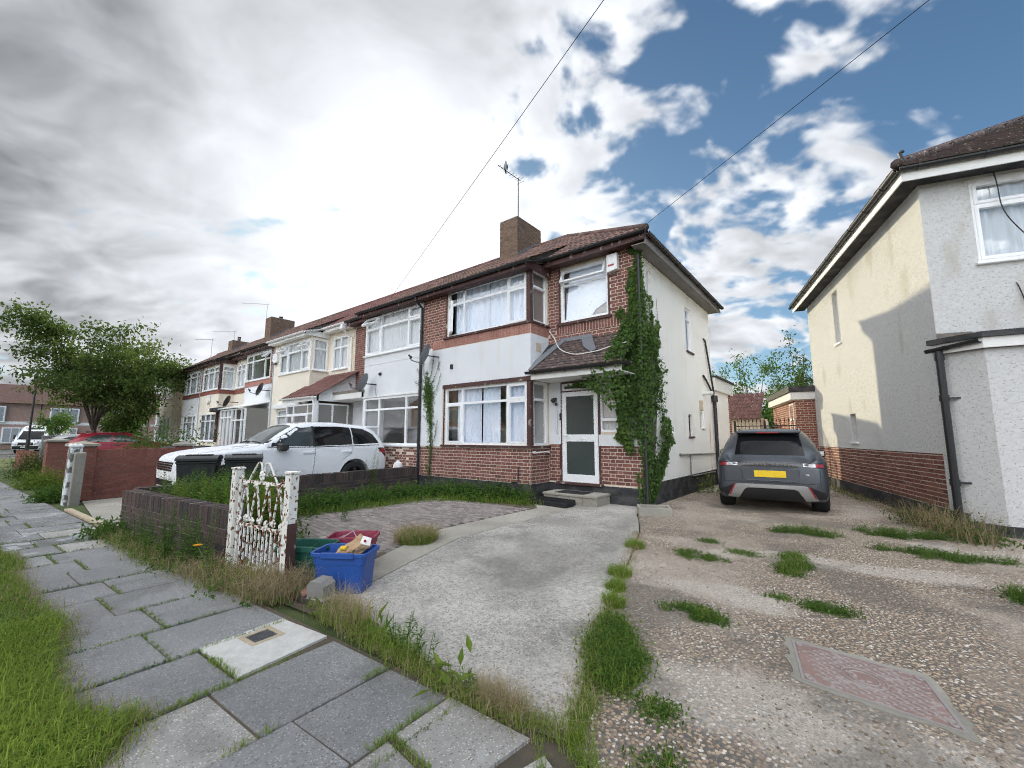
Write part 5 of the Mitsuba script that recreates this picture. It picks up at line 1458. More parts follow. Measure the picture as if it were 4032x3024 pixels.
c.line([(-0.49, 0.855), (-0.46, 0.675), (-0.40, 0.635), (0.40, 0.635), (0.46, 0.675), (0.49, 0.855)], 0, -1, 0.008, "paint_grey", "crease", 0.004)
c.add("number_plate", rear([(-0.265, 0.70), (0.265, 0.70), (0.265, 0.825), (-0.265, 0.825)], 0.016, 0.03), "plate_yellow")
c.line([(-0.78, 0.60), (0.78, 0.60)], 0, -1, 0.005)
c.add("fin", trimesh.convex.convex_hull(np.array([(1.15, 0.025, 1.64), (1.15, -0.025, 1.64), (1.38, 0, 1.65), (1.17, 0, 1.715), (1.24, 0, 1.70), (1.15, 0.01, 1.70)])) and (lambda h: (np.array(h.vertices), np.array(h.faces)))(trimesh.convex.convex_hull(np.array([(1.15, 0.025, 1.64), (1.15, -0.025, 1.64), (1.38, 0, 1.65), (1.17, 0, 1.715), (1.24, 0, 1.70), (1.15, 0.01, 1.70)]))), "paint_grey")
# lettering across the band and oval badge
lets = "RANGE ROVER"
pitch = 0.068
for i, ch in enumerate(lets):
    if ch == " ":
        continue
    tm = meshkit.text_mesh(ch, 0.036, 0.003, True)
    v = np.array(tm.vertices)
    v[:, 0] = (v[:, 0] - v[:, 0].mean()) * 1.25
    yy = -(i - (len(lets) - 1) / 2) * pitch
    d = c.hit([(yy, 0.945)], 0, -1)[0]
    # reads from behind: text x runs to -y of the car, text y up, depth towards the viewer
    w = np.column_stack([d - 0.0085 - v[:, 2], yy - v[:, 0], 0.928 + v[:, 1]])
    c.add("letter", (w, np.array(tm.faces)[:, ::-1]), "chrome", smooth=False)
d = c.hit([(-0.60, 0.76)], 0, -1)[0]
c.add("badge", lathe([(0.0, 0.0), (0.038, 0.0), (0.040, -0.006), (0.0, -0.008)], 20, X, (0, 0, 0)) and xform(lathe([(0.0, -0.008), (0.038, -0.007), (0.040, 0.0)], 20, X), np.diag([1, 1.0, 0.55]), (d - 0.002, -0.60, 0.76)), "chrome")
def hatch(name, label, paint, pos, deg, s=1.0, z=0.0, group=None, detail=True):
    """A five-door hatchback, x from the tail to the nose."""
    k = thing(name, label, "car", group)
    st = [(0.0, section(0.62, 0.45, 0.62, 0.80, 0.86, 0.52, 0.95)), (0.06, section(0.78, 0.32, 0.60, 0.84, 0.93, 0.56, 1.02)), (0.20, section(0.84, 0.24, 0.62, 0.88, 0.98, 0.57, 1.20)), (0.42, section(0.865, 0.22, 0.64, 0.90, 0.98, 0.55, 1.37)), (0.8, section(0.865, 0.21, 0.64, 0.90, 0.96, 0.55, 1.43)), (1.5, section(0.86, 0.20, 0.64, 0.89, 0.94, 0.56, 1.448)),
          (2.1, section(0.86, 0.20, 0.64, 0.88, 0.92, 0.57, 1.42)), (2.5, section(0.86, 0.20, 0.64, 0.87, 0.91, 0.62, 1.26)), (2.85, section(0.86, 0.20, 0.64, 0.86, 0.90, 0.72, 1.05)), (3.0, hood(0.855, 0.20, 0.62, 0.84, 0.97)), (3.5, hood(0.84, 0.21, 0.58, 0.76, 0.88)), (3.85, hood(0.76, 0.24, 0.54, 0.68, 0.78)), (4.05, hood(0.55, 0.34, 0.50, 0.60, 0.68))]
    c = Car(k, loft(st, 56, 4), pos, deg, s, z)
    c.add("body", c.cut([(0.72, 0.31, 0.75), (3.30, 0.31, 0.75)], 0.345), paint)
    for q in (-1, 1):
        c.add("window", c.decal([(0.55, 1.02), (0.62, 1.15), (0.95, 1.30), (1.50, 1.34), (1.50, 0.97), (0.95, 0.97)], 1, q), "car_glass_clear")
        c.add("window", c.decal([(1.57, 0.97), (1.57, 1.34), (2.0, 1.32), (2.45, 1.13), (2.62, 0.96)], 1, q), "car_glass_clear")
        c.add("rear_lamp", c.decal([(0.06, 0.74), (0.10, 0.88), (0.42, 0.92), (0.36, 0.78)], 1, q, 0.006, 0.06), "lamp_red")
        c.add("headlamp", c.decal([(3.35, 0.72), (3.40, 0.76), (3.88, 0.66), (3.9, 0.58), (3.7, 0.60)], 1, q, 0.006, 0.05), "lamp_clear")
        if detail:
            c.line([(1.535, 0.96), (1.55, 0.6), (1.52, 0.30)], 1, q)
            c.line([(2.62, 0.92), (2.66, 0.6), (2.60, 0.28)], 1, q)
            c.line([(0.95, 0.93), (0.92, 0.75), (1.05, 0.62)], 1, q)
            c.add("handle", c.decal([(1.62, 0.80), (1.82, 0.80), (1.82, 0.835), (1.62, 0.835)], 1, q, 0.025), "paint_black")
        c.add("mirror", chamfer_box(V3(2.55, q * 0.97, 0.98), X, Y, Z, (-0.07, 0.08), (-0.11, 0.09), (-0.06, 0.07), 0.03), "paint_black")
        c.wheel(0.72, q * 0.745, 0.31, 0.31, 0.2)
        c.wheel(3.30, q * 0.745, 0.31, 0.31, 0.2)
    c.add("rear_window", c.decal([(-0.52, 1.04), (0.52, 1.04), (0.46, 1.32), (-0.46, 1.32)], 0, -1, 0.006), "car_glass")
    c.add("windscreen", c.decal([(2.24, -0.52), (2.18, 0.0), (2.24, 0.52), (2.92, 0.66), (3.0, 0.0), (2.92, -0.66)], 2, 1, 0.005, 0.1), "car_glass")
    c.add("spoiler", chamfer_box(V3(0.36, 0, 1.385), X, Y, Z, (-0.10, 0.22), (-0.50, 0.50), (-0.03, 0.012), 0.012), paint)
    c.add("number_plate", c.decal([(-0.26, 0.62), (0.26, 0.62), (0.26, 0.73), (-0.26, 0.73)], 0, -1, 0.012, 0.04), "plate_yellow")
    return k


hatch("red_hatchback", "raspberry red hatchback parked behind the long red brick wall", "paint_red", (-35.08, 3.49), 75.55, 1.19, 0.02)
hatch("silver_hatchback", "silver car half hidden behind the rear of the red hatchback", "paint_silver", (-41.5, 3.1), 77, 1.12, 0.03, detail=False)


def van(name, label, pos, deg):
    k = thing(name, label, "van")
    H_ = 2.55
    sec = lambda w, zb, zr: [(0, zb), (0.6 * w, zb), (0.94 * w, zb + 0.03), (w, zb + 0.2), (w, 1.0), (0.995 * w, 1.3), (0.97 * w, 1.6), (0.94 * w, 0.5 * (1.6 + zr)), (0.88 * w, zr - 0.10), (0.6 * w, zr - 0.01), (0, zr)]  # noqa: E731
    st = [(0.0, hood(0.72, 0.42, 0.62, 0.86, 0.95)), (0.08, hood(0.88, 0.32, 0.66, 0.95, 1.06)), (0.55, hood(0.97, 0.30, 0.70, 1.10, 1.22)), (0.95, sec(0.985, 0.30, 1.62)), (1.55, sec(0.99, 0.30, 2.30)), (1.95, sec(0.99, 0.30, 2.50)), (2.6, sec(0.99, 0.30, H_)), (5.6, sec(0.99, 0.32, H_)), (5.85, sec(0.98, 0.36, 2.50)), (5.9, sec(0.93, 0.42, 2.40))]
    c = Car(k, loft(st, 60, 4), pos, deg, 1.0, 0.0)
    c.add("body", c.cut([(1.0, 0.36, 0.85), (4.5, 0.36, 0.85)], 0.40), "paint_white")
    c.add("windscreen", c.decal([(-0.78, 1.22), (0.78, 1.22), (0.70, 1.98), (-0.70, 1.98)], 0, -1, 0.008, 0.1), "car_glass")
    c.add("roof_scoop", c.decal([(-0.52, 2.14), (0.52, 2.14), (0.46, 2.30), (-0.46, 2.30)], 0, -1, 0.015, 0.1), "black_plastic")
    c.add("grille", c.decal([(-0.5, 0.72), (0.5, 0.72), (0.46, 0.98), (-0.46, 0.98)], 0, -1, 0.012, 0.05), "black_plastic")
    c.add("bumper", c.decal([(-0.80, 0.40), (0.80, 0.40), (0.84, 0.66), (-0.84, 0.66)], 0, -1, 0.02, 0.1), "black_plastic")
    c.add("number_plate", c.decal([(-0.26, 0.50), (0.26, 0.50), (0.26, 0.61), (-0.26, 0.61)], 0, -1, 0.034, 0.03), "plate_white")
    for q in (-1, 1):
        c.add("window", c.decal([(1.05, 1.25), (1.55, 1.92), (2.0, 1.95), (2.0, 1.25)], 1, q, 0.006), "car_glass")
        c.add("headlamp", c.decal([(q * 0.56, 0.78), (q * 0.80, 0.80), (q * 0.82, 1.05), (q * 0.66, 1.0)], 0, -1, 0.012, 0.08), "lamp_clear")
        c.add("mirror", chamfer_box(V3(1.15, q * 1.14, 1.45), X, Y, Z, (-0.05, 0.07), (-0.1, 0.1), (-0.16, 0.18), 0.03), "black_plastic")
        c.line([(2.06, 0.45), (2.06, 1.98)], 1, q, 0.007)
        c.wheel(1.0, q * 0.83, 0.345, 0.345, 0.22)
        c.wheel(4.5, q * 0.83, 0.345, 0.345, 0.22)
    return k
# ------------------------------------------------------------------ walls, gate, bins and small things
textured("rusty_paint", lambda p, n, uv: mix(mix((0.64, 0.62, 0.57), (0.76, 0.75, 0.71), fbm(p.x * 9, p.y * 9, p.z * 4, 3)), mix((0.085, 0.033, 0.020), (0.22, 0.085, 0.040), fbm(p.x * 60, p.y * 60, p.z * 60, 3)),
                                                  smoothstep(0.565, 0.60, 0.86 * fbm(p.x * 44 + 3, p.y * 44, p.z * 24, 4) + 0.16 * uv.x)), 0.7, lambda p, n, uv: fbm(p.x * 45, p.y * 45, p.z * 45, 3), 0.004)
textured("flaky_paint", lambda p, n, uv: mix((0.62, 0.64, 0.65), mix((0.13, 0.125, 0.115), (0.22, 0.21, 0.19), fbm(p.x * 40, p.y * 40, p.z * 40, 2)), smoothstep(0.52, 0.55, fbm(p.x * 13, p.y * 13, p.z * 7, 4))), 0.8)


def low_wall(key, a, b, h, th, pal, coping=0.215, mortar="grey_mortar"):
    """A garden wall of single bricks from a to b, topped by a course of bricks on end."""
    a, b = V3(*a, 0), V3(*b, 0)
    L = np.linalg.norm(b - a)
    U = (b - a) / L
    N = np.cross(U, Z)
    add("core", obox(a, U, Z, N, (0.004, L - 0.004), (-0.03, h - 0.006), (-th + 0.006, -0.006)), mortar, key)
    pc = []
    n = int(L / 0.077)
    for i in range(n):
        u = i * L / n
        dz = rng.normal(0, 0.004)
        dn = rng.normal(0, 0.002)
        pc.append((obox(a, U, Z, N, (u + 0.004, u + L / n - 0.004), (h - coping + 0.004, h + dz), (-th + dn, dn)), (float(rng.random()), pal)))
    z, r = 0.0, 0
    c = (h - coping) / max(1, round((h - coping) / 0.08))
    while z < h - coping - 0.02:
        u = -0.1125 if r % 2 else 0.0
        while u < L:
            lo, hi = max(0, u + 0.005), min(L, u + 0.22)
            if hi - lo > 0.03:
                dn = rng.normal(0, 0.002)
                pc.append((obox(a, U, Z, N, (lo, hi), (z + 0.005, z + c - 0.005), (-th + dn + 0.001, dn)), (float(rng.random()), pal)))
            u += 0.225
        z += c
        r += 1
    add_pieces(key, "brick", pc, "brick", "far_bricks")
    return U, N


FW1 = thing("garden_wall", "low dark brick front wall beside the pavement, left of the rusty gate", "garden wall")
low_wall(FW1, (-8.94, 1.53), (-5.60, 1.87), 0.63, 0.2, 2)
FW2 = thing("garden_wall", "long low dark brick wall running back to the house between the two front gardens", "garden wall")
low_wall(FW2, (-9.08, 1.74), (-9.80, 7.98), 0.63, 0.2, 2)
RW3 = thing("boundary_wall", "orange red brick wall topped by bricks on end, between white car and red car", "garden wall")
U_, N_ = low_wall(RW3, (-13.98, 1.80), (-15.02, 8.0), 1.16, 0.2, 3)


def pier(key, x, y, w, h, cap=True, pal=3, ang=0.0):
    u, n = V3(math.cos(ang), math.sin(ang), 0), V3(math.sin(ang), -math.cos(ang), 0)
    o = V3(x, y, 0)
    add("core", obox(o, u, Z, n, (-w / 2 + 0.004, w / 2 - 0.004), (0, h), (-w / 2 + 0.004, w / 2 - 0.004)), "grey_mortar", key)
    pc = bricks(sbox(-w / 2, 0, w / 2, h), o + n * (w / 2), u, n, pal, c=0.08, bond="stretcher", proud=0.004) + bricks(sbox(-w / 2, 0, w / 2, h), o + u * (w / 2), -n, u, pal, c=0.08, bond="stretcher", proud=0.004)
    add_pieces(key, "brick", pc, "brick", "far_bricks")
    if cap:
        v = [o + u * a + n * b + Z * c for a, b, c in [(s * (w / 2 + 0.05), t * (w / 2 + 0.05), c) for s in (-1, 1) for t in (-1, 1) for c in (h, h + 0.05)] + [(0, 0, h + 0.12)]]
        m = trimesh.convex.convex_hull(np.array(v))
        add("cap", (np.array(m.vertices), np.array(m.faces)), "smooth_concrete", key)


GP = thing("gate_pier", "red brick pier with stone cap behind the leaning white post", "pier")
pier(GP, -14.15, 1.62, 0.42, 1.24, ang=0.05)
GP2 = thing("gate_pier", "red brick pier standing farther along the pavement, left of the leaning post", "pier")
pier(GP2, -20.35, 1.72, 0.46, 1.30, ang=0.05)
GP3 = thing("gate_pier", "short red brick pier rising from the red wall before the dark bins", "pier")
pier(GP3, -14.40, 3.62, 0.36, 1.22, ang=-0.16)
WB = thing("boundary_wall", "red brick garden wall running back from the far gate pier", "garden wall")
low_wall(WB, (-20.5, 1.95), (-21.0, 7.9), 0.85, 0.2, 3)
FW5 = thing("boundary_wall", "low red brick front wall far along the street under the garden tree", "garden wall")
low_wall(FW5, (-30.5, 1.3), (-25.5, 1.6), 0.85, 0.2, 3)

# leaning concrete post with flaking paint
CP = thing("concrete_post", "leaning concrete gate post with flaking white paint beside the pavement", "post")
lean = rot(Y, 0.10) @ rotz(0.1)
m = chamfer_box(V3(0, 0, 0), X, Y, Z, (-0.11, 0.11), (-0.10, 0.10), (-0.05, 1.22), 0.02)
tp = chamfer_box(V3(0, 0, 0), X, Y, Z, (-0.122, 0.122), (-0.112, 0.112), (1.222, 1.30), 0.03)
add("shaft", xform(m, lean, (-13.62, 1.44, 0)), "flaky_paint", CP)
add("top", xform(tp, lean, (-13.62, 1.44, 0)), "flaky_paint", CP)
m = chamfer_box(V3(0, 0, 0), X, Y, Z, (-0.055, 0.055), (-0.09, 0.09), (-0.05, 1.12), 0.012)
add("stay", xform(m, lean, (-13.40, 1.50, 0)), "smooth_concrete", CP, label="bare grey concrete stay")
FP = thing("timber_post", "weathered grey post standing by the shrub at the far end of the pavement", "post")
add("shaft", chamfer_box(V3(-23.6, 1.72, 0), X, Y, Z, (-0.13, 0.13), (-0.13, 0.13), (0, 1.45), 0.02), "soffit_grey", FP)
add("cap", chamfer_box(V3(-23.6, 1.72, 0), X, Y, Z, (-0.15, 0.15), (-0.15, 0.15), (1.451, 1.50), 0.02), "soffit_grey", FP)

YE = thing("edging_kerb", "pale yellow edging kerb laid across the neighbouring drive mouth", "kerb")
for i in range(4):
    add("block", obox(V3(0, 0, 0), PU, PV, Z, (-12.4 + 0.82 * i, -11.6 + 0.82 * i), (1.985, 2.085), (-0.03, 0.022)), "sand_mortar", YE)

# ---- rusty white gate
GT = thing("rusty_gate", "rusty white wrought iron garden gate between two flaking white posts", "gate")
gl, gr = V3(-5.48, 1.91, 0), V3(-4.36, 2.0, 0)
gu = (gr - gl) / np.linalg.norm(gr - gl)
gn = np.cross(gu, Z)
gw = np.linalg.norm(gr - gl)
RP = dict(smooth=False)
for o, dz in ((gl, 0.0), (gr, 0.0)):
    k = numbered(GT + "__post")
    add("shaft", chamfer_box(o, gu, Z, gn, (-0.048, 0.048), (-0.04, 1.09), (-0.048, 0.048), 0.006), "rusty_paint", k, uv=(0.25, 0))
    add("cap", chamfer_box(o, gu, Z, gn, (-0.056, 0.056), (1.091, 1.115), (-0.056, 0.056), 0.005), "rusty_paint", k, uv=(0.35, 0))
add("rust_plate", obox(gr, gu, Z, gn, (0.0485, 0.0515), (0.0, 0.62), (-0.047, 0.047)), "brown_paint", GT, label="bare brown lower face of the right post")
bar = lambda u, z, w=0.012, d=0.008: obox(gl, gu, Z, gn, u, z, (-d, d))  # noqa: E731
add("stile", bar((0.075, 0.10), (0.07, 1.0), d=0.012), "rusty_paint", GT, uv=(0.55, 0))
add("stile", bar((gw - 0.10, gw - 0.075), (0.07, 1.0), d=0.012), "rusty_paint", GT, uv=(0.5, 0))
add("top_rail", bar((0.101, gw - 0.101), (0.955, 0.985), d=0.011), "rusty_paint", GT, uv=(0.95, 0))
add("middle_rail", bar((0.101, gw - 0.101), (0.50, 0.53), d=0.011), "rusty_paint", GT, uv=(1.0, 0))
add("bottom_rail", bar((0.101, gw - 0.101), (0.085, 0.115), d=0.011), "rusty_paint", GT, uv=(0.9, 0))
nb = 11
for i in range(nb):
    u = 0.10 + (gw - 0.2) * (i + 0.75) / (nb + 0.5)
    add("bar", bar((u - 0.011, u + 0.011), (0.116, 0.499)), "rusty_paint", GT, uv=(float(rng.uniform(0.3, 0.9)), 0))
for i in range(4):
    u = 0.10 + (gw - 0.2) * (i + 0.5) / 4
    for s in (-1, 1):
        a, b = gl + gu * (u + s * 0.012) + Z * 0.945, gl + gu * (u + s * 0.105) + Z * 0.555
        d = (b - a) / np.linalg.norm(b - a)
        add("vee_bar", obox(a, d, np.cross(gn, d), gn, (0, np.linalg.norm(b - a)), (-0.009, 0.009), (-0.007 + 0.002 * s, 0.007 + 0.002 * s)), "rusty_paint", GT, uv=(float(rng.uniform(0.4, 0.8)), 0))


def rosette(o, r, petals=5, rust=0.6):
    ms = []
    for i in range(petals):
        a = i * 2 * np.pi / petals + 0.3
        c = o + (gu * math.cos(a) + Z * math.sin(a)) * r * 0.62
        s = trimesh.creation.icosphere(subdivisions=1)
        v = np.array(s.vertices) * [r * 0.42, 0.012, r * 0.42]
        ms.append((v[:, :1] * gu + v[:, 1:2] * gn + v[:, 2:] * Z + c + gn * 0.012, np.array(s.faces)))
    s = trimesh.creation.icosphere(subdivisions=1)
    v = np.array(s.vertices) * [r * 0.3, 0.02, r * 0.3]
    ms.append((v[:, :1] * gu + v[:, 1:2] * gn + v[:, 2:] * Z + o + gn * 0.018, np.array(s.faces)))
    add("rosette", cat(ms), "rusty_paint", GT, True, (rust, 0))


for i in range(4):
    rosette(gl + gu * (0.10 + (gw - 0.2) * (i + 0.5) / 4) + Z * 0.94, 0.040, 4, 0.6)
for i in range(7):
    rosette(gl + gu * (0.13 + (gw - 0.26) * i / 6) + Z * (0.565 + 0.02 * (i % 2)), 0.042, 5, 0.7)
rosette(gl + gu * gw * 0.5 + Z * 1.045, 0.055, 6, 0.3)
for u in (0.13, gw - 0.14):
    rosette(gl + gu * u + Z * 1.0, 0.03, 4, 0.9)
for s in (-1, 1):
    c0_ = gl + gu * gw * 0.5
    pts = [c0_ + gu * s * uu + Z * zz for uu, zz in ((0.035, 1.04), (0.03, 1.12), (0.055, 1.17), (0.10, 1.18), (0.16, 1.13), (0.24, 1.04), (0.29, 0.986))]
    pp_ = PchipInterpolator(np.linspace(0, 1, 7), np.array(pts))(np.linspace(0, 1, 22))
    add("scroll", tube(pp_, 0.011, 6), "rusty_paint", GT, True, (0.55, 0))

# ---- recycling boxes
for nm, cc in (("box_blue", (0.018, 0.075, 0.30)), ("box_green", (0.010, 0.085, 0.062)), ("box_red", (0.26, 0.035, 0.065)), ("bin_black", (0.020, 0.021, 0.023)), ("paper_brown", (0.42, 0.28, 0.16)), ("paper_white", (0.75, 0.74, 0.72)), ("yellow_scrap", (0.75, 0.50, 0.04))):
    plain(nm, cc, 0.42 if "bin" in nm or "box" in nm else 0.85)


def rbox(name, label, pos, deg, mat, h=0.375, L=0.56, W=0.40):
    k = thing(name, label, "recycling box", "recycling boxes by the gate")
    a = math.radians(deg)
    R, t = rotz(a), V3(pos[0], pos[1], 0.012)
    ring = lambda l, w, r: np.array(sbox(-l / 2 + r, -w / 2 + r, l / 2 - r, w / 2 - r).buffer(r, quad_segs=4).exterior.coords)[:-1]  # noqa: E731
    def shell(levels):
        v = np.vstack([np.column_stack([ring(l, w, r), np.full(len(ring(l, w, r)), z)]) for l, w, r, z in levels])
        n = len(ring(*levels[0][:3]))
        i, j = np.meshgrid(np.arange(len(levels) - 1), np.arange(n), indexing="ij")
        q = np.stack([i * n + j, i * n + (j + 1) % n, (i + 1) * n + (j + 1) % n, (i + 1) * n + j], -1).reshape(-1, 4)
        return v, np.vstack([q[:, [0, 1, 2]], q[:, [0, 2, 3]]]), n
    lv = [(L * 0.80, W * 0.78, 0.04, 0.0), (L * 0.815, W * 0.80, 0.05, 0.02), (L * 0.865, W * 0.86, 0.05, h * 0.70), (L * 0.90, W * 0.90, 0.05, h * 0.705), (L * 0.93, W * 0.92, 0.05, h - 0.03)]
    inn = [(L * 0.915, W * 0.905, 0.045, h - 0.012), (L * 0.85, W * 0.83, 0.045, h * 0.6), (L * 0.80, W * 0.78, 0.04, 0.012)]
    v, f, n = shell(lv + [(L * 0.93, W * 0.92, 0.05, h - 0.012)] + inn)
    cv_ = np.vstack([v, [[0, 0, 0.0], [0, 0, 0.012]]])
    j = np.arange(n)
    last = len(v) - n
    f = np.vstack([f, np.stack([(j + 1) % n, j, j * 0 + len(v)], 1), np.stack([last + j, last + (j + 1) % n, j * 0 + len(v) + 1], 1)])
    add("tub", xform((cv_, f), R, t), mat, k, 30)
    v, f, n = shell([(L * 0.93, W * 0.92, 0.05, h - 0.035), (L, W, 0.06, h - 0.035), (L * 1.005, W * 1.005, 0.06, h - 0.008), (L * 0.985, W * 0.98, 0.055, h), (L * 0.92, W * 0.91, 0.05, h - 0.004), (L * 0.915, W * 0.905, 0.045, h - 0.02)])
    add("rim", xform((v, f), R, t), mat, k, 30)
    for s in (-1, 1):
        add("grip", xform(chamfer_box(V3(0, s * W * 0.5, h - 0.02), X, Y, Z, (-0.16, 0.16), (-0.012, 0.014), (-0.03, 0.024), 0.006), R, t), mat, k)
    return k, R, t


kb, Rb, tb_ = rbox("recycling_box", "blue recycling box holding a brown paper bag, nearest of the three", (-3.93, 2.36), 34, "box_blue", 0.37, 0.56, 0.37)
rbox("recycling_box", "green recycling box behind the right gate post", (-4.50, 2.26), 36, "box_green", 0.355, 0.56, 0.36)
rbox("recycling_box", "dark red recycling box behind the blue one", (-4.49, 2.78), 44, "box_red", 0.355, 0.53, 0.36)
for i, tx in enumerate(("London Borough", "of Hounslow")):
    tm = meshkit.text_mesh(tx, 0.0105, 0.001, True)
    v = np.array(tm.vertices)
    w = np.column_stack([v[:, 0] - 0.005, np.full(len(v), -0.1512) - v[:, 2] + (v[:, 1] - 0.017 * i) * -0.045, 0.200 - 0.017 * i + v[:, 1]])
    add("lettering", xform((w, np.array(tm.faces)), Rb, tb_), "paper_white", kb)
em = Polygon([(0.022 * math.cos(t) * (1 if i % 2 else 0.62), 0.022 * math.sin(t) * (1 if i % 2 else 0.62)) for i, t in enumerate(np.linspace(0, 2 * np.pi, 13)[:-1])]).difference(Point(0, 0).buffer(0.007))
add("emblem", xform(panel(em, V3(-0.035, -0.152, 0.196), X, -Y, 0.0015), Rb, tb_), "paper_white", kb)
# brown paper bag and scraps
kp = thing("paper_bag", "crumpled brown paper bag lying in the blue recycling box", "paper bag")
ico2 = trimesh.creation.icosphere(subdivisions=3)
v = np.array(ico2.vertices)
v = v * (0.75 + 0.6 * meshkit.noise(v * 2.3 + 4, 3)[:, None]) * [0.17, 0.08, 0.07]
v += 0.02 * (meshkit.noise(v * 38, 5)[:, None] - 0.5)
add("bag", xform((v @ rot(Y, -0.42).T, np.array(ico2.faces)), Rb, tb_ + Rb @ V3(0.05, 0.02, 0.355)), "paper_brown", kp)
v2 = np.array(ico2.vertices) * [0.055, 0.05, 0.075] * (0.8 + 0.5 * meshkit.noise(np.array(ico2.vertices) * 3, 9)[:, None])
add("crumpled_top", xform((v2, np.array(ico2.faces)), Rb, tb_ + Rb @ V3(0.12, 0.04, 0.415)), "paper_brown", kp)
kq = thing("paper_scrap", "white paper scrap with red print on top of the brown bag", "litter")
add("sheet", xform((np.array([(0, 0, 0), (0.10, 0.01, -0.02), (0.11, 0.02, 0.05), (0.02, 0.03, 0.07)]), np.array([[0, 1, 2], [0, 2, 3], [0, 2, 1], [0, 3, 2]])), Rb, tb_ + Rb @ V3(0.14, -0.02, 0.42)), "paper_white", kq)
add("print", xform(lathe([(0, 0), (0.014, 0.0), (0.014, 0.002), (0.0, 0.002)], 12, -Y), Rb, tb_ + Rb @ V3(0.19, -0.012, 0.445)), "lamp_red", kq)
ky = thing("food_wrapper", "small yellow wrapper beside the paper bag in the blue box", "litter")
add("wrapper", xform(chamfer_box(V3(0, 0, 0), X, Y, Z, (-0.03, 0.03), (-0.02, 0.02), (-0.015, 0.02), 0.008), Rb @ rot(X, 0.4), tb_ + Rb @ V3(0.0, -0.06, 0.385)), "yellow_scrap", ky)
kh = thing("clear_bottle", "clear plastic tray lying in the dark red recycling box", "litter")
add("tray", cat([tube([(-4.58, 2.70, 0.33), (-4.47, 2.76, 0.41), (-4.43, 2.80, 0.31)], 0.006, 6), tube([(-4.62, 2.66, 0.32), (-4.50, 2.68, 0.37)], 0.005, 6)]), "lamp_clear", kh)
# stone block beside the blue box
kc = thing("concrete_block", "broken grey concrete post cap lying in front of the blue recycling box", "concrete block")
m = panel(Polygon([(-0.085, 0), (0.085, 0), (0.09, 0.10), (0.05, 0.135), (-0.05, 0.14), (-0.09, 0.10)]), V3(0, -0.075, 0), X, -Y, 0.15)
add("cap", xform(m, rotz(0.35) @ rot(X, 0.08), (-3.78, 2.05, 0.07)), "soffit_grey", kc)
add("base", xform(chamfer_box(V3(0, 0, 0), X, Y, Z, (-0.10, 0.11), (-0.09, 0.09), (-0.01, 0.068), 0.015), rotz(0.2), (-3.79, 2.06, 0.0)), "smooth_concrete", kc)
kc2 = thing("broken_brick", "broken pinkish brick lying left of the grey concrete cap", "brick")
add("brick", xform(chamfer_box(V3(0, 0, 0), X, Y, Z, (-0.06, 0.06), (-0.05, 0.05), (0.0, 0.08), 0.012), rotz(-0.4), (-3.98, 2.02, 0.0)), "brick", kc2, uv=(0.9, 1))
ke = thing("edging_bricks", "line of mossy edging bricks at the mouth of the concrete drive", "brick edging")
for i in range(6):
    add("brick", xform(chamfer_box(V3(0, 0, 0), X, Y, Z, (-0.105, 0.105), (-0.05, 0.05), (-0.04, 0.05), 0.01), rotz(0.05 + rng.normal(0, 0.03)), (-4.15 + 0.225 * i, 2.0 + rng.normal(0, 0.008), 0.0)), "brick", ke, uv=(float(rng.random()), 2))


# ---- wheelie bins
def wheelie(label, x, y, deg, s=1.0, group=None):
    k = thing("wheelie_bin", label, "wheelie bin", group)
    R, t = rotz(math.radians(deg)), V3(x, y, 0.0)
    def lev(l, w, z, oy=0.0):
        return [(-w / 2, -l / 2 + oy, z), (w / 2, -l / 2 + oy, z), (w / 2, l / 2 + oy, z), (-w / 2, l / 2 + oy, z)]
    hull = trimesh.convex.convex_hull(np.array(lev(0.50, 0.44, 0.05) + lev(0.48, 0.46, 0.03) + lev(0.66, 0.56, 0.96) + lev(0.64, 0.575, 0.96)))
    P_ = lambda m: xform(m, R, t, s)  # noqa: E731
    add("body", P_((np.array(hull.vertices), np.array(hull.faces))), "bin_black", k)
    add("collar", P_(chamfer_box(V3(0, 0, 0), X, Y, Z, (-0.30, 0.30), (-0.345, 0.345), (0.93, 0.985), 0.015)), "bin_black", k)
    yy = np.linspace(-0.38, 0.37, 12)
    prof = [(a, 1.0 + 0.075 * math.sqrt(max(0.0, 1 - (a / 0.40) ** 2))) for a in yy]
    lidp = Polygon([(-0.38, 0.988)] + prof + [(0.37, 0.988)])
    add("lid", P_(panel(lidp, V3(0.305, 0, 0), Y, X, 0.61)), "bin_black", k, 40)
    add("lid_rib", P_(chamfer_box(V3(0, -0.05, 1.066), X, Y, Z, (-0.20, 0.20), (-0.12, 0.12), (0.0, 0.022), 0.012)), "bin_black", k)
    add("handle", P_(cat([seg((-0.24, 0.42, 0.97), (0.24, 0.42, 0.97), 0.016), seg((-0.22, 0.34, 0.97), (-0.22, 0.42, 0.97), 0.016), seg((0.22, 0.34, 0.97), (0.22, 0.42, 0.97), 0.016)])), "bin_black", k)
    for q in (-1, 1):
        add("wheel", P_(lathe([(0, -0.025), (0.095, -0.025), (0.10, 0), (0.095, 0.025), (0, 0.025)], 18, X, (q * 0.27, 0.27, 0.10))), "rubber", k, 30)
    return k


wheelie("black wheelie bin left of its pair, hiding the nose of the white car", -9.64, 2.70, 66, 1.04)
wheelie("black wheelie bin right of its pair, beside the bonnet of the white car", -9.46, 3.38, 70, 1.04)
wheelie("distant dark wheelie bin behind the red wall, left of two", -17.6, 4.35, 20, 1.08)
wheelie("distant dark wheelie bin behind the red wall, right of two", -16.7, 4.75, 20, 1.08)

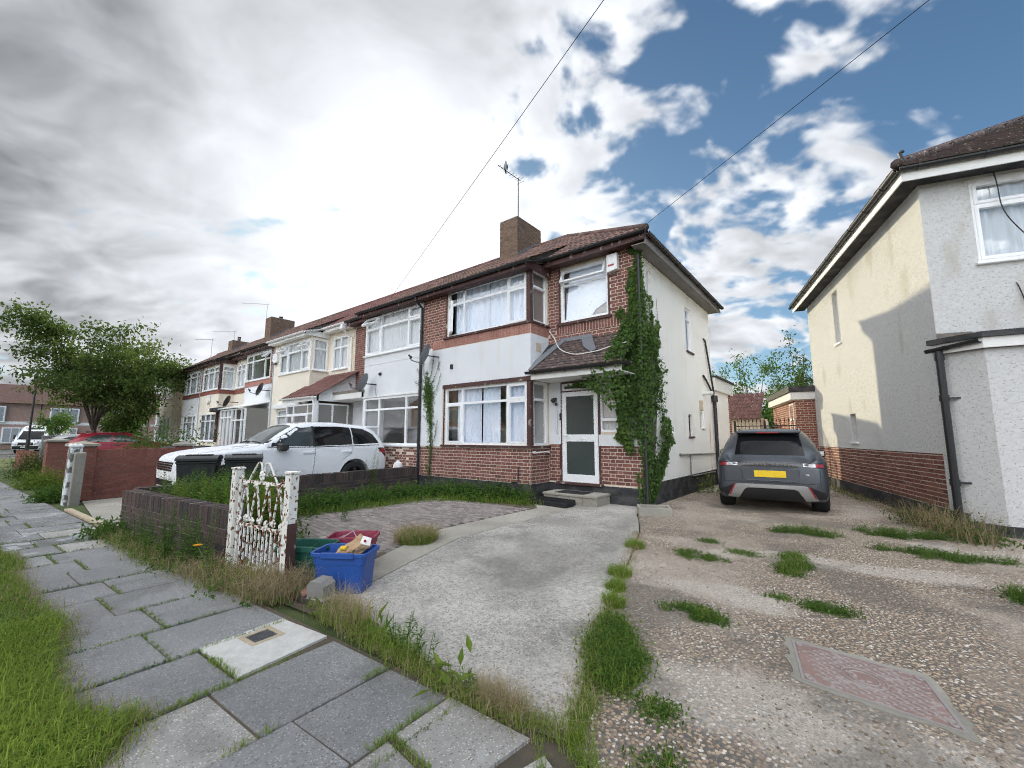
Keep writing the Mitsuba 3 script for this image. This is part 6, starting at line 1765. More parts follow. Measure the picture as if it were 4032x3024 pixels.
# ---- front step, mats, planter
ST = thing("door_step", "low concrete step below the white front door", "step")
add("slab_top", chamfer_box(V3(0, 0, 0), X, Y, Z, (-5.62, -4.26), (8.18, 8.845), (0.185, 0.235), 0.008), "smooth_concrete", ST)
for i in range(4):
    a0 = -5.60 + i * 0.333
    add("block", chamfer_box(V3(0, 0, 0), X, Y, Z, (a0 + 0.003, a0 + 0.328), (8.205, 8.835), (-0.01, 0.183), 0.006), "smooth_concrete", ST)
MT = thing("door_mat", "black rubber mat lying on the door step", "mat")
add("mat", chamfer_box(V3(0, 0, 0), X, Y, Z, (-5.35, -4.62), (8.26, 8.72), (0.236, 0.246), 0.004), "rubber", MT)
RM = thing("rubber_ramp", "ribbed black rubber ramp lying before the door step", "ramp")
Rr_ = rotz(-0.10) @ rot(X, 0.10)
add("wedge", xform(chamfer_box(V3(0, 0, 0), X, Y, Z, (-0.46, 0.46), (-0.19, 0.19), (-0.05, 0.055), 0.012), Rr_, (-5.16, 7.93, 0.07)), "rubber", RM)
for i in range(22):
    add("rib", xform(obox(V3(0, 0, 0), X, Y, Z, (-0.44 + i * 0.041, -0.425 + i * 0.041), (-0.175, 0.175), (0.055, 0.063)), Rr_, (-5.16, 7.93, 0.07)), "rubber", RM)
PLN = thing("concrete_planter", "small open concrete planter at the foot of the ivy", "planter")
Rp, tp_ = rotz(0.48), V3(-3.08, 8.25, 0)
for q in ((-0.30, 0.30, -0.22, -0.17), (-0.30, 0.30, 0.17, 0.22), (-0.30, -0.25, -0.169, 0.169), (0.25, 0.30, -0.169, 0.169)):
    add("side", xform(chamfer_box(V3(0, 0, 0), X, Y, Z, q[:2], q[2:], (-0.01, 0.15), 0.006), Rp, tp_), "smooth_concrete", PLN)
add("soil_fill", xform(bx(-0.249, 0.249, -0.169, 0.169, 0.0, 0.08), Rp, tp_), "soil", PLN)


# ---- dishes, alarm boxes, aerials
def dish(label, x, y, z, az, size=0.30, wall=0.0, mat="lead"):
    k = thing("satellite_dish", label, "satellite dish", None)
    R = rotz(az) @ rot(X, -0.38)
    prof = [(0.0, 0.0), (size * 0.5, 0.02), (size, 0.075), (size * 1.01, 0.08), (size * 0.99, 0.088), (size * 0.5, 0.03), (0.0, 0.011)]
    v, f = lathe(prof, 28, -Y)
    v = v * [1.0, 1, 1.12]
    c = V3(x, y, z)
    add("bowl", xform((v, f), R, c), mat, k, 30)
    add("arm", xform(tube([(0, 0.03, -size * 0.9), (0, -0.35, -size * 1.02), (0, -0.44, -size * 0.85)], 0.014, 6), R, c), "dark_metal", k)
    add("receiver", xform(cat([tube([(0, -0.42, -size * 0.75), (0, -0.50, -size * 0.62)], 0.028, 8), tube([(0, -0.39, -size * 0.70), (0, -0.43, -size * 0.76)], 0.036, 8)]), R, c), "black_plastic", k)
    add("bracket", cat([seg(c + R @ V3(0, 0.02, 0), V3(x + 0.10, y + 0.14, z - 0.02), 0.018), seg(V3(x + 0.10, y + 0.14, z - 0.02), V3(x + 0.14, wall, z - 0.02), 0.020), tube([V3(x + 0.14, wall - 0.02, z - 0.12), V3(x + 0.15, wall - 0.02, z - 0.3), V3(x + 0.2, wall - 0.02, z - 0.42)], 0.006, 5)]), "dark_metal", k)
    return k


dish("grey satellite dish on the white wall of the end house, right of the black downpipe", -9.25, YB - 0.33, 3.76, -0.95, 0.29, YB - 0.016)
dish("grey satellite dish on the house behind the white car, above its ground floor window", -12.30, YB - 0.33, 3.20, -0.95, 0.29, YB)
dish("black satellite dish at the edge of the pinkish banded house, beside the cream house", -20.45, YB - 0.33, 3.55, -0.7, 0.27, YB, "black_plastic")
dish("small dark satellite dish over the lean-to, left of the glazed front", -24.1, YB - 0.4, 3.20, -0.7, 0.27, YB, "dark_metal")

AB = thing("alarm_box", "white alarm box with dark red strip high on the brick front", "alarm box")
add("case", panel(Polygon([(-4.15, 5.24), (-3.90, 5.28), (-3.90, 5.66), (-4.15, 5.66)]), V3(0, YR - 0.14, 0), X, FN, 0.13), "upvc", AB)
add("strip", obox(V3(0, YR - 0.14, 0), X, Z, FN, (-4.12, -3.97), (5.37, 5.415), (0.001, 0.004)), "lamp_red", AB)
AB2 = thing("alarm_box", "white shield shaped alarm box on the cream house", "alarm box")
add("case", panel(Polygon([(-20.10, 4.85), (-19.98, 4.75), (-19.80, 4.72), (-19.66, 4.78), (-19.66, 5.15), (-20.10, 5.15)]), V3(0, YB - 0.10, 0), X, FN, 0.099), "upvc", AB2)
add("lens", obox(V3(0, YB - 0.10, 0), X, Z, FN, (-19.98, -19.78), (4.66, 4.715), (-0.06, 0.0)), "black_plastic", AB2)
AB3 = thing("alarm_box", "small cream alarm box under the dark red band of a far house", "alarm box")
add("case", panel(Polygon([(-28.35, 3.45), (-28.2, 3.30), (-28.05, 3.45), (-28.05, 3.80), (-28.35, 3.80)]), V3(0, YB - 0.12, 0), X, FN, 0.09), "upvc", AB3)
add("lens", obox(V3(0, YB - 0.12, 0), X, Z, FN, (-28.25, -28.15), (3.27, 3.30), (-0.06, 0.0)), "lamp_red", AB3)


def aerial(label, x, y, z0, z1, d, L, n=9, w=0.12, mat="dark_metal", r=0.016):
    k = thing("roof_aerial", label, "aerial")
    add("mast", tube([(x, y, z0), (x, y, z1)], r, 6), mat, k)
    d = V3(*d) / np.linalg.norm(d)
    s = np.cross(d, Z)
    s /= np.linalg.norm(s)
    a = V3(x, y, z1 - 0.04)
    add("boom", tube([a - d * 0.12, a + d * L], r * 0.75, 6), mat, k)
    els = [seg(a + d * L * (i + 0.4) / n - s * w * (1.5 - 0.9 * i / n), a + d * L * (i + 0.4) / n + s * w * (1.5 - 0.9 * i / n), 0.006, 5) for i in range(n)]
    els += [seg(a - d * 0.12 - s * w * 1.7 + Z * q, a - d * 0.12 + s * w * 1.7 + Z * q, 0.006, 5) for q in (-0.07, 0.07)]
    for m in els:
        add("element", m, mat, k)
    return k


aerial("tall thin television aerial on the brick chimney of the end house", -8.42, 10.92, 8.2, 10.42, (-0.05, -1, 0), 1.05, 7, 0.09)
aerial("bent thin aerial rising beside the chimney of the far cream house", -28.87, 10.95, 7.4, 10.0, (-0.65, -0.75, 0.0), 1.5, 3, 0.03, "metal_grey")
aerial("white mast aerial on the far roof, with a long boom", -35.0, 11.2, 7.6, 9.2, (-0.75, -0.65, 0), 1.6, 5, 0.05, "metal_grey")
aerial("grey aerial with many prongs rising from the farthest roof", -36.2, 10.2, 6.8, 8.6, (-0.75, -0.6, 0), 1.3, 9, 0.16, "metal_grey")

BD = thing("bird", "pale breasted dark pigeon perched on the chimney aerial", "bird")
prof = [(0.0, -0.15), (0.018, -0.14), (0.035, -0.09), (0.062, -0.02), (0.070, 0.04), (0.058, 0.09), (0.036, 0.12), (0.030, 0.135), (0.034, 0.155), (0.026, 0.178), (0.0, 0.19)]
v, f = lathe(prof, 20, Z)
v = v * [0.9, 1.15, 1]
v[:, 1] -= 0.05 * np.clip((v[:, 2] - 0.1) / 0.1, 0, 1)
Rbd = rotz(0.5) @ rot(X, -0.25)
bp0 = V3(-8.46, 10.28, 10.53)
add("body", xform((v, f), Rbd, bp0), "soffit_grey", BD, True)
add("tail", xform(trimesh.convex.convex_hull(np.array([(-0.02, 0.03, -0.10), (0.02, 0.03, -0.10), (-0.03, 0.06, -0.24), (0.03, 0.06, -0.24), (0.0, 0.045, -0.10), (0.0, 0.07, -0.24)])).vertices.__array__() and (np.zeros((3, 3)), np.array([[0, 1, 2]])), Rbd, bp0) if False else xform((lambda h: (np.array(h.vertices), np.array(h.faces)))(trimesh.convex.convex_hull(np.array([(-0.02, 0.03, -0.10), (0.02, 0.03, -0.10), (-0.03, 0.06, -0.24), (0.03, 0.06, -0.24), (0.0, 0.045, -0.10), (0.0, 0.07, -0.24)]))), Rbd, bp0), "dark_metal", BD)
for s in (-1, 1):
    add("wing", xform((lambda h: (np.array(h.vertices), np.array(h.faces)))(trimesh.convex.convex_hull(np.array([(s * 0.055, -0.01, 0.09), (s * 0.073, 0.02, 0.04), (s * 0.066, 0.05, -0.04), (s * 0.03, 0.07, -0.16), (s * 0.035, 0.08, 0.0), (s * 0.04, 0.06, 0.08)]))), Rbd, bp0), "dark_metal", BD)
    add("leg", seg(bp0 + V3(s * 0.02, 0, -0.06), bp0 + V3(s * 0.02, 0, -0.15), 0.006, 5), "lamp_red", BD)
add("beak", xform(lathe([(0.009, 0), (0.0, 0.035)], 8, -Y), Rbd, bp0 + Rbd @ V3(0, -0.085, 0.16)), "dark_metal", BD)

# ---- small fittings of the end house
PL_ = thing("wall_lamp", "small black security lamp beside the front door", "lamp")
add("base", chamfer_box(V3(-5.66, YR - 0.014, 2.38), X, Y, Z, (-0.035, 0.035), (-0.05, 0.0), (-0.05, 0.05), 0.01), "black_plastic", PL_)
add("head", xform(lathe([(0.0, 0), (0.05, 0.0), (0.06, 0.07), (0.02, 0.10), (0.0, 0.10)], 16, Z), rot(X, 2.1), (-5.66, YR - 0.09, 2.38)), "black_plastic", PL_, 30)
add("sensor", xform(chamfer_box(V3(0, 0, 0), X, Y, Z, (-0.03, 0.03), (-0.03, 0.03), (-0.04, 0.03), 0.012), None, (-5.60, YR - 0.10, 2.27)), "black_plastic", PL_)
GRB = thing("grab_rail", "white grab rail fixed upright left of the front door", "grab rail")
add("rail", tube(PchipInterpolator([0, 0.3, 0.7, 1], np.array([(-5.60, YR - 0.018, 1.55), (-5.61, YR - 0.075, 1.68), (-5.61, YR - 0.075, 2.02), (-5.60, YR - 0.018, 2.16)]))(np.linspace(0, 1, 16)), 0.016, 8), "cable_white", GRB, True)
GRB2 = thing("grab_rail", "white grab rail fixed level on the brick return of the bay", "grab rail")
add("rail", tube([(BX1 + 0.07, 8.16, 1.10), (BX1 + 0.07, 8.76, 1.12)], 0.017, 8), "cable_white", GRB2)
for yy in (8.18, 8.74):
    add("end_cap", tube([(BX1 + 0.01, yy, 1.11), (BX1 + 0.085, yy, 1.11)], 0.028, 10), "cable_white", GRB2)
CB = thing("white_cable", "loose white cable hanging from the first floor window across the porch roof", "cable")
cbp = np.array([(BX1 + 0.06, YR - 0.05, 4.15), (BX1 + 0.20, YR - 0.05, 3.95), (-5.40, YR - 0.28, 3.62), (-5.05, YR - 0.50, 3.42), (-4.65, YR - 0.62, 3.31), (-4.25, YR - 0.60, 3.33), (-3.9, YR - 0.50, 3.42), (-3.6, YR - 0.45, 3.47)])
add("cable", tube(PchipInterpolator(np.linspace(0, 1, len(cbp)), cbp)(np.linspace(0, 1, 50)), 0.012, 6), "cable_white", CB, True)
HK = thing("gas_hose", "short dark hose curling down the brick base under the bay window", "hose")
add("hose", tube([(-6.22, YB - 0.02, 0.78), (-6.22, YB - 0.04, 0.74), (-6.22, YB - 0.04, 0.45), (-6.25, YB - 0.045, 0.41), (-6.42, YB - 0.045, 0.395)], 0.013, 6), "dark_metal", HK)
JB = thing("plastic_bottle", "white plastic bottle standing at the foot of the house wall behind the low wall", "bottle")
add("body", lathe([(0, 0), (0.13, 0), (0.14, 0.12), (0.11, 0.2), (0.05, 0.24), (0.05, 0.27), (0, 0.27)], 18, Z, (-10.35, 7.72, 0.52)), "paper_white", JB, 30)
add("stand", chamfer_box(V3(-10.25, 7.75, 0), X, Y, Z, (-0.3, 0.3), (-0.15, 0.15), (0.0, 0.52), 0.01), "bin_black", JB)

# ---- overhead telephone wires
PT = V3(21.9, -5.8, 8.0)
for lab, e in (("telephone wire rising from the right roof corner of the end house", V3(-3.12, 8.42, 5.92)), ("telephone wire rising from the roof of the house behind the white car", V3(-11.1, 7.8, 5.86))):
    k = thing("telephone_wire", lab, "wire")
    s = np.linspace(0, 1, 40)[:, None]
    add("wire", tube(e + (PT - e) * s - Z * 0.06 * (4 * s * (1 - s)), 0.0048, 5), "rubber", k)

# ---- spiked iron gate across the drive behind the grey car
IG = thing("iron_gate", "tall black spiked iron gate across the drive behind the grey car", "gate")
ga, gb = V3(XC + 0.05, 17.6, 0), RA + RU_ * (RL + 0.1) - RX * 0.5
gd = (gb - ga) / np.linalg.norm(gb - ga)
gL = np.linalg.norm(gb - ga)
gnn = np.cross(gd, Z)
for u in (0.03, gL * 0.5, gL - 0.03):
    add("post", obox(ga, gd, Z, gnn, (u - 0.03, u + 0.03), (0, 2.08), (-0.03, 0.03)), "black_plastic", IG)
for zz in (0.15, 1.05, 1.88):
    add("rail", obox(ga, gd, Z, gnn, (0.061, gL - 0.061), (zz - 0.015, zz + 0.015), (-0.012, 0.012)), "black_plastic", IG)
for u in np.arange(0.14, gL - 0.1, 0.125):
    add("bar", tube([ga + gd * u, ga + gd * u + Z * 2.02, ga + gd * u + Z * 2.05, ga + gd * u + Z * 2.18], [0.009, 0.009, 0.024, 0.001], 6), "black_plastic", IG)
FN2 = thing("timber_fence", "reddish timber fence at the end of the drive behind the iron gate", "fence")
for i in range(16):
    o = V3(-1.9, 21.0, 0) + V3(0.18, 0.03, 0) * i
    add("board", chamfer_box(o, V3(0.986, 0.164, 0), Z, V3(0.164, -0.986, 0), (0, 0.17), (0, 1.75 + 0.03 * (i % 2)), (-0.02 + 0.004 * (i % 2), 0.0 + 0.004 * (i % 2)), 0.006), "brown_fence", FN2)
textured("brown_fence", lambda p, n, uv: mix((0.20, 0.085, 0.045), (0.33, 0.15, 0.085), fbm(p.x * 3, p.y * 3, p.z * 0.6, 4)), 0.85)
SH = thing("garden_shed", "small outbuilding with pantiled roof beyond the iron gate", "outbuilding")
add("wall", bx(-5.6, -3.0, 20.5, 23.0, 0, 2.3), "mortar", SH)
sa = math.radians(35)
add_joined(SH, "tile_courses", tiles(sbox(0, 0, 2.9, 1.9), V3(-5.75, 20.3, 2.25), X, V3(0, math.cos(sa), math.sin(sa)), V3(0, -math.sin(sa), math.cos(sa)), 0.2, 0.3, 1, 1, 0.05), "roof_tile")
# ------------------------------------------------------------------ plants
def leaf_col(p, n, uv):
    t, k = uv.x, uv.y
    a = mix((0.058, 0.125, 0.026), (0.150, 0.255, 0.060), t)      # lush weeds
    b = mix((0.150, 0.235, 0.034), (0.320, 0.420, 0.095), t)      # grass
    c = mix((0.300, 0.230, 0.125), (0.560, 0.470, 0.300), t)      # straw
    d = mix((0.048, 0.086, 0.026), (0.135, 0.190, 0.056), t)      # dark trees
    e = mix((0.060, 0.115, 0.034), (0.155, 0.250, 0.075), t)      # ivy
    f = mix((0.120, 0.195, 0.034), (0.260, 0.330, 0.075), t)      # pale yellow-green
    return dr.select(k < 0.5, a, dr.select(k < 1.5, b, dr.select(k < 2.5, c, dr.select(k < 3.5, d, dr.select(k < 4.5, e, f)))))


leafy("leaf", leaf_col, 0.95, 0.5)
textured("bark", lambda p, n, uv: mix((0.045, 0.035, 0.030), (0.125, 0.105, 0.09), fbm(p.x * 12, p.y * 12, p.z * 3, 4)), 0.9)
plain("stem", (0.055, 0.095, 0.030), 0.7)
plain("petal_orange", (0.75, 0.33, 0.01), 0.7)


def unit(a):
    return a / (np.linalg.norm(a, axis=-1, keepdims=True) + 1e-12)


def leaves(P, D, N, L, W, fold=0.18, wide=0.42):
    """Folded leaf blades: position, direction, normal, length and width of each."""
    L, W = np.broadcast_to(L, len(P))[:, None], np.broadcast_to(W, len(P))[:, None]
    D = unit(D)
    S = unit(np.cross(N, D))
    N = np.cross(D, S)
    v = np.stack([P, P + D * L * wide + S * W / 2 + N * W * fold, P + D * L - N * L * 0.12, P + D * L * wide - S * W / 2 + N * W * fold], 1)
    n = np.arange(len(P))[:, None] * 4
    f = np.concatenate([n + [0, 1, 2], n + [0, 2, 3]])
    return v.reshape(-1, 3), f


def blades(P, h, ang, lean, w):
    """Curved grass blades."""
    h, lean, w = (np.broadcast_to(q, len(P)) for q in (h, lean, w))
    d = np.stack([np.cos(ang), np.sin(ang), 0 * ang], -1)
    s = np.stack([-np.sin(ang), np.cos(ang), 0 * ang], -1) * w[:, None] / 2
    m = P + d * (h * lean * 0.30)[:, None] + Z * (h * 0.58)[:, None]
    tip = P + d * (h * lean)[:, None] + Z * (h * (1 - 0.38 * lean))[:, None]
    v = np.stack([P - s, P + s, m - s * 0.7, m + s * 0.7, tip], 1)
    n = np.arange(len(P))[:, None] * 5
    f = np.concatenate([n + [0, 1, 3], n + [0, 3, 2], n + [2, 3, 4]])
    return v.reshape(-1, 3), f


def tones(k, per, typ, mean=0.5, sd=0.22):
    t = np.clip(rng.normal(mean, sd, k), 0, 1)
    return np.repeat(np.column_stack([t, np.broadcast_to(typ, k)]), per, 0)


def inside(poly, n, z=0.0):
    x0, y0, x1, y1 = poly.bounds
    out = np.zeros((0, 2))
    while len(out) < n:
        q = rng.uniform([x0, y0], [x1, y1], (max(256, n), 2))
        out = np.vstack([out, q[contains_xy(poly, q[:, 0], q[:, 1])]])
    return np.column_stack([out[:n], np.full(n, z)])


def along(pts, n, spread, z=0.0):
    """Points scattered about a polyline."""
    ls = LineString(pts)
    s = rng.random(n) * ls.length
    q = np.array([ls.interpolate(a).coords[0][:2] for a in s])
    return np.column_stack([q + rng.normal(0, 1, (n, 2)) * spread, np.full(n, z)])


class Plant:
    """Leaf and blade pieces gathered into one mesh."""

    def __init__(self):
        self.v, self.f, self.u, self.n = [], [], [], 0

    def put(self, m, uv):
        self.v.append(m[0])
        self.f.append(m[1] + self.n)
        self.u.append(uv)
        self.n += len(m[0])
        return self

    def grass(self, P, h, typ, lean=0.6, w=0.006, hs=0.3, mean=0.5):
        n = len(P)
        hh = h * np.clip(rng.normal(1, hs, n), 0.3, 2)
        return self.put(blades(P, hh, rng.uniform(0, 2 * np.pi, n), lean * rng.uniform(0.3, 1.4, n), w * rng.uniform(0.6, 1.3, n)), tones(n, 5, typ, mean))

    def tuft_leaves(self, P, h, L, W, typ, per=14, spread=0.08, mean=0.5, up=0.35):
        n = len(P) * per
        Q = np.repeat(P, per, 0) + rng.normal(0, 1, (n, 3)) * [spread, spread, 0]
        Q[:, 2] += np.abs(rng.normal(0, 1, n)) * h * 0.55
        D = unit(rng.normal(0, 1, (n, 3)) + [0, 0, up])
        return self.put(leaves(Q, D, unit(rng.normal(0, 0.5, (n, 3)) + [0, 0, 1]), L * rng.uniform(0.6, 1.3, n), W * rng.uniform(0.7, 1.2, n)), tones(n, 4, typ, mean))

    def stems(self, P, h, L, W, typ, pitch=0.035, mean=0.5, lean=0.12):
        """Upright leafy stems, leaves all the way up, smaller at the tip."""
        for q in P:
            hh = h * rng.uniform(0.65, 1.15)
            tip = q + np.append(rng.normal(0, lean * hh, 2), hh)
            k = max(6, int(hh / pitch))
            t = np.linspace(0.08, 1, k)
            pos = q + (tip - q) * t[:, None] + np.append(rng.normal(0, 0.02, 2), 0) * np.sin(t * 3)[:, None]
            a = np.arange(k) * 2.4 + rng.uniform(0, 6)
            for off in (0.0, math.pi):
                D = np.stack([np.cos(a + off), np.sin(a + off), 0.25 + 0.9 * t ** 3], -1)
                s = np.sin(np.pi * np.clip(t * 0.8 + 0.18, 0, 1)) ** 0.7
                self.put(leaves(pos, D, np.stack([0 * a, 0 * a, 1 + 0 * a], -1) + rng.normal(0, 0.2, (k, 3)), L * s * rng.uniform(0.75, 1.15, k), W * s), tones(k, 4, typ, mean + 0.22 * (rng.random() - 0.5)) + np.repeat(np.column_stack([0.25 * t ** 4, 0 * t]), 4, 0))
            self.put(tube([q, (q + tip) / 2, tip], [0.004, 0.003, 0.001], 4, cap=False), np.tile([0.3, 0.0], (12, 1)))
        return self

    def add(self, name, parent=None, label=None, kind=None, cat=None, group=None, leafname=None):
        key = add(leafname or name, (np.vstack(self.v), np.vstack(self.f)), "leaf", parent, uv=np.clip(np.vstack(self.u), 0, 9))
        if label:
            tag(key, label, cat, group, kind)
        return key


# ---- grass verge at the left
vb = [(-8.3, 0.36), (-7.49, 0.44), (-6.9, 0.36), (-6.38, 0.42), (-5.9, 0.40), (-5.39, 0.49), (-4.82, 0.55), (-4.33, 0.48), (-3.74, 0.42), (-3.3, 0.45), (-3.12, 0.53), (-2.97, 0.68), (-2.86, 0.58), (-2.72, 0.50), (-2.62, 0.3), (-2.58, -0.2)]
VG = Polygon([(-60, 0.1), (-30, 0.22), (-14, 0.34), (-11, 0.32)] + vb + [(-2.6, -3.1), (-60, -3.1)])
structure("verge", slab(VG.buffer(-0.02), -0.03, 0.012), "lawn")
gp = Plant()
near = VG.intersection(sbox(-9.5, -1.4, -2.3, 1.0))
P = inside(near, 30000, 0.008)
gp.grass(P, 0.075, 1, 0.75, 0.0055)
gp.grass(inside(VG.intersection(sbox(-5.0, -0.6, -2.3, 1.0)), 20000, 0.008), 0.095, 1, 0.8, 0.005, mean=0.55)
gp.grass(inside(near, 5000, 0.008), 0.10, 0, 0.8, 0.007)
gp.grass(inside(VG.intersection(sbox(-26, -2.0, -9.0, 1.0)), 16000, 0.008), 0.10, 1, 0.7, 0.013)
edge = along(vb, 3600, 0.045, 0.004)
gp.grass(edge, 0.07, 1, 1.0, 0.005)
gp.grass(along(vb, 2200, 0.07, 0.004), 0.075, 2, 1.35, 0.004)
gp.tuft_leaves(inside(VG.intersection(sbox(-4.6, -0.4, -2.4, 0.6)), 60, 0.01), 0.03, 0.04, 0.035, 5, 8, 0.03)
gp.add("verge_grass", None, "lush green grass verge in the near left corner along the pavement", "stuff")

# ---- grass growing in the joints of the pavement
jp = Plant()
PT3 = lambda u, v: PU * u + PV * v  # noqa: E731
for k in range(-1, 34):
    u = -2.31 - PITCHU * k
    for v0 in np.arange(0.2, 1.9, 0.12):
        if meshkit.noise(np.array([u * 1.7, v0 * 2.1, 3.3])) > 0.50:
            n = 26 if k < 14 else 12
            q = PT3(u, v0)[None] + np.concatenate([rng.normal(0, 1, (n, 2)) * 0.010, np.zeros((n, 1))], 1) + rng.uniform(-0.06, 0.06, (n, 1)) * PV
            jp.grass(q, 0.026, 1 if rng.random() < 0.7 else 0, 0.9, 0.0045, mean=0.35)
    for vj in ((1.15,) if k % 2 == 0 else (1.305,)):
        for t in np.arange(0, PITCHU, 0.1):
            if meshkit.noise(np.array([(u - t) * 2.0, vj * 3, 8.8])) > 0.50:
                q = PT3(u - t, vj)[None] + np.concatenate([rng.normal(0, 1, (18, 2)) * 0.012, np.zeros((18, 1))], 1)
                jp.grass(q, 0.026, 1, 0.9, 0.0045, mean=0.35)
for a, b in (((-2.93, 0.55), (-2.93, 1.25)), ((-2.31, 1.0), (-2.31, 1.2)), ((-2.31, 1.42), (-2.31, 1.78)), ((-1.80, 1.05), (-1.80, 1.80)), ((-1.30, 1.44), (-1.79, 1.51)), ((-1.0, 1.3), (-1.4, 1.0)), ((-1.2, 1.9), (-0.85, 1.5)), ((-1.9, 0.93), (-0.6, 0.93)), ((-3.5, 1.31), (-3.0, 1.31)), ((-2.31, 1.93), (-2.31, 1.65))):
    A, B = PT3(*a), PT3(*b)
    n = int(420 * np.linalg.norm(B - A))
    q = A + (B - A) * rng.random((n, 1)) + np.concatenate([rng.normal(0, 1, (n, 2)) * 0.016, np.zeros((n, 1))], 1)
    keep = np.array([meshkit.noise(np.array([x * 6, y * 6, 1.2])) > 0.42 for x, y, _ in q])
    jp.grass(q[keep], 0.032, 1, 0.9, 0.004, mean=0.4)
jp.add("joint_grass", None, "short grass growing in the joints between the pavement slabs", "stuff")

# ---- weeds and dry grass along the front wall and the gate
dg = Plant()
front = [(-9.0, 1.42), (-8.1, 1.42), (-7.3, 1.45), (-6.2, 1.52), (-5.4, 1.66), (-4.8, 1.72), (-4.1, 1.84)]
dg.grass(along(front, 2000, 0.09), 0.14, 2, 1.0, 0.0042, 0.45)
dg.grass(along(front, 2200, 0.09), 0.11, 1, 0.9, 0.005, 0.4)
dg.grass(along([(-5.7, 1.62), (-4.9, 1.70), (-4.1, 1.82)], 1500, 0.08), 0.20, 2, 1.1, 0.004, 0.45)
dg.grass(along([(-4.5, 1.85), (-4.05, 1.98)], 1100, 0.09), 0.25, 2, 1.2, 0.0045, 0.45)
dg.stems(along(front[1:6], 26, 0.07), 0.34, 0.075, 0.020, 0, 0.03)
dg.stems(along([(-6.4, 1.55), (-5.6, 1.66)], 14, 0.07), 0.62, 0.09, 0.022, 0, 0.03)
dg.stems(along([(-7.6, 1.50), (-6.4, 1.56)], 10, 0.06), 0.50, 0.08, 0.02, 0, 0.03)
dg.tuft_leaves(along(front, 130, 0.09), 0.10, 0.05, 0.022, 0, 14, 0.06)
dg.tuft_leaves(along([(-9.1, 1.36), (-8.5, 1.38)], 26, 0.10), 0.16, 0.07, 0.035, 0, 22, 0.08, 0.35)
dg.tuft_leaves(along([(-5.2, 1.72), (-4.5, 1.80)], 44, 0.07), 0.15, 0.06, 0.022, 5, 16, 0.07)
dg.add("dry_weeds", None, "dry straw coloured grass and weeds along the front wall and round the gate", "stuff")
# ---- the mouth of the concrete drive
md = Plant()
mouth = [(-3.55, 1.95), (-3.1, 1.92), (-2.6, 1.90), (-2.2, 1.88), (-1.85, 1.86), (-1.5, 1.88), (-1.2, 1.94)]
md.grass(along(mouth, 2300, 0.040), 0.07, 1, 0.9, 0.0045, 0.5)
md.grass(along(mouth, 1100, 0.045), 0.085, 2, 1.1, 0.0032, 0.5)
md.grass(along([(-3.5, 2.02), (-2.95, 1.97)], 1000, 0.06), 0.21, 2, 0.8, 0.0032, 0.4, 0.6)
md.grass(along([(-3.5, 1.97), (-2.3, 1.90)], 1100, 0.045), 0.12, 1, 0.9, 0.005, 0.5)
md.grass(along([(-1.75, 1.90), (-1.45, 1.92)], 800, 0.04), 0.13, 2, 0.9, 0.003, 0.4, 0.55)
md.stems(along([(-2.62, 1.93), (-2.2, 1.90)], 9, 0.03), 0.26, 0.055, 0.014, 0, 0.018)
md.stems(along([(-1.95, 1.90), (-1.7, 1.88)], 5, 0.03), 0.16, 0.05, 0.016, 0, 0.018)
md.tuft_leaves(np.array([(-3.55, 1.92, 0), (-2.95, 1.93, 0.0), (-2.75, 1.90, 0), (-2.0, 1.86, 0), (-1.85, 1.85, 0)]), 0.14, 0.13, 0.042, 5, 9, 0.05, 0.5, 0.9)
md.add("drive_mouth_weeds", None, "tufts of green and straw grass along the front edge of the concrete drive", "stuff")
# ---- green strip between the concrete and the gravel
sp = Plant()
sline = [(-3.30, 7.9), (-2.7, 6.5), (-2.38, 5.6), (-2.0, 4.33), (-1.75, 3.5), (-1.50, 2.84), (-1.31, 2.31), (-1.2, 1.98)]
sp.grass(along(sline[3:], 1100, 0.03), 0.05, 1, 0.9, 0.005, 0.5)
sp.grass(along(sline[4:], 900, 0.06), 0.06, 2, 1.1, 0.004, 0.5)
sp.grass(along(sline[1:4], 500, 0.04), 0.08, 2, 1.0, 0.004, 0.4)
blob = Polygon([(-1.72, 3.30), (-1.60, 2.80), (-1.42, 2.45), (-1.28, 2.32), (-1.10, 2.40), (-1.08, 2.62), (-1.15, 2.90), (-1.35, 3.15), (-1.55, 3.42)])
bq = inside(blob, 3600)
bq = bq[np.array([blob.exterior.distance(Point(*q[:2])) for q in bq]) > 0.12 * rng.random(len(bq)) ** 2 + 0.05 * meshkit.noise(bq * 14)]
sp.grass(bq[::2], 0.08, 0, 0.9, 0.0045, 0.6)
sp.grass(bq[1::2], 0.07, 5, 1.0, 0.004, 0.45)
sp.grass(inside(blob, 900), 0.08, 1, 1.1, 0.0045, 0.5)
sp.tuft_leaves(inside(blob.buffer(-0.06), 230), 0.065, 0.032, 0.011, 0, 16, 0.05, 0.45, 0.5)
sp.tuft_leaves(inside(blob, 60), 0.05, 0.03, 0.016, 5, 12, 0.05)
for c, r, n in (((-2.38, 5.62), 0.13, 420), ((-2.05, 4.42), 0.13, 420), ((-1.90, 4.0), 0.10, 300), ((-1.74, 3.62), 0.10, 300)):
    sp.grass(inside(Point(*c).buffer(r), n), 0.10, 1 if n < 900 else 0, 0.9, 0.006, 0.4)
sp.grass(along([(-1.25, 2.25), (-1.17, 1.97), (-0.95, 1.75)], 700, 0.04), 0.06, 1, 0.9, 0.004)
sp.add("drive_edge_weeds", None, "green weeds growing in the gap between the concrete and the gravel drive", "stuff")

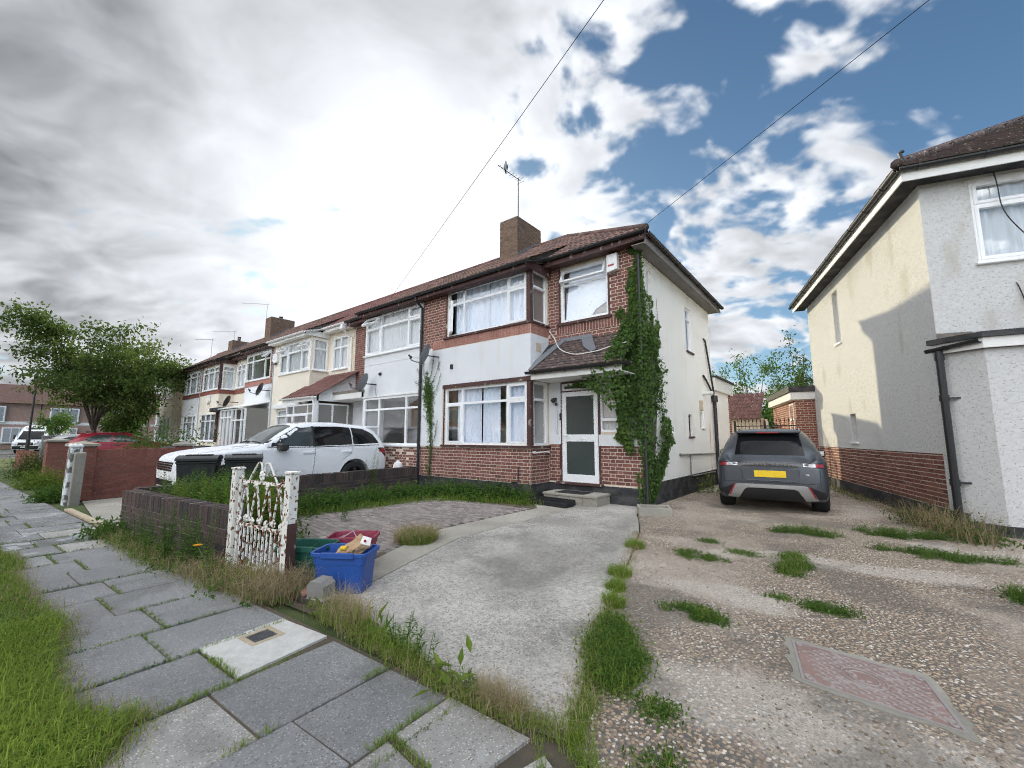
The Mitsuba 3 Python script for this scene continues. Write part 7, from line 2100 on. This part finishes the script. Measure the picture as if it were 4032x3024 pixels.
# ---- tufts in the gravel, each one a thing
TUFTS = [("mid green grass clump behind the rear of the grey car, nearest its tyre", (-0.66, 8.15), (0.42, 0.26), 1700, 0.13, 0), ("flat green patch with dark soil, left of the gravel drive", (-1.63, 5.72), (0.33, 0.20), 1300, 0.05, 1), ("small green tuft farther up the gravel near the planter", (-1.72, 6.55), (0.14, 0.10), 350, 0.05, 0),
         ("long yellow green grass patch in the middle of the gravel drive", (-0.66, 5.95), (0.19, 0.55), 2500, 0.085, 5), ("low green tuft at mid gravel, left of the manhole cover", (-1.10, 3.84), (0.24, 0.12), 1700, 0.07, 1), ("dark green low clump just beyond the manhole cover", (-0.28, 4.66), (0.22, 0.11), 900, 0.06, 0),
         ("tiny green tuft left of the dark clump near the manhole", (-0.60, 4.72), (0.09, 0.06), 220, 0.04, 1), ("broad green grass patch before the plinth of the right hand house", (0.50, 8.75), (0.62, 0.24), 2600, 0.13, 0), ("long low green grass patch beside the white front bay of the right house", (0.72, 7.55), (0.55, 0.22), 2300, 0.10, 0),
         ("green grass clump at the right edge of the picture on the gravel", (1.18, 6.05), (0.22, 0.18), 1100, 0.12, 0), ("small weedy tuft in the near gravel by the drive mouth", (-0.92, 2.42), (0.11, 0.11), 420, 0.045, 1), ("sparse green tuft closest to the camera in the gravel", (-0.78, 2.05), (0.09, 0.11), 260, 0.04, 1), ("thin green tuft on pale cement right of the near weed strip", (-1.15, 6.2), (0.25, 0.12), 420, 0.05, 1)]
for lab, c, (a, b), n, h, typ in TUFTS:
    g = affinity.scale(Point(*c).buffer(1.0, quad_segs=6), a, b)
    g = Polygon([(x + 0.25 * a * rng.normal(), y + 0.25 * b * rng.normal()) for x, y in g.exterior.coords[:-1]]).buffer(0)
    g = max(polys(g), key=lambda q: q.area)
    P = inside(g, n)
    keep = np.array([meshkit.noise(np.array([x * 7, y * 7, 2.0])) for x, y, _ in P]) > 0.38
    keep = keep if keep.mean() > 0.45 else keep | (rng.random(n) < 0.6)
    q_ = P[keep]
    edge_ = np.array([g.exterior.distance(Point(*w_[:2])) for w_ in q_])
    q_ = q_[edge_ > 0.35 * min(a, b) * rng.random(len(q_)) ** 1.5]
    m_ = len(q_) // 2
    pl_ = Plant().grass(q_[:m_], h * 0.9, typ, 1.1, 0.0045, 0.5).grass(q_[m_: m_ + m_ // 4], h, 5 if typ != 5 else 1, 1.0, 0.0045, 0.4).grass(q_[-m_ // 8:], h * 0.9, 2, 1.2, 0.0035, 0.4)
    pl_.tuft_leaves(q_[: n // 14], h * 0.55, 0.032, 0.013, 0, 11, 0.05, 0.45)
    pl_.add("grass_tuft", None, lab, None, "grass tuft", "grass tufts in the gravel drive")

# ---- weed beds along the low party wall and in front of the bay
bd = Plant()
bed = [(-8.9, 2.3), (-8.75, 3.2), (-8.6, 4.2), (-8.6, 5.2), (-8.6, 6.2), (-8.4, 7.1)]
bd.stems(along([(-8.5, 3.6), (-8.5, 5.0), (-8.4, 6.4), (-8.3, 7.2)], 120, 0.22), 0.42, 0.10, 0.026, 0, 0.035)
bd.stems(along([(-8.3, 7.5), (-7.4, 7.65), (-6.4, 7.85)], 70, 0.16), 0.42, 0.09, 0.03, 0, 0.035, 0.4)
bd.tuft_leaves(along([(-8.5, 3.5), (-8.4, 6.0), (-8.2, 7.3), (-7.2, 7.6), (-6.1, 7.85)], 260, 0.22), 0.26, 0.085, 0.045, 0, 20, 0.12, 0.38)
bd.grass(along([(-8.2, 3.4), (-8.0, 5.0), (-7.9, 6.6), (-7.2, 7.25), (-6.2, 7.55), (-5.5, 7.75)], 2600, 0.12), 0.13, 1, 0.9, 0.007, 0.5)
bd.tuft_leaves(along([(-6.3, 7.8), (-5.7, 7.75)], 24, 0.08), 0.3, 0.06, 0.03, 0, 18, 0.08)
bd.add("garden_weeds", None, "dark green weeds filling the beds along the low party wall and under the bay", "stuff")
ws = Plant()
ws.stems(inside(Polygon([(-8.75, 1.85), (-6.1, 2.08), (-6.3, 2.9), (-7.6, 3.6), (-8.6, 3.4)]), 170), 0.78, 0.14, 0.036, 5, 0.036, 0.5)
ws.stems(inside(Polygon([(-8.8, 1.85), (-6.6, 2.05), (-7.4, 3.0), (-8.7, 3.2)]), 80), 0.90, 0.14, 0.036, 0, 0.038, 0.85)
ws.tuft_leaves(inside(Polygon([(-8.75, 1.9), (-5.9, 2.1), (-6.2, 3.0), (-8.6, 3.4)]), 90), 0.3, 0.10, 0.04, 0, 16, 0.14, 0.4)
ws.add("tall_weeds", None, "tall bright green leafy weeds growing behind the low front wall", "stuff")
for lab, x, y, h, typ in (("single tall pointed weed standing against the rear of the white car", -9.55, 6.3, 1.15, 0), ("slim tall weed growing at the corner of the bay by the step", -5.72, 7.72, 0.55, 5), ("tall thin weed rising from the paving behind the gate", -7.0, 4.1, 0.62, 0)):
    Plant().stems(np.array([(x, y, 0.0), (x + 0.05, y + 0.03, 0), (x - 0.05, y + 0.05, 0)]), h, 0.085, 0.022, typ, 0.026).add("tall_weed", None, lab, None, "weed")
# pale dry tuft by the red box
pd = Plant().grass(inside(Point(-4.95, 4.05).buffer(0.30), 1500), 0.20, 2, 1.0, 0.005, 0.4, 0.6).grass(inside(Point(-4.85, 4.0).buffer(0.25), 700), 0.17, 1, 0.9, 0.006, 0.4)
pd.tuft_leaves(inside(Point(-4.80, 3.95).buffer(0.2), 14), 0.12, 0.06, 0.02, 5, 12, 0.06)
pd.add("grass_tuft", None, "pale dry grass tuft on the paving beyond the dark red box", None, "grass tuft")
# brambles and dead stems by the right house
br_ = Plant()
rl = [tuple((RA - RX * 0.30 + RU_ * t)[:2]) for t in (-1.2, -0.4, 0.6, 1.6)]
br_.tuft_leaves(along(rl[:3], 70, 0.13), 0.28, 0.05, 0.03, 3, 14, 0.12, 0.5)
br_.tuft_leaves(along(rl, 34, 0.15), 0.15, 0.06, 0.03, 0, 14, 0.12, 0.3)
br_.grass(along(rl[:3], 900, 0.16), 0.36, 2, 1.2, 0.006, 0.5, 0.3)
br_.grass(along([tuple((RA - RX * 0.25 + RU_ * t)[:2]) for t in (1.0, 3.0, 6.5)], 700, 0.10), 0.12, 2, 1.1, 0.006, 0.5, 0.3)
br_.grass(along([tuple((RA - RX * 0.2 + RU_ * t)[:2]) for t in (3.0, 6.5)], 500, 0.10), 0.10, 0, 1.1, 0.006, 0.5)
br_.add("brambles", None, "dark scrub and dead stems at the foot of the black downpipe on the right", "stuff")
Plant().tuft_leaves(np.array([(-3.15, 12.4, 0), (-3.1, 12.7, 0), (-3.2, 12.2, 0)]), 0.35, 0.10, 0.05, 5, 40, 0.14, 0.4).add("weed_clump", None, "bright green weed clump beside the plinth left of the grey car", None, "weed")
# shrubs at the far left of the pavement and in the far front gardens
for lab, x, y, r, h, typ, n in (("loose green weed bush at the foot of the leaning white post", -14.3, 1.25, 0.22, 0.28, 0, 40), ("pale flowering weed clump against the far red pier", -18.6, 1.40, 0.45, 0.42, 5, 60), ("dark rounded shrub beside the weathered grey post", -22.8, 1.45, 0.5, 0.75, 3, 100)):
    Plant().tuft_leaves(inside(Point(x, y).buffer(r), n), h, 0.08, 0.03, typ, 34, 0.14, 0.5).stems(inside(Point(x, y).buffer(r * 0.8), 14), h * 1.15, 0.08, 0.02, typ, 0.04).add("shrub", None, lab, None, "shrub")
Plant().tuft_leaves(inside(sbox(-24.5, 4.0, -20.5, 6.0), 130), 1.5, 0.11, 0.06, 0, 42, 0.3, 0.35).add("shrub", None, "green garden shrub in front of the far houses behind the dark bins", None, "shrub")

# ---- marigold by the gate
MG = thing("marigold", "single orange marigold leaning out from the foot of the gate", "flower")
mg = V3(-5.05, 1.60, 0.0)
tipm = mg + V3(-0.22, -0.08, 0.36)
add("stem", tube([mg, mg + V3(-0.08, -0.03, 0.20), tipm], 0.005, 6), "stem", MG, True)
Plant().put(leaves(mg + (tipm - mg) * np.array([0.3, 0.5, 0.7, 0.75])[:, None], np.array([(1, 0.2, 0.3), (-1, -0.3, 0.3), (0.8, -0.5, 0.4), (-0.3, 0.8, 0.5)]), np.tile([0, 0, 1.0], (4, 1)), 0.10, 0.035), tones(4, 4, 5)).add("leaves", MG, leafname="foliage")
ang_ = np.linspace(0, 2 * np.pi, 18)[:-1]
Dp = np.stack([np.cos(ang_), np.sin(ang_), 0.35 + 0 * ang_], -1)
m = leaves(np.tile(tipm, (17, 1)), Dp, np.tile([0, 0, 1.0], (17, 1)), 0.048, 0.02)
add("petals", cat([m, (m[0] * 1.0, m[1][:, ::-1])]), "petal_orange", MG)
add("centre", xform((np.array(ico.vertices), np.array(ico.faces)), np.diag([0.014, 0.014, 0.010]), tipm + Z * 0.01), "petal_orange", MG, True)

# ---- ivy on the corner of the end house
IV = thing("ivy", "thick green ivy climbing the brick corner of the end house to its eaves", "ivy")
ivf = Polygon([(-3.47, 0.1), (-3.60, 0.12), (-3.62, 0.54), (-3.72, 0.94), (-3.90, 1.28), (-4.10, 1.46), (-4.02, 1.70), (-4.05, 2.19), (-4.16, 2.57), (-4.30, 2.80), (-4.02, 2.90), (-3.98, 3.16), (-3.82, 3.21), (-3.90, 3.44), (-3.80, 3.50), (-3.92, 3.95), (-4.02, 4.32), (-3.86, 4.40), (-3.74, 4.10), (-3.68, 4.60), (-3.73, 4.86), (-3.69, 5.10), (-3.67, 5.35), (-3.64, 5.72), (-3.47, 5.75)])
ivs = Polygon([(8.80, 5.60), (8.85, 4.95), (8.85, 4.70), (8.92, 4.87), (9.06, 5.17), (9.19, 5.10), (9.21, 4.82), (9.25, 4.30), (9.36, 4.45), (9.40, 4.76), (9.56, 4.67), (9.50, 4.41), (9.55, 4.14), (9.45, 3.76), (9.62, 3.9), (9.71, 4.09), (9.84, 4.26), (9.95, 4.16), (9.84, 3.84), (9.87, 3.66), (9.63, 3.28), (9.67, 2.97), (9.66, 2.30), (9.87, 2.41), (9.96, 2.05), (9.88, 1.62), (10.16, 2.0), (10.34, 1.92), (10.20, 1.30), (9.90, 0.93), (9.60, 0.49), (9.20, 0.10), (8.80, 0.10)])
ip = Plant()


def ivy_wall(poly, n, to3, nrm, depthf, size=0.062):
    q = inside(poly, n)[:, :2]
    q = q[meshkit.noise(np.column_stack([q * [3.6, 2.2], 0 * q[:, 0] + 2])) > 0.30 + 0.10 * rng.random(len(q))]
    n = len(q)
    dist = np.array([poly.exterior.distance(Point(*a)) for a in q])
    dep = depthf(q[:, 1]) * np.clip(dist / 0.22, 0.12, 1) * rng.uniform(0.25, 1.05, n) * (0.55 + 0.9 * meshkit.noise(np.column_stack([q * 4.2, 0 * q[:, 0]])))
    P = to3(q) + nrm * (0.02 + dep)[:, None]
    D = unit(rng.normal(0, 0.5, (n, 3)) - [0, 0, 0.9] + nrm * 0.35)
    N = unit(rng.normal(0, 0.42, (n, 3)) + nrm)
    L = size * rng.uniform(0.65, 1.35, n)
    big = meshkit.noise(np.column_stack([q * 2.0, 0 * q[:, 0] + 5]))
    u = tones(n, 4, 4, 0.48)
    u[:, 0] = np.clip(u[:, 0] + np.repeat(0.5 * (big - 0.5), 4), 0, 1)
    yel = np.repeat(rng.random(n) < 0.02 + 0.06 * (big > 0.66), 4)
    u[yel, 1] = 5
    ip.put(leaves(P, D, N, L, L * rng.uniform(0.85, 1.05, n), 0.12, 0.30), u)


ivy_wall(ivf, 4600, lambda q: np.column_stack([q[:, 0], np.full(len(q), YR - 0.01), q[:, 1]]), -Y, lambda z: np.interp(z, [0, 0.8, 1.5, 2.9, 3.4, 6], [0.08, 0.14, 0.25, 0.30, 0.15, 0.10]))
ivy_wall(ivs, 6400, lambda q: np.column_stack([np.full(len(q), XC + 0.01), q[:, 0], q[:, 1]]), X, lambda z: np.interp(z, [0, 0.8, 1.5, 2.9, 3.4, 6], [0.10, 0.16, 0.26, 0.28, 0.16, 0.10]))
# the corner itself, where both sheets meet
nc = 2600
zc_ = rng.uniform(0.1, 5.7, nc)
rad = np.interp(zc_, [0, 0.8, 1.5, 2.9, 3.4, 6], [0.10, 0.16, 0.26, 0.29, 0.16, 0.10]) * rng.uniform(0.5, 1.0, nc)
a_ = rng.uniform(-math.pi / 2, 0, nc)
nn = np.stack([np.cos(a_), np.sin(a_), 0 * a_], -1)
ip.put(leaves(np.array([XC, YR, 0]) + nn * rad[:, None] + np.column_stack([0 * zc_, 0 * zc_, zc_]), unit(rng.normal(0, 0.5, (nc, 3)) - [0, 0, 0.8]), unit(nn + rng.normal(0, 0.4, (nc, 3))), 0.062 * rng.uniform(0.7, 1.3, nc), 0.058, 0.12, 0.3), tones(nc, 4, 4))
# hanging strands off the porch
for x, y, z, L in ((-4.35, 8.25, 2.95, 0.5), (-4.05, 8.05, 3.0, 0.75), (-3.85, 8.0, 2.95, 0.9), (-4.55, 8.5, 2.74, 0.12), (-5.0, 8.75, 2.74, 0.08), (-3.7, 8.05, 3.1, 0.8)):
    n = 110
    t = rng.random(n)
    ip.put(leaves(np.column_stack([x + rng.normal(0, 0.09, n) + 0.1 * t, y + rng.normal(0, 0.09, n), z - L * t]), unit(rng.normal(0, 0.5, (n, 3)) - [0, 0, 1]), unit(rng.normal(0, 0.5, (n, 3)) + [0.2, -1, 0.2]), 0.07, 0.065, 0.12, 0.3), tones(n, 4, 4))
q = rng.uniform([-3.95, 8.02], [-3.5, 8.85], (700, 2))
zz = 3.0 + (q[:, 1] - 8.0) * 0.92 + np.abs(rng.normal(0, 0.10, 700)) * np.clip((q[:, 0] + 4.4) / 0.5, 0.2, 1)
ip.put(leaves(np.column_stack([q, zz]), unit(rng.normal(0, 0.5, (700, 3)) - [0, 0.5, 0.4]), unit(rng.normal(0, 0.4, (700, 3)) + [0, -0.5, 1]), 0.07, 0.065, 0.12, 0.3), tones(700, 4, 4))
ip.add("leaves", IV, leafname="foliage")
sm = []
for i in range(9):
    y0, s0 = 8.95 + 0.10 * i, rng.uniform(-0.3, 0.5)
    sm.append(tube([(XC + 0.025, 8.95 + 0.03 * i, 0.1), (XC + 0.025, 8.95 + 0.06 * i, 1.2), (XC + 0.025, y0, 2.6), (XC + 0.025, y0 + 0.1 * s0, 3.6 + 0.5 * rng.random())], 0.012, 5))
sm.append(tube([(XC + 0.03, 9.93, 4.1), (XC + 0.03, 9.9, 4.75)], 0.005, 5))
sm.append(tube([(XC + 0.03, 9.3, 4.7), (XC + 0.03, 9.36, 5.3)], 0.005, 5))
for m in sm:
    add("stem", m, "bark", IV, True)
add("downpipe", tube([(XC + 0.09, 8.72, 0.05), (XC + 0.09, 8.72, 2.0), (XC + 0.05, 8.78, 3.0), (XC + 0.05, 8.78, 5.5)], 0.036, 8), "dark_metal", H1)
# ---- thin climber beside the downpipe
IV2 = thing("ivy", "thin climbing plant with bare twigs beside the black downpipe, below the satellite dish", "ivy")
c2 = Plant()
main = [(-9.40, 0.35), (-9.33, 1.1), (-9.36, 1.75), (-9.42, 2.4), (-9.52, 3.0), (-9.6, 3.35)]
twigs = [[(-9.5, 2.75), (-9.25, 3.1), (-9.0, 3.6)], [(-9.52, 2.9), (-9.35, 3.3), (-9.28, 3.75)], [(-9.5, 2.7), (-9.8, 2.95), (-10.1, 3.1)], [(-9.55, 2.95), (-9.85, 3.2), (-10.0, 3.5)], [(-9.45, 2.55), (-9.1, 2.85), (-8.95, 3.25)], [(-9.34, 1.2), (-9.15, 1.45), (-9.05, 1.95)], [(-9.34, 1.15), (-9.5, 1.2)], [(-9.55, 3.0), (-9.7, 3.3), (-9.75, 3.8)]]
w3 = lambda l, d=0.03: np.array([(x, YB - 0.016 - d, z) for x, z in l])  # noqa: E731
add("stem", tube(w3(main), [0.018, 0.016, 0.014, 0.012, 0.010, 0.006], 6), "bark", IV2, True)
for tw in twigs:
    add("twig", tube(w3(tw, 0.05), 0.006, 5), "bark", IV2, True)
for l, n, s in ((main, 420, 0.045), ([(-9.36, 1.8), (-9.42, 2.4), (-9.52, 3.0)], 420, 0.075), ([(-9.45, 2.4), (-9.5, 2.9)], 380, 0.12)):
    q = along(l, n, s)
    P = np.column_stack([q[:, 0], YB - 0.03 - np.abs(rng.normal(0, 0.05, n)), q[:, 1]])
    c2.put(leaves(P, unit(rng.normal(0, 0.6, (n, 3)) - [0, 0, 0.5]), unit(rng.normal(0, 0.5, (n, 3)) - [0, 1, 0]), 0.055, 0.045, 0.12, 0.35), tones(n, 4, 4, 0.6))
for tw in twigs:
    n = 60
    q = along(tw, n, 0.018)
    c2.put(leaves(np.column_stack([q[:, 0], np.full(n, YB - 0.07), q[:, 1]]), unit(rng.normal(0, 0.6, (n, 3))), unit(rng.normal(0, 0.5, (n, 3)) - [0, 1, 0]), 0.032, 0.022), tones(n, 4, 4, 0.6))
c2.add("leaves", IV2, leafname="foliage")
# ------------------------------------------------------------------ trees, far street, opposite side
def tree(name, label, x, y, h, crown, n=9000, typ=3, leaf=0.13, trunk=0.14, seed=1, base=1.6, mean=0.4, group=None, droop=0.3):
    """Trunk with forking limbs; leaves gather in sprays about the twig ends inside an uneven crown = (rx, ry, rz, zc)."""
    k = thing(name, label, "tree", group)
    g = np.random.default_rng(seed)
    rx, ry, rz, zc = crown
    wood = [tube([(x, y, -0.05), (x + 0.05, y, base * 0.6), (x + 0.02, y + 0.03, base)], [trunk * 1.15, trunk, trunk * 0.85], 8)]
    tips = []
    nl = 11
    for i in range(nl):
        a = i * 2.4 + g.uniform(-0.3, 0.3)
        e = g.uniform(-0.35, 1.0)
        end = V3(x + rx * 0.78 * math.cos(a) * math.cos(e), y + ry * 0.78 * math.sin(a) * math.cos(e), zc + rz * 0.85 * math.sin(e))
        st_ = V3(x, y, base * g.uniform(0.75, 1.15))
        mid = (st_ + end) / 2 + V3(0, 0, 0.12 * h * g.uniform(0.2, 1.0))
        pts = np.array([st_, (st_ * 0.6 + mid * 0.4), mid, (mid + end) / 2 + V3(0, 0, 0.2), end])
        wood.append(tube(pts, trunk * np.array([0.55, 0.42, 0.28, 0.16, 0.05]), 6))
        for j in range(9):
            t = g.uniform(0.3, 1.0)
            b = pts[0] * (1 - t) ** 2 + 2 * pts[2] * t * (1 - t) + end * t * t
            w = b + g.normal(0, 1, 3) * [rx * 0.22, ry * 0.22, rz * 0.22]
            wood.append(tube([b, (b + w) / 2 + V3(0, 0, 0.08), w], [trunk * 0.12, trunk * 0.08, trunk * 0.03], 4, cap=False))
            tips.append((b, w))
    add("trunk", wood[0], "bark", k, True)
    add("limbs", cat(wood[1:]), "bark", k, True)
    per = n // len(tips)
    pl_ = Plant()
    for b, w in tips:
        t = g.random((per, 1)) ** 0.7
        c = b + (w - b) * t * 1.15 + g.normal(0, 1, (per, 3)) * [rx * 0.07, ry * 0.07, rz * 0.06]
        d = unit(g.normal(0, 0.6, (per, 3)) - [0, 0, droop])
        nn_ = unit(g.normal(0, 0.6, (per, 3)) + [0, 0, 0.8])
        mm = mean + g.normal(0, 0.12)
        L = leaf * g.uniform(0.6, 1.25, per)
        pl_.put(leaves(c, d, nn_, L, L * 0.5), np.repeat(np.column_stack([np.clip(g.normal(mm, 0.2, per), 0, 1), np.full(per, typ)]), 4, 0))
    pl_.add("crown", k, leafname="crown")
    return k


tree("garden_tree", "large dark green cherry tree at the left, spreading above the red car", -34.5, 4.3, 9.0, (5.6, 5.0, 3.4, 5.8), 21000, 3, 0.22, 0.12, 5, 2.2, 0.62)
tree("garden_tree", "low dark bushy tree under the big cherry, behind the nose of the red car", -39.0, 6.4, 4.6, (4.4, 1.5, 1.6, 2.6), 5200, 3, 0.22, 0.09, 8, 0.8, 0.35)
tree("street_tree", "small slim street tree by the white van, below the cherry crown", -55.5, 4.6, 5, (1.5, 1.5, 1.5, 3.0), 1600, 0, 0.22, 0.06, 9, 1.2, 0.5)
for lab, x, y, h, c_, t_, sd in (("dense green tree beyond the iron gate, left of two behind the houses", -4.2, 27.0, 6.5, (2.6, 2.2, 2.5, 4.0), 0, 21), ("tall dark spiky tree behind the iron gate against the sky", -2.2, 30.0, 8.0, (2.0, 2.0, 3.1, 5.0), 3, 22), ("dark hedge tree closing the end of the drive", 0.4, 28.0, 5.0, (2.6, 2.0, 1.9, 2.7), 3, 23), ("sparse tree top showing above the orange brick outbuilding", 1.0, 33.0, 7.6, (1.3, 1.3, 1.7, 6.6), 3, 24), ("green bush close behind the iron gate on the left", -2.8, 24.5, 3.2, (1.0, 1.0, 1.2, 1.9), 0, 25)):
    tree("garden_tree", lab, x, y, h, c_, 5200 if h > 3.5 and h != 7.6 else 1800, t_, 0.17, 0.09, sd, 1.2, 0.45, droop=0.1)
for lab, x, y, h, c_, sd in (("distant pale green tree over the roofs, right of the cherry", -62.0, 16.0, 7, (4.0, 4.0, 2.6, 4.6), 31), ("distant dark tree far down the street at the left edge", -95.0, 18.0, 9, (6.0, 6.0, 3.5, 5.5), 32)):
    tree("far_tree", lab, x, y, h, c_, 2600, 0, 0.4, 0.16, sd, 1.8, 0.5)

# ---- far terrace across the end of the street, facing the camera
for i in range(5):
    a0 = V3(-79.0, -16.0 + i * 10.5, 0)
    u, nrm = V3(0, 1, 0), V3(1, 0, 0)
    lab = ("far brick house at the left edge, pale windows and brown roof", "second far brick house from the left edge, white bay windows over the van", "third far brick house, partly behind the cherry tree", "far brick house behind the trunk of the cherry tree", "far brick house at the right end of the distant row")[i]
    k = thing("distant_house", lab, "house", "houses across the end of the street")
    holes, wins = [], []
    for w0, z0, z1 in ((0.8, 0.8, 2.5), (0.8, 3.3, 5.0), (5.6, 3.3, 5.0), (7.6, 0.8, 2.5)):
        wins.append((w0, w0 + 2.4 if w0 < 5 else w0 + 1.9, z0, z1))
    add("wall", panel(sbox(0, 0, 10.4, 5.6), a0, u, nrm, 6.0), "far_brick", k)
    add("render_band", obox(a0, u, Z, nrm, (0.2, 10.2), (2.95, 3.3), (0.001, 0.05)), "white_paint", k)
    for w in wins:
        f = numbered(k + "__window")
        add("frame", cat([obox(a0, u, Z, nrm, (w[0] - 0.1, w[1] + 0.1), (w[2] - 0.1, w[3] + 0.1), (0.001, 0.28))] + [obox(a0, u, Z, nrm, (q - 0.03, q + 0.03), (w[2], w[3]), (0.281, 0.31)) for q in np.linspace(w[0], w[1], 4)]), "upvc", f)
        add("pane", obox(a0, u, Z, nrm, (w[0] + 0.03, w[1] - 0.03), (w[2] + 0.03, w[3] - 0.03), (0.2805, 0.29)), "far_glass", f)
    add("door", obox(a0, u, Z, nrm, (4.2, 5.3), (0, 2.2), (0.001, 0.06)), "brown_paint", k)
    rf = (np.array([a0 + u * q + nrm * e + Z * zz for q, e, zz in ((-0.02, 0.5, 5.5), (10.46, 0.5, 5.5), (10.46, -3.0, 8.0), (-0.02, -3.0, 8.0), (-0.02, -6.5, 5.5), (10.46, -6.5, 5.5))]), np.array([[0, 1, 2], [0, 2, 3], [3, 2, 5], [3, 5, 4]]))
    add("roof", rf, "roof_tile", k, uv=(0.7, 0))
    add("chimney", obox(a0, u, Z, nrm, (9.6, 10.8), (7.0, 9.0), (-3.6, -2.4)), "far_brick", k)
textured("far_brick", lambda p, n, uv: mix((0.27, 0.17, 0.14), (0.38, 0.26, 0.215), fbm(p.x * 2, p.y * 6, p.z * 9, 4)), 0.9)
plain("far_glass", (0.30, 0.32, 0.34), 0.08, 0.0)

van("white_van", "white panel van parked facing the camera at the far left", (-57.0, 2.9), 157)
hatch("white_car", "white car cut by the left edge of the picture", "paint_white", (-55.6, -1.2), 160, 1.1, 0.0, detail=False)
hatch("white_car", "white car seen from behind, right of the white van", "paint_white", (-56.5, 6.4), 168, 1.05, 0.0, detail=False)
LP = thing("street_lamp", "dark street lamp column rising into the cherry crown beside the van", "street lamp")
lb = V3(-44.0, 2.35, 0)
add("column", tube([lb, lb + Z * 1.3], 0.11, 10), "dark_metal", LP, 40)
add("shaft", tube([lb + Z * 1.3, lb + Z * 1.4, lb + Z * 6.0], [0.11, 0.065, 0.05], 10), "dark_metal", LP, 40)
add("lantern", xform(chamfer_box(V3(0, 0, 0), X, Y, Z, (-0.12, 0.12), (-0.75, 0.05), (-0.06, 0.06), 0.03), None, lb + Z * 6.05), "metal_grey", LP)

# ---- the other side of the street, behind the camera: what the windows and the paint mirror
for i in range(4):
    a0 = V3(6.0 - 13.5 * i, -19.5, 0)
    k = thing("opposite_house", "brick house across the street, seen only as a reflection", "house", "houses across the street seen only in reflections")
    add("wall", bx(a0[0] - 11.0, a0[0], -26.0, -19.5, 0, 5.6), "far_brick", k)
    for w0, z0 in ((-10, 0.9), (-10, 3.4), (-4.2, 3.4), (-3.8, 0.9)):
        add("window", bx(a0[0] + w0, a0[0] + w0 + 2.8, -19.5, -19.3, z0, z0 + 1.5), "upvc", k)
        add("pane", bx(a0[0] + w0 + 0.1, a0[0] + w0 + 2.7, -19.3, -19.28, z0 + 0.1, z0 + 1.4), "far_glass", k)
    rf = (np.array([(a0[0] + q, yy, zz) for q, yy, zz in ((0.3, -19.0, 5.5), (-11.3, -19.0, 5.5), (-11.3, -22.7, 8.0), (0.3, -22.7, 8.0), (0.3, -26.5, 5.5), (-11.3, -26.5, 5.5))]), np.array([[0, 1, 2], [0, 2, 3], [3, 2, 5], [3, 5, 4]]))
    add("roof", rf, "roof_tile", k, uv=(0.5, 0))
tree("street_tree", "broad street tree across the road, seen only as a reflection in windows", -24.0, -13.5, 8, (3.2, 3.0, 2.6, 5.0), 4200, 3, 0.26, 0.14, 41, 2.0, 0.5)
tree("street_tree", "smaller street tree across the road, seen only as a reflection in windows", -6.0, -13.0, 7, (2.4, 2.4, 2.2, 4.4), 3200, 3, 0.24, 0.12, 42, 1.8, 0.5)
